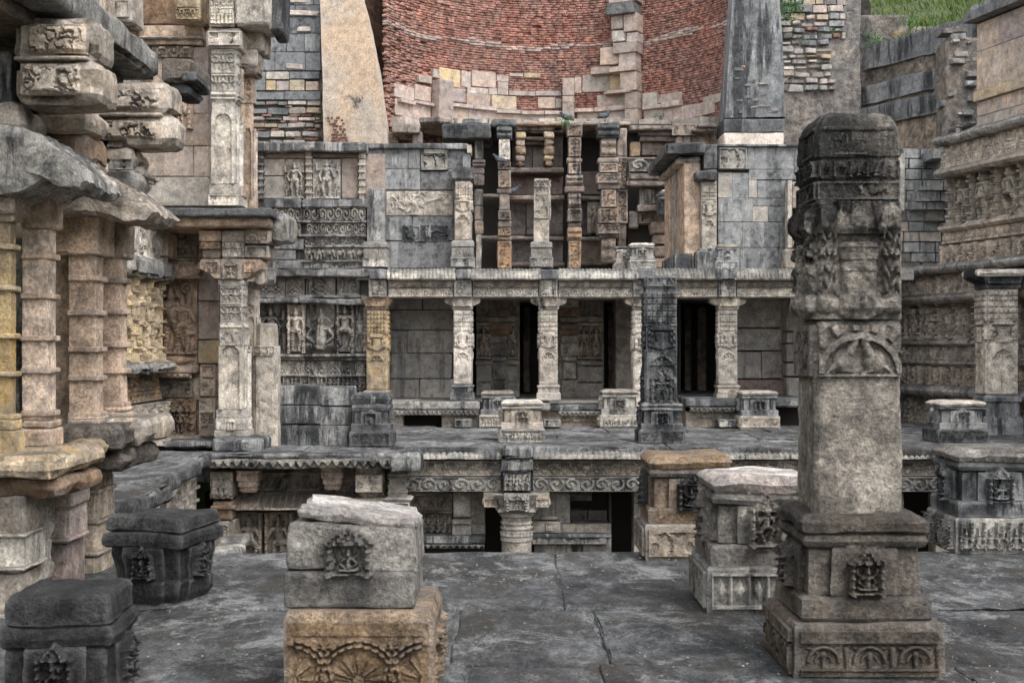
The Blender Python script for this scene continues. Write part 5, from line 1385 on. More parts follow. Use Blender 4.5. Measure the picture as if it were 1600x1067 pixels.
# ================================================================== THE WELL SHAFT
WX, WY, WR = 1.06, 31.2, 4.5
well = thing('brick_well', 'tall curved red brick wall of the round well, broken stone courses at its foot', 'well', (WX, WY + WR, 3))
def wpt(th, r, z): return (WX + r * math.sin(th), WY + r * math.cos(th), z)
def th_of(px):
    lo, hi = -1.35, 1.35
    for _ in range(40):
        m = (lo + hi) / 2; x, y, _z = wpt(m, WR, 0)
        if 800 + x * F / y < px: lo = m
        else: hi = m
    return lo
ZB0, ZB1 = 6.6, 12.9
# backing drum
mb = MB(); n = 60; A = np.linspace(th_of(603), 1.36, n + 1); v = []
for z in (3.0, 13.0):
    for a in A: v.append(wpt(a, WR + .05, z))
i = np.arange(n); mb.add(v, np.stack([i, i + n + 1, i + n + 2, i + 1], 1))
v2 = []
for z in (3.0, 13.0):
    for a in A: v2.append(wpt(a, WR + .9, z))
mb.add(v2, np.stack([i, i + 1, i + n + 2, i + n + 1], 1))
vt = [wpt(a, WR + .05, 13.0) for a in A] + [wpt(a, WR + .9, 13.0) for a in A]
mb.add(vt, np.stack([i, i + n + 1, i + n + 2, i + 1], 1))
build(mb, 'backing_wall', M['brickmortar'], well, centre=True)
mb = MB(); tint = []; mw = MB(); tintw = []
rs = np.random.RandomState(11); TH0 = th_of(600)
pitch = .062; rows_ = int((ZB1 - ZB0) / pitch)
Vb = []; Vw = []
for k in range(rows_):
    z = ZB0 + k * pitch; th = TH0 + rs.uniform(0, .03)
    while th < 1.34:
        L = rs.uniform(.17, .27); dth = L / WR
        mid_ = th + dth / 2
        x, y, _z = wpt(mid_, WR, z); py = 540 - (z - 1.6) * F / y; px = 800 + x * F / y
        rough = 1.0 if px > 690 else 1 + 1.8 * min(1, (690 - px) / 80)
        er = fbm(np.array([[mid_ * 4.5, z * 1.6, 3.]]), 7, 3)[0]
        rad = rs.normal(0, .0035) * rough + .05 * max(0, er - .2) * (1 + rough * .3)
        white = abs(z - 9.47 - .05 * math.sin(mid_ * 9)) < .055 + .05 * fbm(np.array([[mid_ * 6, 1., 1.]]), 3, 2)[0] and not (.35 < mid_ < .5)
        if rs.rand() < .006 * rough: rad += .04
        if rs.rand() < .015 * (rough - 1) : th += dth; continue
        h2 = pitch * rs.uniform(.8, .92) if not white else pitch * rs.uniform(.7, 1.1)
        if white: rad -= .012 + rs.uniform(0, .02)
        r0 = WR - .045 + rad; r1 = WR + .06
        tz = rs.normal(0, .004) * rough; g = .006
        vv = []
        for zz in (z, z + h2):
            for rr in (r0, r1):
                for t_ in (th + g / WR, th + dth - g / WR):
                    p = wpt(t_, rr + (rs.normal(0, .004) if rr == r0 else 0), zz + tz + (rs.normal(0, .003)))
                    vv.append(p)
        (Vw if white else Vb).append(vv)
        (tintw if white else tint).extend([min(1, max(0, rs.normal(.5, .2) + .45 * er))] * 5)
        th += dth
fc = np.array([(0, 1, 5, 4), (1, 3, 7, 5), (0, 4, 6, 2), (4, 5, 7, 6), (0, 2, 3, 1)])
for V_, mbx in ((Vb, mb), (Vw, mw)):
    V_ = np.array(V_); nb = len(V_)
    mbx.add(V_.reshape(-1, 3), (fc[None] + (np.arange(nb) * 8)[:, None, None]).reshape(-1, 4))
tag(build(mb, 'brickwork', M['brick'], well, smooth=False, attr=tint), kind='stuff')
tag(build(mw, 'pale_brick_course', M['whitecourse'], well, smooth=False, attr=tintw), kind='stuff')
# stone courses at the foot of the brick
def wstone(px0, px1, y0, y1, mt='wellstone', out=.1, kind='ashlar', D=.2, g=.008, nm='stone'):
    a, b = th_of(px0), th_of(px1); m = (a + b) / 2
    r = WR - out + random.uniform(-.02, .02); y = wpt(m, r, 0)[1]
    z0, z1 = Z(y1, y), Z(y0, y); w_ = (b - a) * r - g
    me = stone_mesh(M[mt], kind, random.randrange(8)); o = bpy.data.objects.new(nm, me); COL.objects.link(o)
    o.scale = (w_, D, z1 - z0 - g); o.rotation_euler = (random.uniform(-.02, .02), random.uniform(-.012, .012), -m)
    place(o, wpt(m, r + D / 2, (z0 + z1) / 2), well); return o
WS = [(672, 682, 108, 122, 'wellwhite'), (684, 718, 108, 136, 'yellow'), (650, 671, 118, 130, 'wellstone'), (719, 734, 112, 137, 'wellwhite'), (735, 774, 112, 137, 'wellstone'), (775, 794, 118, 128, 'wellstone'), (795, 817, 115, 120, 'wellwhite'), (818, 844, 114, 122, 'yellow'), (776, 793, 128, 149, 'wellwhite'),
      (728, 762, 137, 147, 'wellwhite'), (762, 776, 138, 149, 'wellwhite'), (613, 645, 134, 155, 'pink'), (645, 671, 134, 158, 'wellstone'), (697, 726, 138, 160, 'pink'), (727, 765, 147, 168, 'wellstone'), (766, 806, 150, 171, 'yellow'), (840, 868, 152, 170, 'wellstone'), (868, 878, 154, 169, 'friezetan'),
      (794, 836, 142, 150, 'pink'), (836, 878, 142, 150, 'pink'), (614, 672, 160, 185, 'pink'), (697, 730, 164, 186, 'wellstone'), (730, 772, 170, 192, 'pink'), (770, 812, 178, 190, 'wellstone'), (812, 850, 179, 190, 'wellwhite'), (850, 878, 179, 190, 'wellstone'), (772, 800, 168, 178, 'yellow'),
      (924, 960, 108, 117, 'friezetan'), (910, 954, 117, 144, 'friezetan'), (898, 909, 120, 146, 'wellstone'), (954, 978, 116, 141, 'yellow'), (934, 968, 148, 168, 'wellstone'), (968, 984, 148, 168, 'friezetan'), (902, 936, 172, 188, 'wellstone'), (936, 984, 172, 190, 'pink'), (1006, 1030, 145, 168, 'friezetan'), (1030, 1068, 146, 160, 'wellstone'), (1008, 1040, 170, 190, 'friezetan'), (1040, 1072, 168, 190, 'pink'), (1072, 1090, 164, 186, 'pink'), (1090, 1120, 160, 180, 'wellstone'), (1100, 1135, 148, 162, 'friezetan')]
for s_ in WS: wstone(*s_[:4], mt=s_[4], out=.07 + .04 * random.random())
# string course
for a, b, y0, y1 in ((616, 640, 156, 162), (640, 672, 159, 164), (697, 735, 162, 168), (735, 772, 166, 172), (772, 812, 171, 177), (812, 850, 173, 179), (850, 880, 173, 179), (898, 930, 169, 175), (930, 985, 166, 173), (1008, 1040, 164, 170), (1040, 1070, 158, 167)): wstone(a, b, y0, y1, 'pink', .22, 'ashlar', .35)
# broken piers against the drum
for (a, b, ys_) in ((672, 697, (125, 196)), (879, 899, (122, 150, 160, 196)), (983, 1005, (143, 170, 194))):
    for y0, y1 in zip(ys_, ys_[1:]): wstone(a, b, y0, y1, 'wellstone', .34, 'ashlar', .45, nm='pier_stone')
for (a, b, y0, y1, mt, o_) in ((958, 1008, -22, 4, 'pink', .5), (956, 1006, 4, 22, 'dark', .62), (962, 983, 19, 46, 'wellstone', .42), (984, 1007, 21, 50, 'wellstone', .46), (962, 988, 46, 66, 'palewhite', .45), (988, 1007, 51, 66, 'pink', .4), (966, 1008, 66, 83, 'wellstone', .5), (942, 975, 74, 102, 'wellstone', .36), (975, 1004, 82, 106, 'pink', .44), (925, 958, 104, 116, 'wellstone', .3), (958, 1006, 103, 112, 'wellstone', .5), (976, 1005, 112, 142, 'wellstone', .42), (948, 1000, 139, 146, 'rust', .4)):
    wstone(a, b, y0, y1, mt, o_, 'ashlar' if mt not in ('palewhite', 'rust') else 'rubble', .6, nm='pier_stone')
# rim ledge at balcony roof level
for k in range(18):
    px0 = 606 + k * 29; px1 = px0 + 28.5
    wstone(px0, px1, 186 + random.uniform(-2, 2), 200, 'friezetan', .5 + .1 * random.random(), 'ashlar', .6, nm='rim_stone')

# ---- bracketed balconies on the well wall
bal = thing('well_balcony', 'tiers of bracketed balcony posts with dark recesses, behind the colonnade roof', 'balcony', (X(880, 33), 33, zr))
YW = 32.6
def wb(a, b, y0, y1, Y=YW, D=.5, mt='balcony', nm='block', r=.03, amp=.018, step=.12, **k):
    return build(MB().pb(a, b, y0, y1, Y, D, r, amp, step, s=int(a * 3 + y0), **k), nm, M[mt], bal)
# back panels
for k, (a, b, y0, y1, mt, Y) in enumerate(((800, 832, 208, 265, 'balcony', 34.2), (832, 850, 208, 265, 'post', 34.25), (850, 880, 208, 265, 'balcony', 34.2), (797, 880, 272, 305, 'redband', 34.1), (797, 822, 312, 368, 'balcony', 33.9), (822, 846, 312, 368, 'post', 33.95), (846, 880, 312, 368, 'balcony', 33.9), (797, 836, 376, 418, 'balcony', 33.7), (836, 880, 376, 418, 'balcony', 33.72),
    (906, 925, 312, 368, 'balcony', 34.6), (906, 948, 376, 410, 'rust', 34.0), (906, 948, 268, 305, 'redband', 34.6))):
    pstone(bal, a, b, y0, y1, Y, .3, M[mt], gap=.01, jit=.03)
build(MB().box(X(735, 35), X(1080, 35), 34.9, 35.2, zr, Z(196, 35)), 'recess_back', M['painted_shade'], bal)  # dark sheet painting in the deep shade of the recesses
for px in (930, 1000): build(MB().pr(px - 12, px + 12, 316, 364, 33.6 if px == 0 else 33.85, fig_fn('stand', 2, px, .85, .08), .022, .1), 'worn_statue', M['interior'], bal)
# ledges
for (a, b, y0, y1, Y, mt) in ((796, 882, 262, 270, 33.3, 'balcony'), (794, 882, 305, 312, 33.0, 'post'), (744, 782, 303, 308, 33.6, 'interior'), (796, 882, 369, 375, 33.1, 'balcony'), (906, 950, 306, 312, 33.7, 'interior'), (906, 950, 370, 375, 33.6, 'interior'), (744, 782, 368, 373, 33.6, 'interior'), (796, 882, 410, 416, 33.0, 'balcony'), (906, 950, 408, 414, 33.3, 'balcony'),
    (802, 880, 203, 208, 33.7, 'post'), (822, 850, 220, 226, 33.9, 'balcony'), (822, 850, 214, 219, 33.7, 'balcony')): wb(a, b, y0, y1, Y, .9, mt, 'ledge')
# roof slabs
wb(612, 655, 194, 208, 32.4, 1.2, 'post', 'roof_slab'); wb(606, 622, 206, 224, 32.9, .5, 'rust', 'post'); wb(644, 660, 206, 224, 32.6, .5, 'post', 'post')
wb(655, 705, 183, 192, 32.5, 2.2, 'post', 'roof_slab'); wb(690, 768, 192, 216, 32.5, 1.6, 'dark', 'roof_slab', .06, .03); wb(722, 752, 186, 194, 32.6, 1.2, 'grey', 'roof_slab')
wb(768, 806, 186, 198, 32.5, 2.5, 'dark', 'roof_slab', .05, .03); wb(806, 880, 190, 196, 33.4, 1.8, 'wellstone', 'roof_slab'); wb(808, 868, 196, 204, 33.6, 1.0, 'post', 'roof_slab')
wb(880, 985, 190, 196, 32.9, 2.3, 'post', 'roof_slab'); wb(740, 800, 196, 200, 33.3, 1.8, 'dark', 'roof_slab')  # slabs added over the recesses to shut out light from above
# posts: list of tiers (y0,y1,halfwidth,material)
def post(pc, tiers, Y=YW, D=None):
    p = None; tiers = [(a, b, c, 'post' if d in ('post', 'post', 'frieze') else d) for a, b, c, d in tiers]
    tiers = [(a, b, c * 1.12, d) for a, b, c, d in tiers]
    for (y0, y1, hw_, mt) in tiers:
        d = (hw_ * 2) * Y / F if D is None else D
        o = build(MB().pb(pc - hw_, pc + hw_, y0, y1, Y - hw_ * .012, d, .035, .02, .1, s=int(pc + y0)), 'post' if p is None else 'post_block', M[mt], p or bal)
        if p is None: p = o
    for (y0, y1, hw_, mt) in tiers:
        if hw_ >= 8 and y1 - y0 > 12:
            build(MB().pr(pc - hw_ * .9, pc + hw_ * .9, y0 + 1.5, y1 - 1.5, Y - hw_ * .012 - .01, (fr_noise(.05, 9, s=int(pc)) if (int(y0) % 3) else fr_lines((.25, .75), .05, .7)), .025, .05, ero=.02), 'post_carving', M[mt], p)
post(748, [(216, 249, 6, 'post'), (249, 262, 9, 'balcony'), (262, 272, 8, 'balcony'), (272, 290, 7, 'balcony'), (296, 322, 6, 'post'), (322, 345, 6, 'post'), (345, 366, 6, 'orange'), (366, 420, 4, 'interior')], 32.9)
post(788, [(198, 217, 11, 'dark'), (217, 251, 8, 'palewhite'), (251, 266, 9, 'balcony'), (266, 294, 9, 'post'), (294, 302, 10, 'balcony'), (302, 328, 7, 'post'), (328, 345, 9, 'balcony'), (345, 356, 9.5, 'balcony'), (356, 369, 9, 'orange'), (369, 376, 10, 'rust'), (376, 420, 10, 'rust')])
post(898, [(193, 214, 11, 'frieze'), (214, 246, 9, 'post'), (246, 254, 11, 'frieze'), (254, 273, 9, 'post'), (273, 290, 12, 'post'), (290, 300, 14, 'balcony'), (300, 325, 9, 'post'), (325, 347, 10, 'post'), (347, 354, 9, 'balcony'), (354, 376, 10, 'rust'), (376, 420, 9, 'orange')])
post(951, [(192, 216, 16, 'dark'), (216, 246, 11, 'post'), (246, 254, 15, 'frieze'), (254, 271, 13, 'post'), (271, 287, 17, 'post'), (287, 296, 15, 'balcony'), (296, 325, 11, 'post'), (325, 350, 14, 'post'), (350, 366, 16, 'post'), (366, 372, 13, 'balcony'), (372, 410, 10, 'post')], 32.5)

post(972, [(200, 245, 7, 'post'), (245, 296, 9, 'frieze'), (296, 350, 8, 'post'), (350, 420, 6, 'balcony')], 32.8)
# hanging brackets
for pc in (813, 858):
    q = wb(pc - 8, pc + 8, 206, 216, 33.2, .7, 'yellow', 'hanging_bracket', .04)
    for (y0, y1, hw_, mt) in ((216, 228, 7, 'orange' if pc > 840 else 'wellstone'), (228, 242, 8.5, 'orange'), (242, 252, 8, 'wellstone' if pc < 840 else 'yellow'), (252, 260, 6, 'rust')): build(MB().pb(pc - hw_, pc + hw_, y0, y1, 33.25, .6, .06, .03, .09, s=pc + y0), 'bracket_block', M[mt], q)
# right-hand window bay and parapet
wb(985, 1056, 196, 203, 32.7, .7, 'post', 'roof_slab'); wb(998, 1062, 203, 212, 32.9, .7, 'balcony', 'cornice'); wb(1000, 1058, 213, 221, 33.0, .6, 'balcony', 'cornice'); wb(1002, 1060, 221, 243, 33.2, .3, 'post', 'panel'); wb(984, 1001, 222, 245, 33.0, .4, 'orange', 'panel'); wb(1056, 1068, 215, 245, 32.9, .5, 'wellstone', 'pilaster'); wb(1068, 1080, 194, 225, 32.8, .5, 'post', 'capital'); wb(1080, 1140, 196, 226, 32.9, .5, 'post', 'wall')
build(MB().pr(1050, 1088, 194, 212, 32.75, fr_noise(.06, 8), .03, .05), 'capital_carving', M['post'], bal)
wb(1082, 1118, 200, 205, 32.4, .5, 'post', 'arched_moulding'); wb(1090, 1122, 193, 199, 32.3, .5, 'balcony', 'arched_moulding')
wb(981, 1076, 246, 283, 32.5, .4, 'post', 'parapet'); build(MB().pr(983, 1072, 249, 268, 32.48, fr_scroll(.4, .07), .025, .05), 'parapet_carving', M['frieze'], bal); build(MB().pr(983, 1072, 271, 281, 32.48, fr_lines((.3, .7), .05, .6), .03, .05), 'parapet_moulding', M['post'], bal)
wb(978, 1078, 283, 291, 32.45, .6, 'post', 'ledge'); wb(999, 1018, 293, 328, 32.8, .4, 'frieze', 'panel'); wb(1018, 1058, 293, 320, 32.8, .4, 'post', 'panel'); wb(996, 1056, 320, 330, 32.6, .5, 'balcony', 'ledge'); wb(998, 1056, 331, 350, 32.8, .4, 'post', 'panel')
build(MB().pr(1000, 1040, 332, 349, 32.78, fr_noise(.06, 8), .03, .05), 'panel_carving', M['balcony'], bal); wb(983, 998, 330, 356, 32.9, .4, 'interior', 'panel')
for (a, b, y0, y1) in ((1016, 1056, 346, 366), (1020, 1056, 367, 383), (1022, 1056, 384, 402), (1018, 1054, 403, 420)): pstone(bal, a, b, y0, y1, 32.3, .6, M['rust'], 'rubble', jit=.06)
wb(1030, 1056, 310, 336, 31.6, .5, 'dark', 'bracket'); wb(1034, 1060, 296, 312, 32.0, .5, 'interior', 'bracket')
build(MB().box(X(740, 33) - 1, X(1090, 33) + .2, 31.2, 35.2, zr - .3, zr - .02), 'floor', M['interior'], bal)
build(MB().box(X(978, 34), X(1078, 34), 33.4, 33.6, zr, Z(200, 34)), 'recess_back', M['painted_shade'], bal)  # shade behind the window bay, painted as a dark sheet

# ================================================================== BUTTRESSES AND ROUGH MASONRY beside the well
def butt(name, label, cat, mt, Y, D, pts, sub=26, amp=.03, s=0):
    """tapering plastered buttress: pts = (left,right) px at heights, bottom to top"""
    mb = MB(); ys_ = [p[0] for p in pts]
    yy = np.linspace(ys_[0], ys_[-1], sub + 1); nx = 14; v = []
    for y in yy:
        l = np.interp(-y, [-q for q in ys_], [p[1] for p in pts]); r = np.interp(-y, [-q for q in ys_], [p[2] for p in pts])
        for k in range(nx + 1): v.append((X(l + (r - l) * k / nx, Y), Y, Z(y, Y)))
        v.append((X(r, Y), Y + D, Z(y, Y))); v.append((X(l, Y), Y + D, Z(y, Y)))
    n = nx + 3; i = np.arange(n); q = []
    for k in range(sub): q.append(np.stack([k * n + i, k * n + (i + 1) % n, (k + 1) * n + (i + 1) % n, (k + 1) * n + i], 1))
    v = weather(np.array(v), amp, 1.6, s, 4)
    mb.add(v, np.concatenate(q), [tuple(sub * n + i)])
    t = thing(name, label, cat, (X((pts[0][1] + pts[0][2]) / 2, Y), Y, Z(pts[0][0], Y)))
    build(mb, 'plaster_face', M[mt], t); return t
bl_ = butt('buttress', 'tall tapering buttress with flaking cream plaster, left of the brick well', 'buttress', 'plaster', 32.5, .3, [(240, 506, 607), (195, 505, 605), (110, 503, 594), (0, 500, 569), (-90, 498, 555)], s=3)
rs2 = random.Random(3)
for k in range(46):   # brick core showing where the plaster has fallen, low at the left
    y = 182 + (k // 5) * 4.4; a = 511 + (k % 5) * 5 + rs2.uniform(-2, 2) + (k // 5) * .9
    if rs2.random() < .75: pstone(bl_, a, a + rs2.uniform(4, 6.5), y, y + 3.6, 32.47, .2, M['brick'], 'rubble', gap=.003, jit=.012, name='brick')
br_ = butt('buttress', 'tall dark grey plastered buttress right of the brick well, cream patch at its foot', 'buttress', 'darkplaster', 32.0, 1.7, [(184, 1133, 1227), (90, 1139, 1224), (0, 1145, 1218), (-90, 1150, 1212)], s=5)
build(MB().pb(1131, 1226, 186, 207, 31.85, 1.2, .03, .015, .15, s=5), 'foot_course', M['darkplaster'], br_); build(MB().pb(1131, 1225, 207.3, 236, 31.86, 1.2, .03, .015, .15, s=6), 'foot_course', M['plaster'], br_)
for k in range(24):
    y = rs2.uniform(104, 178); a = rs2.uniform(1143, 1205)
    pstone(br_, a, a + rs2.uniform(8, 18), y, y + rs2.uniform(3, 6), 31.99, .2, M['rubble'], 'rubble', gap=.003, jit=.02)

ml = thing('masonry_wall', 'rough masonry of black, pink and yellow stones left of the cream buttress', 'wall', (X(450, 33), 33, 6))
build(MB().pb(380, 520, -90, 245, 33.1, 1.0, .02, .02, .3), 'core', M['mortar'], ml)
rs3 = random.Random(12)
for (y0, y1) in ((-40, -12), (-12, 8), (8.3, 27), (27.3, 53), (53.3, 82), (82.3, 111)):
    a = 392.
    while a < 499:
        b = min(a + rs3.uniform(22, 60), 501)
        if 501 - b < 8: b = 501
        pstone(ml, a, b, y0, y1, 32.98, .3, M[rs3.choice(('blackplaster', 'blackplaster', 'blackplaster', 'roughdark', 'grey'))], 'ashlar', gap=.004, jit=.015); a = b
    if rs3.random() < .8: pstone(ml, 440 + rs3.uniform(-25, 25), 480 + rs3.uniform(-10, 18), y1 - 11, y1 - 3, 32.93, .2, M['wellwhite'], 'rubble', gap=.0, jit=.01)
for (a, b, y0, y1, mt) in ((394, 415, 112, 142, 'blackplaster'), (415, 431, 126, 142, 'yellow'), (415, 452, 112, 125, 'pale'), (431, 452, 126, 142, 'pink'), (452, 476, 125, 143, 'yellow'), (477, 498, 127, 142, 'tan'), (452, 500, 112, 124, 'blackplaster'), (394, 444, 143, 156, 'blackplaster'), (444, 501, 143, 157, 'blackplaster')): pstone(ml, a, b, y0, y1, 32.97, .3, M[mt], 'ashlar', gap=.008, jit=.03)
y = 157.
while y < 222:
    hgt = rs3.uniform(8, 13); a = 396 + rs3.uniform(-10, 0)
    while a < 499:
        b = min(a + rs3.uniform(14, 38), 501)
        mt = rs3.choice(('palewhite', 'wellwhite', 'pink', 'roughmix', 'palewhite', 'yellow', 'grey')) if a > 425 or rs3.random() < .35 else 'blackplaster'
        if b - a > 6: pstone(ml, a, b, y + rs3.uniform(-1, 2), y + hgt - rs3.uniform(.2, 2.2), 32.98, .3, M[mt], 'ashlar' if rs3.random() < .5 else 'rubble', gap=.012, jit=.04)
        a = b
    a = 398 + rs3.uniform(0, 20)
    while a < 494:
        if rs3.random() < .5: pstone(ml, a, a + rs3.uniform(8, 20), y + hgt - 1.2, y + hgt + 2.6, 32.99, .2, M['brick'], 'rubble', gap=.004, jit=.02, name='brick')
        a += rs3.uniform(10, 24)
    y += hgt + 2.0
mr = thing('masonry_wall', 'rough wall of loose pale and red stones, right of the dark buttress', 'wall', (X(1270, 33), 33, 6))
build(MB().pb(1215, 1345, -90, 245, 33.0, 1.0, .02, .03, .2, s=4), 'core', M['rubble'], mr)
y = -24.
while y < 136:
    hgt = rs3.uniform(7, 13); a = 1221 + rs3.uniform(-4, 2)
    lim = 1322 if y < 60 else 1300 if y < 110 else 1306
    while a < lim - 4:
        b = min(a + rs3.uniform(12, 26), lim)
        mt = rs3.choice(('roughmix', 'roughmix', 'palewhite', 'pale', 'wellwhite', 'grey', 'rubble', 'yellow', 'brick' if 38 < y < 105 else 'pink'))
        if 10 < y < 100 and a > 1270 and rs3.random() < .4: mt = 'grey'
        pstone(mr, a, b, y + rs3.uniform(-1.5, 3), y + hgt - rs3.uniform(-1, 3), 32.9, .35, M[mt], 'rubble' if y > 40 or rs3.random() < .4 else 'ashlar', gap=.012, jit=.05)
        a = b
    y += hgt
gw = thing('retaining_wall', 'bare grey rubble wall between the loose masonry and the stepped terraces', 'wall', (X(1340, 33.4), 33.4, 6))
build(MB().relief((X(1295, 33.4), 33.4, Z(240, 33.4)), (1, 0, 0), (0, 0, 1), (0, -1, 0), X(1420, 33.4) - X(1295, 33.4), Z(24, 33.4) - Z(240, 33.4), lambda u, v, w, h: .1 * fbm(np.stack([u.ravel() * 2, v.ravel() * 2, 0 * u.ravel()], 1), 4, 4).reshape(u.shape), .05, 1.0, ero=.05, fr=7), 'wall_face', M['rubble'], gw)

# ================================================================== STEPPED TERRACES and the grassy bank at upper right
st = thing('stepped_terrace', 'three high battered terraces with dark plastered lips over tan rubble, under the grass bank', 'terrace wall', (9.5, 32, 5))
def strip(name, mt, out, ztop, zbot, amp=.05, res=.07, back=.8, s=0):
    U = np.array([.46, -.888, 0]); N = np.array([-.888, -.46, 0])
    O = np.array([8.85, 33.4, zbot]) - U * 1.3 + N * out
    def fn(u, v, w, h):
        q = fbm(np.stack([u.ravel() * 1.6, v.ravel() * 1.6, 0 * u.ravel()], 1), s, 4).reshape(u.shape)
        return amp * 2.0 * q
    return build(MB().relief(O, U, (0, 0, 1), N, 5.6, ztop - zbot, fn, res, back, ero=amp, fr=6, s=s, wob=.03), name, M[mt], st)
for k, (za, zb, zc) in enumerate(((9.02, 8.42, 7.98), (8.0, 7.55, 7.40), (7.42, 6.95, 4.5))):
    strip('plaster_lip', 'darkplaster', .14 * k + .10, za, zb, .022, s=k); strip('rubble_face', 'tanrubble', .14 * k, zb + .02, zc - .02, .05, s=k + 5)
# crumbled end of the terraces
for k in range(46):
    px = random.uniform(1482, 1528); py = random.uniform(45, 235); Y = 29.05 + random.uniform(-.05, .12)
    d = random.uniform(5, 12)
    pstone(st, px - d, px + d, py - d * .5, py + d * .5, Y, .5, M[random.choice(('rubble', 'roughdark', 'grey', 'pale', 'rubble'))], 'rubble', jit=.1)
build(MB().pb(1478, 1560, 58, 240, 29.12, .8, .1, .08, .15, s=9), 'rubble_core', M['rubble'], st)
# bank
def bank_pt(A, B):
    A = np.asarray(A, float); B = np.asarray(B, float)
    Yg = 26.0 + 30 * A; lip = 8.85 + .518 * (33.4 - np.minimum(Yg, 33.4)) + .03
    xg = lip + B * 22
    return xg, Yg, 8.93 + .30 * B * 22 + .34 * np.maximum(0, Yg - 33.5)
A_, B_ = np.meshgrid(np.linspace(0, 1, 60), np.linspace(0, 1, 40) ** 1.5, indexing='ij')
P = np.stack(bank_pt(A_, B_), -1).reshape(-1, 3); P = weather(P, .16, .9, 3, 4)
I = np.arange(60 * 40).reshape(60, 40)
bank = tag(build(MB().add(P, np.stack([I[:-1, :-1], I[:-1, 1:], I[1:, 1:], I[1:, :-1]], -1).reshape(-1, 4)[:, ::-1]), 'hillside', M['grassground']), kind='structure')
Ab_ = np.linspace(0, 1, 60); 
xs_ = np.linspace(X(1315, 34), 9.4, 30); zz = np.linspace(0, 1, 16)
A2, B2 = np.meshgrid(xs_, zz, indexing='ij')
P2 = np.stack([A2, 33.6 + B2 * 1.8, 8.35 + B2 * 2.6], -1).reshape(-1, 3); P2 = weather(P2, .22, 1.5, 9, 4)
I2 = np.arange(30 * 16).reshape(30, 16)
tag(build(MB().add(P2, np.stack([I2[:-1, :-1], I2[1:, :-1], I2[1:, 1:], I2[:-1, 1:]], -1).reshape(-1, 4)), 'earth_slope', M['soil']), kind='structure')
g = MB(); rs4 = np.random.RandomState(2); gv = []; 
n = 16000
a_ = rs4.rand(n) ** 1.2 * .75; b_ = rs4.rand(n) ** 2 * .4
gx, gy, gz = bank_pt(a_, b_); dens = fbm(np.stack([gx * .8, gy * .8, a_ * 0], 1), 8, 3)
for x, Yg, z, d in zip(gx, gy, gz - .06, dens):
    if d < -.35 + .2 * rs4.rand(): continue
    an = rs4.rand() * 6.28; h = rs4.uniform(.15, .42); wd = .012 + .01 * rs4.rand(); lx, ly = rs4.normal(0, .11, 2) + np.array([-.05, 0]); h *= (.5 + 1.1 * max(0, d + .3))
    c_, s_ = math.cos(an) * wd, math.sin(an) * wd
    g.add([(x - c_, Yg - s_, z), (x + c_, Yg + s_, z), (x + lx * .5 + c_ * .7, Yg + ly * .5 + s_ * .7, z + h * .6), (x + lx * .5 - c_ * .7, Yg + ly * .5 - s_ * .7, z + h * .6), (x + lx * 1.3, Yg + ly * 1.3, z + h)], [(0, 1, 2, 3)], [(3, 2, 4)])
tag(build(g, 'grass', M['grass'], smooth=False), kind='stuff')
g = MB()
for k in range(1500):
    x = rs4.uniform(X(1325, 34), 9.3); q = rs4.rand(); yb_ = 33.6 + q * 1.8; z = 8.35 + q * 2.6
    if fbm(np.array([[x * 2, z * 2, 1.]]), 5, 2)[0] < -.05: continue
    an = rs4.rand() * 6.28; h = rs4.uniform(.08, .22); wd = .02; c_, s_ = math.cos(an) * wd, math.sin(an) * wd; lx = rs4.normal(0, .07)
    g.add([(x - c_, yb_ - s_ - .06, z), (x + c_, yb_ + s_ - .06, z), (x + lx, yb_ - .15, z + h)], [(0, 1, 2)])
tag(build(g, 'scrub', M['weed'], smooth=False), kind='stuff')
o = stone(None, 9.55, 10.05, 32.0, 32.4, 8.98, 9.2, M['wellwhite'], 'rubble', name='loose_stone'); tag(o, 'pale flat stone lying at the lower edge of the grass bank', 'stone')
# stepped corbel wall in the corner
cw = thing('corner_wall', 'dark corner wall stepping up like a corbelled stair, behind the tall pillar at right', 'wall', (X(1440, 28.8), 28.9, 3))
for k, (y0, y1) in enumerate(((232, 248), (248, 264), (264, 281), (281, 298), (298, 315), (315, 328), (328, 346), (346, 362), (362, 378), (378, 395), (395, 410), (410, 424))):
    cut = 1405 + max(0, (8 - k)) * 6.5 if k < 7 else 1405
    a = 1384.
    while a < 1480:
        b = min(a + random.uniform(22, 40), 1482)
        if k < 7 and a < cut < b and cut - a > 6: b = cut
        right = a >= cut - 1
        mt = 'grey' if k < 6 else random.choice(('grey', 'friezetan', 'grey', 'brownbase'))
        pstone(cw, a, b, y0, y1, 28.8 - (.10 + .09 * (7 - k) if right and k < 7 else 0), 1.2, M[mt], gap=.006, jit=.012); a = b
build(MB().box(X(1384, 28), X(1490, 28), 29.3, 29.6, 2.5, Z(233, 28.8)), 'core', M['mortar'], cw)
build(MB().pb(1402, 1414, 240, 330, 28.65, .3, .015, .008, .2), 'pilaster', M['frieze'], cw)

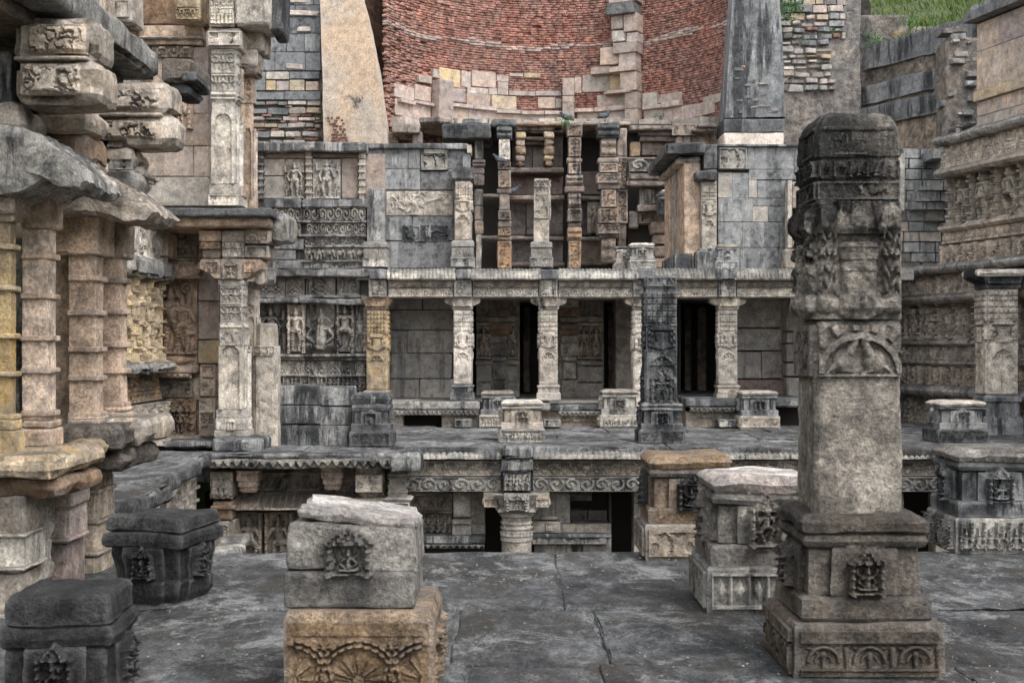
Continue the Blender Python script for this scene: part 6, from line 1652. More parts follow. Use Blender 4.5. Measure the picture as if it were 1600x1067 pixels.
# ================================================================== CARVED WALL on the right
rwall = thing('carved_wall', 'long carved wall of statue niches and friezes along the right side', 'wall', (9, 24, 0))
UR = np.array([.2453, -.9695, 0.]); NR = np.array([-.9695, -.2453, 0.])
def rp(Y): return np.array([9.0 + .253 * (26 - Y), Y, 0.])
def ZS(z): return 1.6 + (z - 1.6) * 1.041 if z > -1 else z
def rband(z1, z0, fn, out, mt, Ys=27.08, Ye=21.6, res=.022, nm='frieze', depth=None, s=0, **k):
    z1, z0 = ZS(z1), ZS(z0)
    O = rp(Ys) + NR * out + np.array([0, 0, z0]); w_ = (Ys - Ye) / .9695
    build(MB().relief(O, UR, (0, 0, 1), NR, w_, z1 - z0, fn, res, (depth or .35) + out, s=s, ero=.012, **k), nm, M[mt], rwall)
def rledge(z1, z0, out, mt='frieze', Ys=27.08, Ye=21.6, s=0, amp=.02):
    z1, z0 = ZS(z1), ZS(z0)
    Y = Ys; k = 0
    while Y > Ye:
        L = random.uniform(.9, 1.7); O = rp(Y) + NR * out + np.array([0, 0, z0])
        def fn(u, v, w, h): 
            y = v / h
            return -.06 * (2 * y - 1) ** 2 * 1.5 + .03 * fbm(np.stack([u.ravel() * 3 + Y, v.ravel() * 3, 0 * u.ravel()], 1), 5, 3).reshape(u.shape)
        build(MB().relief(O, UR, (0, 0, 1), NR, L - .012, z1 - z0, fn, .05, .4 + out, s=s + k, wob=amp), 'ledge', M[mt], rwall); Y -= L * .9695; k += 1
def rcore(z1, z0, Ys, Ye=21.2, mt='frieze', o=-.3):
    a, b = rp(Ys) + NR * o, rp(Ye) + NR * o; c, d = b - NR * .8, a - NR * .8
    build(MB().prism([a, b, c, d], z0, z1, lambda p, t_: (p[0], p[1], t_)), 'core', M[mt], rwall, smooth=False)
rcore(ZS(5.6), ZS(3.2), 27.02, mt='interior'); rcore(ZS(3.2), -3.6, 28.6, mt='interior')
rledge(5.62, 5.44, .28, 'frieze', s=1); rband(5.43, 5.0, fr_tri(.36, .1), .04, 'friezetan', s=2); rledge(5.0, 4.84, .26, 'friezetan', s=3)
rband(4.84, 3.93, fr_figs(7, .22, ('stand', 'dance', 'stand'), .075, 41, 2, .97, False), -.22, 'pale', res=.018, nm='statue_niches', depth=.1, s=4)
rledge(3.93, 3.78, .16, 'friezetan', s=5); rband(3.77, 3.56, fr_tri(.2, .06), .03, 'friezetan', s=6); rledge(3.57, 3.53, .09, 'friezetan', s=7)
rband(3.52, 3.18, fr_figs(14, .1, ('sit', 'stand', 'dance'), .025, 42, 4, .95, False), .04, 'friezetan', res=.018, nm='figure_frieze', s=8)
rledge(3.17, 2.98, .36, 'frieze', Ys=28.67, s=9); rband(2.97, 2.6, fr_tri(.32, .08), .02, 'friezetan', Ys=28.67, s=10); rledge(2.6, 2.42, .24, 'friezetan', Ys=28.67, s=11, amp=.03)
rband(2.43, 1.73, fr_figs(11, .22, ('stand', 'stand', 'dance'), .07, 43, 2, .95, True), -.2, 'friezetan', Ys=28.67, res=.018, nm='statue_niches', depth=.1, s=12)
rledge(1.73, 1.59, .14, 'friezetan', Ys=28.67, s=13); rband(1.58, 1.25, fr_tri(.26, .08), .02, 'friezetan', Ys=28.67, s=14); rledge(1.25, 1.2, .1, 'friezetan', Ys=28.67, s=15)
rband(1.2, .84, fr_figs(18, .1, ('stand', 'dance', 'stand'), .022, 44, 2, .95, False), .03, 'friezetan', Ys=28.67, res=.018, nm='figure_frieze', s=16)
rledge(.83, .62, .34, 'frieze', Ys=28.67, s=17); rband(.61, -.02, fr_tri(.4, .12), -.1, 'friezetan', Ys=28.67, s=18, depth=.2)
# upper right building of plain slabs
ub = thing('upper_building', 'plain tan slab building at the upper right corner with black-stained joints and a dark cornice', 'building', (9.6, 24, 5.6))
def rslab(u0, u1, z0, z1, o, mt, nm='slab', D=.3):
    z0, z1 = ZS(z0), ZS(z1); c = rp(26.05) + UR * (u0 + u1) / 2 + NR * (o - D / 2)
    me = stone_mesh(M[mt], 'slab', random.randrange(8)); ob = bpy.data.objects.new(nm, me); COL.objects.link(ob)
    ob.scale = (u1 - u0 - .008, D, z1 - z0 - .008); ob.rotation_euler = (0, 0, math.atan2(UR[1], UR[0]))
    place(ob, (c[0], c[1], (z0 + z1) / 2), ub)
for (zc0, zc1_, us, mt) in ((7.05, 7.58, (0, .7, 1.5, 2.4, 3.3, 4), 'tan'), (6.33, 7.05, (0, .55, .8, 1.75, 2.5, 3.4, 4), 'tan'), (6.12, 6.32, (0, 1.1, 2.2, 3.1, 4), 'yellow'), (5.85, 6.12, (0, .5, .95, 1.8, 2.6, 4), 'tan'), (5.62, 5.85, (0, 1.3, 2.4, 4), 'friezetan')):
    for a, b in zip(us, us[1:]):
        rslab(a, b, zc0, zc1_, -.02 + (.08 if mt == 'yellow' else 0), mt if random.random() < .8 else 'pink')
rslab(-.12, 1.9, 7.6, 7.78, .22, 'dark', 'cornice', .6); rslab(1.9, 4, 7.6, 7.78, .22, 'dark', 'cornice', .6); rslab(-.06, 4, 7.78, 7.9, .1, 'grey', 'cornice', .5)
a, b = rp(26.02) + NR * -.25, rp(21.6) + NR * -.25
build(MB().prism([a, b, b - NR * 3, a - NR * 3], ZS(5.62), ZS(7.75), lambda p, t_: (p[0], p[1], t_)), 'core', M['tan'], ub, smooth=False)
# ================================================================== LEFT CORNER BUILDING (faces the camera at Y~21.5)
YK = 21.0
cb = thing('corner_building', 'two-storey carved corner building at left, with projecting dark ledge and statue of a couple', 'building', (X(310, 22), 22, 0))
def kb(a, b, y0, y1, Y, D, mt, nm='block', r=.02, amp=.01, step=.12, **k): return build(MB().pb(a, b, y0, y1, Y, D, r, amp, step, s=int(a + y0), **k), nm, M[mt], cb)
def kr(a, b, y0, y1, Y, fn, mt, nm='carving', res=.016, depth=.06, **k): return build(MB().pr(a, b, y0, y1, Y, fn, res, depth, **k), nm, M[mt], cb)
# floor slab block under the pillar
kb(330, 404, 685, 709, 20.35, 1.6, 'grey', 'floor_slab', .05, .03, .1); kb(196, 332, 690, 700, 21.0, 1.2, 'grey', 'floor_slab', .03, .02, .12)
# lower storey back wall and panels
Yk = 21.9
kb(150, 345, 355, 690, Yk + .12, .6, 'tan', 'back_wall', .02, .01, .25)
pstone(cb, 309, 341, 415, 470, Yk + .02, .3, M['pink'], 'slab'); pstone(cb, 309, 341, 471, 530, Yk + .03, .3, M['tan'], 'slab'); pstone(cb, 309, 341, 531, 568, Yk + .02, .3, M['yellow'], 'slab')
kr(262, 308, 358, 408, Yk + .05, fr_tri(.5, .1, False), 'friezetan', 'pediment_carving')
build(canopy(MB(), X(246, 21.6), X(311, 21.6), Z(433, 21.5), Z(406, 21.5), 21.9, .35), 'canopy', M['tan'], cb)
kb(243, 312, 431, 435, 21.5, .4, 'tan', 'canopy_lip')
def couple(u, v, w, h):
    H = np.zeros_like(u); r = random.Random(5)
    figure(H, u, v, w * .43, h * .13, h * .76, r, 'stand', .13, 4)
    figure(H, u, v, w * .70, h * .13, h * .68, r, 'stand', .12, 2)
    figure(H, u, v, w * .88, h * .13, h * .5, r, 'dance', .09, 2)
    arc(H, u, v, w * .78, h * .9, w * .11, w * .035, .06, -math.pi, math.pi); ell(H, u, v, w * .78, h * .9, w * .05, w * .05, .05)
    for k in range(4): rect(H, u, v, 0, w * .17, h * (.18 + .17 * k), h * (.3 + .17 * k), .035)
    ell(H, u, v, w * .55, h * .07, w * .4, h * .055, .07)
    return H
kr(238, 308, 437, 571, Yk, couple, 'tan', 'statue_panel', .012, .15)
for k in range(6): kb(223, 236, 438 + k * 22, 458 + k * 22, Yk - .1 + .02 * (k % 2), .3, 'yellow', 'pilaster_block')
kb(225, 300, 571, 583, 21.45, .6, 'tan', 'ledge', .02, .012); kr(230, 298, 584, 590, 21.5, fr_hem(.1, .05), 'tan', 'toothed_hem', .018)
kb(225, 312, 590, 625, Yk - .02, .4, 'friezetan', 'plinth'); kr(228, 300, 596, 620, Yk - .04, fr_noise(.07, 7), 'friezetan', 'worn_carving', .02)
kr(260, 302, 612, 622, Yk - .06, fr_lines((.3, .7), .04, .6), 'rust', 'moulding', .02)
def sh_(u, v, w, h):
    H = fr_niche(.1, 3, 'sit', 4)(u, v, w, h); return H
kr(232, 260, 628, 678, Yk - .05, fr_figs(3, .07, ('stand',), .06, 9), 'orange', 'pilaster_carving', .014)
kr(260, 306, 622, 680, Yk - .08, sh_, 'orange', 'deity_niche', .014, .1); kb(226, 312, 680, 690, Yk - .25, .5, 'friezetan', 'moulding')
kr(314, 336, 570, 618, Yk - .02, fr_noise(.05, 9), 'friezetan', 'panel_carving', .018); kr(312, 336, 622, 680, Yk - .05, stackfn((.3, fr_noise(.05, 8), 0), (.35, fr_rosette(.05), 0), (.35, fr_noise(.05, 10), 0)), 'friezetan', 'panel_carving', .018)
# main pillar, lower storey
Yp_ = 20.9; pcx = X(360, Yp_ + .2)
def ppil(pc, w_, tiers, Y, mt, nm='column'):
    """pillar built of tiers (y0, y1, halfwidth px) bottom first; carved faces"""
    root = None
    for k, (y0, y1, hw_, fn) in enumerate(tiers):
        h2 = hw_ * Y / F
        o = build(MB().stack(X(pc, Y), Y + h2 * 1.0, [(Z(y1, Y), h2 * .97), (Z(y1, Y) + .015, h2), (Z(y0, Y) - .015, h2), (Z(y0, Y), h2 * .96)], 'sq', 5, .006, 4, int(pc + y0), step=.1), nm if root is None else 'column_block', M[mt], root or cb)
        if root is None: root = o
        if fn: build(MB().pr(pc - hw_ * .94, pc + hw_ * .94, y0 + .6, y1 - .6, Y - .003, fn, .014, .04), 'shaft_carving', M[mt], root); build(MB().relief((X(pc, Y) + h2 + .002, Y + .03, Z(y1, Y) + .01), (0, 1, 0), (0, 0, 1), (1, 0, 0), h2 * 1.85, Z(y0, Y) - Z(y1, Y) - .02, fn, .02, .04), 'shaft_carving', M[mt], root)
    return root
arch = lambda u, v, w, h: np.where((np.abs(u - w / 2) > w * .36), .045, 0.) + np.where((v > h * .86) & (np.hypot((u - w / 2) / (w * .36), (v - h * .86) / (h * .14)) > 1) & (np.abs(u - w / 2) <= w * .36), .045, 0.)
ppil(361, 0, [(540, 640, 19.5, arch), (640, 653, 23, None), (653, 672, 24, lambda u, v, w, h: fr_niche(.04, 6)((u - w * .36) / .28, v, w, h) * (np.abs(u - w / 2) < w * .14)), (672, 683, 26, None), (518, 540, 18, fr_noise(.04, 14)), (503, 518, 18, fr_lines((.5,), .03, .4)), (445, 503, 17, stackfn((.5, fr_pav(.2, .03), .0), (.5, fr_pav(.2, .03), .0))), (438, 445, 20, None)], Yp_, 'palewhite')
kb(344, 378, 404, 438, Yp_ - .02, .4, 'pale', 'capital'); kr(346, 376, 406, 436, Yp_ - .03, fr_niche(.06, 5), 'pale', 'capital_carving')
for s_, (a, b) in ((-1, (312, 346)), (1, (376, 402))):
    xa, xb = X(a, Yp_), X(b, Yp_); q = Yp_ + .02
    poly = [(X(361 + s_ * 12, q), Z(436, q)), (X(361 + s_ * 26, q), Z(434, q)), (X(361 + s_ * 38, q), Z(424, q)), (X(361 + s_ * 49, q), Z(420, q)), (X(361 + s_ * 49, q), Z(410, q)), (X(361 + s_ * 46, q), Z(405, q)), (X(361 + s_ * 12, q), Z(405, q))]
    if s_ < 0: poly = poly[::-1]
    build(MB().prism(poly, q, q + .38, lambda p, t_: (p[0], t_, p[1])), 'bracket', M['tan'], cb, ang=25)
    x0 = X(361 + s_ * 30 - 9, q)
    build(MB().relief((x0, q - .005, Z(425, q)), (1, 0, 0), (0, 0, 1), (0, -1, 0), X(18, 0) * 0 + 18 * q / F, .15, fr_rosette(.04), .016, .02), 'bracket_scroll', M['tan'], cb)
kb(346, 382, 360, 403, Yp_, .5, 'palewhite', 'capital_block'); kr(348, 380, 372, 401, Yp_ - .01, fr_pav(.17, .05), 'palewhite', 'block_carving')
kb(310, 345, 360, 377, Yp_ + .05, .5, 'tan', 'beam'); kb(313, 345, 378, 389, Yp_ + .12, .5, 'tan', 'beam'); kr(312, 344, 379, 388, Yp_ + .1, fr_scroll(.12, .03), 'tan', 'beam_carving'); kb(316, 345, 390, 404, Yp_ + .2, .5, 'friezetan', 'beam')
kb(383, 424, 357, 381, Yp_ - .02, .8, 'friezetan', 'beam', .04, .02); kr(384, 420, 366, 380, Yp_ - .03, fr_scroll(.16, .04), 'friezetan', 'beam_carving'); kb(383, 420, 382, 404, Yp_ + .05, .7, 'friezetan', 'beam', .03, .015); kr(384, 418, 385, 402, Yp_ + .04, fr_noise(.05, 8), 'friezetan', 'beam_carving')
kb(398, 412, 404, 445, Yp_ + .3, .5, 'friezetan', 'corner_block', .05, .03); kb(404, 424, 420, 442, Yp_ + .6, .5, 'frieze', 'corner_block', .06, .03)
ppil(392, 0, [(452, 560, 8, stackfn((.6, arch, 0), (.4, fr_noise(.03, 14), 0))), (560, 625, 9, None), (625, 690, 10, None), (440, 452, 10, None)], 21.5, 'pale')
kb(219, 263, 360, 402, 21.3, .6, 'tan', 'bracket_block', .04, .015); kr(224, 258, 372, 400, 21.28, fr_tri(.4, .06, False), 'tan', 'bracket_carving')
# projecting ledge between the storeys
kb(205, 424, 325, 338, 20.35, 2.0, 'dark', 'projecting_ledge', .025, .014, .12); kb(207, 420, 338.5, 354, 20.55, 1.7, 'tan', 'ledge_soffit', .04, .012, .12)
kb(420, 452, 335, 378, 20.9, .8, 'frieze', 'broken_eave', .09, .05, .08)
# upper storey
Yq = 21.9
for (a, b, y0, y1, mt) in ((205, 302, 276, 322, 'pale'), (276, 325, 276, 322, 'pale'), (206, 302, 228, 276, 'tan'), (302, 326, 228, 276, 'tan'), (255, 326, 178, 228, 'tan'), (302, 326, 74, 178, 'pink'), (200, 258, 178, 228, 'tan')): pstone(cb, a, b, y0, y1, Yq, .4, M[mt], 'slab', gap=.004, jit=.015)
kb(190, 330, -120, 322, Yq + .2, .6, 'tan', 'back_wall', .02, .01, .3)
kb(236, 302, 74, 228, Yq - .02, .3, 'tan', 'panel', .01, .008); kr(243, 300, 74, 90, Yq - .06, fr_scroll(.18, .05), 'friezetan', 'frieze'); kr(266, 301, 148, 202, Yq - .06, fig_fn('stand', 2, 8, .7, .1, pw=.12), 'tan', 'panel_carving')
kb(215, 315, 40, 70, Yq - .08, .4, 'tan', 'cornice'); kb(215, 315, 56, 60, Yq - .2, .4, 'pale', 'cornice')
kb(210, 325, -40, 40, Yq + .05, .3, 'rust', 'frieze_wall', .03, .02); kb(274, 312, -20, 32, 21.3, .5, 'yellow', 'bracket', .05, .02); kr(276, 310, 12, 30, 21.28, fr_pav(.2, .04), 'yellow', 'bracket_carving'); kb(165, 206, -40, 34, 21.0, .7, 'pale', 'capital', .04, .02); kr(168, 203, 2, 28, 20.97, fr_noise(.07, 7), 'pale', 'capital_carving')
Yr = 21.3
ppil(349, 0, [(178, 288, 19, arch), (288, 304, 22, None), (304, 322, 24, fr_noise(.05, 9)), (160, 178, 18, None), (143, 160, 20, fr_lines((.3, .7), .05, .5)), (78, 143, 19, stackfn((.45, fr_pav(.2, .035), 0), (.55, fr_pav(.14, .035), 0)))], Yr, 'palewhite')
kb(322, 378, 44, 77, Yr - .04, .5, 'pale', 'capital', .04, .015); kr(326, 376, 50, 72, Yr - .06, fr_noise(.07, 7), 'pale', 'capital_carving')
kb(327, 367, -40, 42, Yr - .02, .5, 'palewhite', 'capital_block'); kr(329, 366, 2, 38, Yr - .04, fr_figs(6, .05, ('stand',), .02, 4), 'palewhite', 'block_carving')
kb(366, 420, -40, 40, Yr - .1, .9, 'pale', 'upper_beam', .05, .025, .1); kb(420, 440, -30, 50, Yr + .2, .9, 'dark', 'upper_beam', .06, .03, .1)
kb(372, 402, 76, 104, Yr + .3, .6, 'friezetan', 'bracket', .05, .02); kb(378, 412, 40, 80, Yr + .4, .7, 'friezetan', 'bracket', .05, .025); kb(380, 402, 88, 116, Yr + .35, .5, 'orange', 'bracket', .05, .02)
ppil(388, 0, [(200, 310, 7, arch), (162, 200, 6, None), (116, 162, 7, fr_noise(.03, 12)), (308, 326, 11, None)], 21.9, 'tan')
# return wall going back on the right of the pillars
build(MB().rblock(-5.6, -5.16, 22.3, 26.8, 0, 3.6, .02, .01, .4), 'return_wall', M['tan'], cb); build(MB().rblock(-5.6, -5.16, 22.3, 26.8, 3.9, 9.5, .02, .01, .4), 'return_wall', M['tan'], cb)

# carved flank wall seen edge-on behind the near gallery
fl = thing('flank_wall', 'carved flank wall with slim yellow statues, seen obliquely behind the near gallery columns', 'wall', (-5.6, 19, 0))
xw = -5.78
for (z1, z0, fn, o_, mt) in ((3.5, 2.9, fr_noise(.12, 4), .2, 'pale'), (2.6, 1.35, fr_figs(9, .22, ('stand', 'dance'), .1, 51, 2, .95, False), .05, 'yellow'), (1.2, .75, fr_tri(.4, .12), .1, 'orange'), (.72, .05, fr_figs(14, .14, ('stand', 'dance'), .04, 52, 2, .95, False), .2, 'pale')):
    build(MB().relief((xw + o_, 14.2, z0), (0, 1, 0), (0, 0, 1), (1, 0, 0), 7.2, z1 - z0, fn, .03, .4, ero=.02), 'carved_band', M[mt], fl)
for (z1, z0, o_) in ((2.9, 2.62, .5), (1.34, 1.2, .42)):
    for k in range(5): build(MB().rblock(xw - .1, xw + o_ + random.uniform(-.1, .1), 14.2 + k * 1.44, 15.6 + k * 1.44, z0, z1, .06, .04, .12, s=k, chip=2), 'eave' if o_ > .45 else 'ledge', M['frieze'], fl)
build(MB().box(xw - .8, xw - .2, 13.6, 21.6, -3.6, 6.5), 'core', M['interior'], fl)

# ================================================================== NEAR LEFT GALLERY
ng = thing('near_gallery', 'near left gallery of ringed tan columns under broken eaves and carved beam ends', 'gallery', (-3.4, 9, 0))
def nb(a, b, y0, y1, Y, D, mt, nm='block', r=.02, amp=.01, step=.06, par=None, **k): return build(MB().pb(a, b, y0, y1, Y, D, r, amp, step, s=int(abs(a) + abs(y0)), **k), nm, M[mt], par or ng)
def ringcol(a, b, y0, y1, Y, rings, base, top, mt):
    """square column with projecting ring bands"""
    D = (b - a) * Y / F
    c = nb(a, b, top[1], base[0], Y, D, mt, 'column', .006, .005, .06, chip=.9)
    for y in rings: nb(a - 2.5, b + 4, y - 4.5, y + 4.5, Y - .025, D + .05, mt, 'ring', .009, .005, .05, c)
    nb(a - 3, b + 5, top[0], top[1], Y - .04, D + .08, mt, 'capital', .015, .008, .06, c)
    bb = base
    nb(a - 2, b + 5, bb[0], bb[0] + (bb[1] - bb[0]) * .3, Y - .03, D + .06, mt, 'column_base', .014, .006, .05, c); nb(a - 3, b + 6, bb[0] + (bb[1] - bb[0]) * .32, bb[1], Y - .045, D + .09, mt, 'column_base', .014, .008, .05, c)
    return c
ringcol(-10, 16, 300, 708, 8.1, (385, 450, 525, 584, 652), (655, 712), (330, 345), 'yellow')
nb(-30, 22, 290, 333, 8.0, .3, 'tan', 'capital')
ringcol(34, 74, 300, 697, 8.5, (400, 462, 528, 579, 646), (657, 699), (304, 356), 'tan')
nb(-40, 22, 333, 700, 8.75, .15, 'tan', 'wall_panel', .01, .008, .1)
def worn(u, v, w, h):
    H = np.zeros_like(u); figure(H, u, v, w * .6, h * .02, h * .98, random.Random(2), 'stand', .07, 2)
    q = fbm(np.stack([u.ravel() * 14, v.ravel() * 9, 0 * u.ravel()], 1), 6, 3).reshape(u.shape); return H + .03 * q
build(MB().pr(10, 48, 372, 668, 8.68, worn, .012, .12), 'worn_statue', M['frieze'], ng)
nb(74, 112, 300, 665, 9.45, .2, 'tan', 'wall_panel', .01, .008, .1)
nb(76, 154, 332, 398, 9.3, .4, 'tan', 'capital'); 
ringcol(107, 149, 398, 660, 9.3, (435, 489, 546, 591, 648), (651, 664), (392, 398), 'tan')
nb(150, 194, 345, 402, 9.75, .3, 'tan', 'capital'); ringcol(153, 189, 400, 660, 9.75, (438, 487, 539, 580, 633), (636, 662), (396, 402), 'tan')
nb(-60, 170, 290, 668, 10.25, .4, 'interior', 'back_wall', .02, .01, .3)
# ledges the columns stand on
nb(-60, 84, 712, 748, 7.75, 1.0, 'yellow', 'ledge', .05, .025, .05); nb(60, 106, 697, 726, 8.15, .9, 'yellow', 'ledge', .05, .02, .05); nb(-60, 100, 746, 778, 7.9, .8, 'rust', 'ledge_soffit', .06, .03, .05)
nb(80, 190, 664, 705, 9.05, 1.1, 'brownbase', 'ledge', .05, .02, .05); nb(150, 224, 655, 697, 9.35, .9, 'friezetan', 'ledge', .06, .025, .05); nb(82, 196, 700, 738, 9.15, .9, 'brownbase', 'ledge_soffit', .07, .03, .05)
# lower pillars
nb(-30, 38, 772, 836, 7.95, .4, 'friezetan', 'lower_pillar'); nb(-30, 36, 838, 890, 7.97, .4, 'palewhite', 'lower_pillar'); nb(-30, 33, 892, 960, 7.99, .4, 'pale', 'lower_pillar'); nb(-30, 40, 834, 840, 7.93, .4, 'pale', 'ring'); nb(-30, 39, 887, 893, 7.93, .4, 'pale', 'ring')
nb(-30, 36, 960, 1030, 7.9, .5, 'pale', 'lower_pillar')
nb(40, 112, 740, 792, 8.75, .4, 'pink', 'lower_pillar'); nb(46, 107, 793, 844, 8.8, .4, 'pink', 'lower_pillar'); nb(50, 103, 845, 930, 8.84, .4, 'pink', 'lower_pillar'); nb(44, 110, 841, 848, 8.77, .4, 'pink', 'ring')
def lowfig(u, v, w, h):
    H = np.zeros_like(u); figure(H, u, v, w * .5, 0, h, random.Random(7), 'stand', .08, 2); pil(H, u, v, w * .9, w * .1, h, .06, 6); return H
build(MB().pr(36, 68, 782, 905, 8.35, lowfig, .012, .2), 'worn_statue', M['palewhite'], ng)
c = nb(116, 151, 728, 900, 9.5, .4, 'friezetan', 'lower_pillar')
for y in (768, 816, 866): nb(113, 154, y - 3, y + 4, 9.47, .45, 'friezetan', 'ring', .012, .006, .05, c)
nb(116, 151, 868, 915, 9.48, .45, 'friezetan', 'column_base'); nb(-60, 160, 740, 930, 10.0, .3, 'interior', 'back_wall', .02, .01, .3)
build(MB().pr(152, 166, 780, 880, 9.75, lowfig, .014, .2), 'worn_statue', M['pale'], ng)
# broken eaves (thick slabs sloping down to the right)
def eave(x0, x1, Y0, Y1, zA, zB, th, mt, s, nm='eave'):
    """weathered slab from wall (x0,zA) down to lip (x1,zB)"""
    mb = MB().rblock(x0, x1, Y0, Y1, -th / 2, th / 2, .05, .03, .045, fr=4, s=s, chip=1.8)
    v = mb.v[0]; t_ = np.clip((v[:, 0] - x0) / (x1 - x0), 0, 1.02)
    v[:, 2] = v[:, 2] * (1.15 - .35 * t_) + zA + (zB - zA) * (t_ ** 1.5) + .02 * np.sin(v[:, 1] * 7)
    return build(mb, nm, M[mt], ng)
def slab_profile(pts, Y0, Y1, mt, s, nm='eave'):
    # thick broken slab: outline (photograph px at Y0) carried back to Y1 in several roughened sections
    P = [pts[-1]] + pts; out = []
    for a, b in zip(P, P[1:]):
        m = max(1, int(math.dist(a, b) / 6))
        for k in range(1, m + 1): out.append((a[0] + (b[0] - a[0]) * k / m, a[1] + (b[1] - a[1]) * k / m))
    q = np.array([(X(p[0], Y0), Z(p[1], Y0)) for p in out]); n = len(q); c = q.mean(0); ns = 28; v = []
    for j in range(ns + 1):
        y = Y0 + (Y1 - Y0) * j / ns
        for p in q: v.append((p[0], y, p[1]))
    sh = [.5]
    v0 = [(c[0] + (p[0] - c[0]) * f, Y0 - .02, c[1] + (p[1] - c[1]) * f) for f in (.7, .35) for p in q]
    v = np.array(v0[n:] + v0[:n] + v); v = weather(v, .026, 5.0, s, 4); v = v + .010 * np.stack([vnoise(v * 31 + q_, 5) for q_ in (1.3, 20.7, 55.1)], 1)
    i = np.arange(n); fq = [np.stack([j * n + i, j * n + (i + 1) % n, (j + 1) * n + (i + 1) % n, (j + 1) * n + i], 1)[:, ::-1] for j in range(ns + 2)]
    mb = MB().add(v, np.concatenate(fq), [tuple(range(n))])
    area = sum(q[k][0] * q[(k + 1) % n][1] - q[(k + 1) % n][0] * q[k][1] for k in range(n))
    if area < 0: mb.f = [f[:, ::-1] for f in mb.f]
    return build(mb, nm, M[mt], ng, ang=24)
slab_profile([(-60, 186), (0, 190), (38, 199), (66, 214), (98, 240), (124, 268), (129, 284), (118, 294), (92, 291), (66, 280), (40, 292), (0, 304), (-60, 308)], 7.9, 8.7, 'frieze', 3)
slab_profile([(60, 300), (88, 278), (125, 266), (158, 270), (190, 290), (222, 312), (237, 330), (228, 342), (196, 346), (150, 334), (60, 336)], 9.15, 9.9, 'friezetan', 5)
if 0: eave(-3.45, X(120, 8.0), 7.6, 8.75, Z(225, 8.), Z(270, 8.0), .26, 'pale', 3)
if 0: eave(-3.4, X(98, 8.0), 7.75, 8.7, Z(262, 8.), Z(290, 8.0), .14, 'friezetan', 4, 'eave_soffit')
if 0: eave(-3.5, X(236, 9.3), 8.9, 10.1, Z(290, 9.3), Z(322, 9.3), .24, 'brownbase', 5)
if 0: eave(-3.4, X(212, 9.3), 9.0, 10.0, Z(325, 9.3), Z(340, 9.3), .12, 'friezetan', 6, 'eave_soffit')
# eroded stones between the beams and the eaves
for (a, b, y0, y1, Y, mt) in ((-20, 36, 158, 212, 8.35, 'friezetan'), (30, 136, 165, 205, 8.75, 'friezetan'), (40, 132, 200, 262, 8.9, 'rust'), (96, 142, 226, 268, 9.0, 'tan'), (130, 210, 232, 262, 9.6, 'friezetan'), (142, 212, 262, 296, 9.55, 'frieze'), (-40, 20, 205, 262, 8.6, 'brownbase'), (196, 226, 262, 276, 9.7, 'friezetan')):
    nb(a, b, y0, y1, Y, .5, mt, 'eroded_block', .07, .035, .05, chip=1.6)
build(MB().pr(156, 208, 250, 266, 9.52, fr_noise(.05, 14), .014, .05), 'block_carving', M['frieze'], ng)
nb(-90, 130, -60, 330, 9.35, .4, 'interior', 'upper_wall', .02, .02, .3); nb(60, 205, 170, 345, 10.0, .4, 'friezetan', 'upper_wall', .02, .02, .2)
# carved beam ends
def beam_end(a, b, y0, ym, y1, Y, D, mt, s):
    o = nb(a, b, ym, y1, Y, D, mt, 'beam_end', .06, .022, .045, chip=1.5)
    nb(a, b - 6, y0, ym - 1, Y + .02, D, mt, 'beam_end_top', .05, .022, .045, o, chip=1.6)
    build(MB().pr(a + 12, b - 26, ym + 8, y1 - 12, Y + .002, fr_noise(.055, 19, s=s, rim=False), .0075, .05, ero=.006), 'scroll_carving', M[mt], o)
    build(MB().pr(a + 20, b - 22, y0 + 12, ym - 8, Y + .02, fr_noise(.05, 19, s=s + 9, rim=False), .0075, .05, ero=.006), 'worn_carving', M[mt], o)
    build(MB().pb(a, b - 20, ym - 4, ym + 2, Y - .02, .3, .01, .008, .06), 'moulding', M[mt], o)
beam_end(20, 156, 26, 92, 160, 8.25, .45, 'friezetan', 1)
beam_end(148, 272, 128, 180, 230, 9.6, .4, 'friezetan', 2)
nb(-40, 18, 80, 160, 8.4, .5, 'grey', 'beam_end')
nb(253, 302, 90, 128, 10.3, .6, 'brownbase', 'bracket', .03, .015); nb(260, 296, 128, 146, 10.35, .5, 'dark', 'bracket', .04, .015); nb(282, 306, 112, 128, 10.28, .5, 'dark', 'bracket', .02, .01)
# long eave beam running away from the camera
xe = -2.74
build(MB().rblock(xe - 1.5, xe, 5.2, 10.45, 3.66, 3.88, .04, .022, .05, fr=4, s=41, chip=2.2), 'eave_beam', M['whitewash'], ng, ang=50)
build(MB().rblock(xe - 1.6, xe - .22, 5.2, 10.3, 3.56, 3.66, .02, .02, .12, s=42), 'beam_soffit', M['brownbase'], ng)
build(MB().rblock(xe - 2.6, xe - .3, 5.2, 10.35, 3.88, 4.6, .04, .03, .2, s=43), 'upper_course', M['friezetan'], ng)

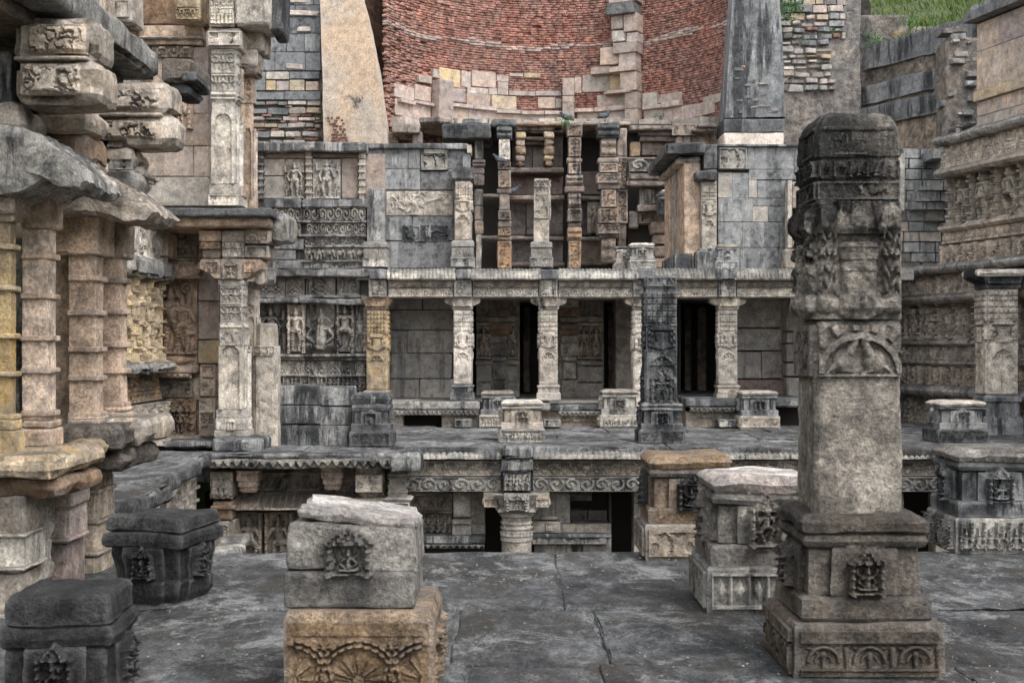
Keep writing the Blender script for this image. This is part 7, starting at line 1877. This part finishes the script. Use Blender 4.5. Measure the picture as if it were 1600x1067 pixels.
# ================================================================== PIGEONS AND WEEDS
def pigeon(px, py, Y, head=1, label='', mat='pigeon'):
    x, z = X(px, Y), Z(py, Y)
    t = thing('pigeon', label, 'pigeon', (x, Y, z), 'pigeons on the well balconies')
    mb = MB(); n = 10
    spine = [(-.17, .05, .012, .03), (-.10, .065, .03, .035), (-.03, .09, .062, .062), (.05, .115, .066, .07), (.10, .15, .045, .05), (.125, .19, .032, .034), (.145, .215, .034, .034), (.17, .212, .022, .022), (.19, .205, .006, .006)]
    v = []
    for (a, b, rw_, rh) in spine:
        for k in range(n):
            an = 2 * math.pi * k / n; v.append((x + head * (a - math.sin(an) * rh * .25), Y + math.cos(an) * rw_, z + b + math.sin(an) * rh))
    q = [(r * n + k, r * n + (k + 1) % n, (r + 1) * n + (k + 1) % n, (r + 1) * n + k) for r in range(len(spine) - 1) for k in range(n)]
    mb.add(v, q, [tuple(range(n))], [tuple((len(spine) - 1) * n + k for k in range(n))])
    build(mb, 'body', M[mat], t)
    for s_ in (-1, 1):
        build(MB().stack(x + head * -.03, Y + s_ * .058, [(z + .05, .02), (z + .08, .075), (z + .12, .08), (z + .14, .03)], 'circ', 1, 0, rx=1.25, ry=.22), 'wing', M['pigeonlight'], t)
        build(MB().stack(x + head * .01, Y + s_ * .025, [(z, .008), (z + .06, .008)], 'oct', 1, 0), 'leg', M['rust'], t)
    return t
pigeon(886, 190, 32.4, -1, 'dark pigeon perched left of the black recess on the balcony roof')
pigeon(905, 190, 32.5, 1, 'dark pigeon on the balcony roof, nearest the weed sprig, facing right') if 0 else pigeon(944, 187.5, 32.3, 1, 'dark pigeon perched right of the black recess, on the dark capital')
pigeon(802, 304, 32.85, 1, 'pigeon sitting on the middle ledge beside the second balcony post')
pigeon(781, 256, 32.2, -1, 'pigeon clinging to the bracket high on the second balcony post')
pigeon(1037, 310, 31.5, 1, 'pale-headed pigeon on the dark bracket left of the right-hand slab wall', 'pigeonlight')
pigeon(1036, 272, 32.3, -1, 'pigeon in front of the carved balcony parapet on the right') if 0 else None
def weed(px, py, Y, size, label, n=60, s=1):
    t = MB(); r = random.Random(s); x0, z0 = X(px, Y), Z(py, Y)
    for k in range(n):
        a = r.uniform(0, 6.28); q = r.random() ** .6 * size; x = x0 + q * math.cos(a); z = z0 + r.uniform(0, size * 1.1) - abs(q) * .3; y = Y + .5 * q * math.sin(a)
        b = r.uniform(0, 6.28); l = size * r.uniform(.12, .26); tl = r.uniform(-.6, .6)
        d = np.array([math.cos(b), tl * .5, math.sin(b)]) * l; e = np.array([-math.sin(b), tl, math.cos(b)]) * l * .35; p = np.array([x, y, z])
        t.add([p, p + d * .5 + e, p + d, p + d * .5 - e], [(0, 1, 2, 3)])
    for k in range(7):
        a = r.uniform(-1, 1); t.add([(x0 - .008, Y, z0), (x0 + .008, Y, z0), (x0 + a * size * .6, Y - .05, z0 + size * r.uniform(.4, .9))], [(0, 1, 2)])
    tag(build(t, 'weed', M['weed'], smooth=False), label, 'weed', 'weeds growing from the masonry')
weed(885, 194, 32.2, .22, 'green weed sprig on the balcony roof between the drum piers', 70, 1)
weed(1032, 188, 34.6, .17, 'small weed growing from the ledge right of the broken pier', 40, 2)
weed(1236, 18, 32.75, .32, 'leafy weed near the top of the loose masonry right of the dark buttress', 90, 3)
weed(1233, 30, 32.75, .26, 'low weed just below the leafy one in the loose masonry', 60, 4)
weed(1250, 62, 32.75, .14, 'tiny weed in the middle of the loose masonry at right', 30, 5)
weed(1300, 52, 32.8, .16, 'small weed at the right edge of the loose masonry, below the soil slope', 34, 6)
weed(1368, 66, 33.1, .28, 'leafy weed at the left end of the topmost terrace lip', 70, 7)
weed(1420, 40, 32.0, .25, 'weed tuft hanging over the topmost terrace lip', 60, 8)
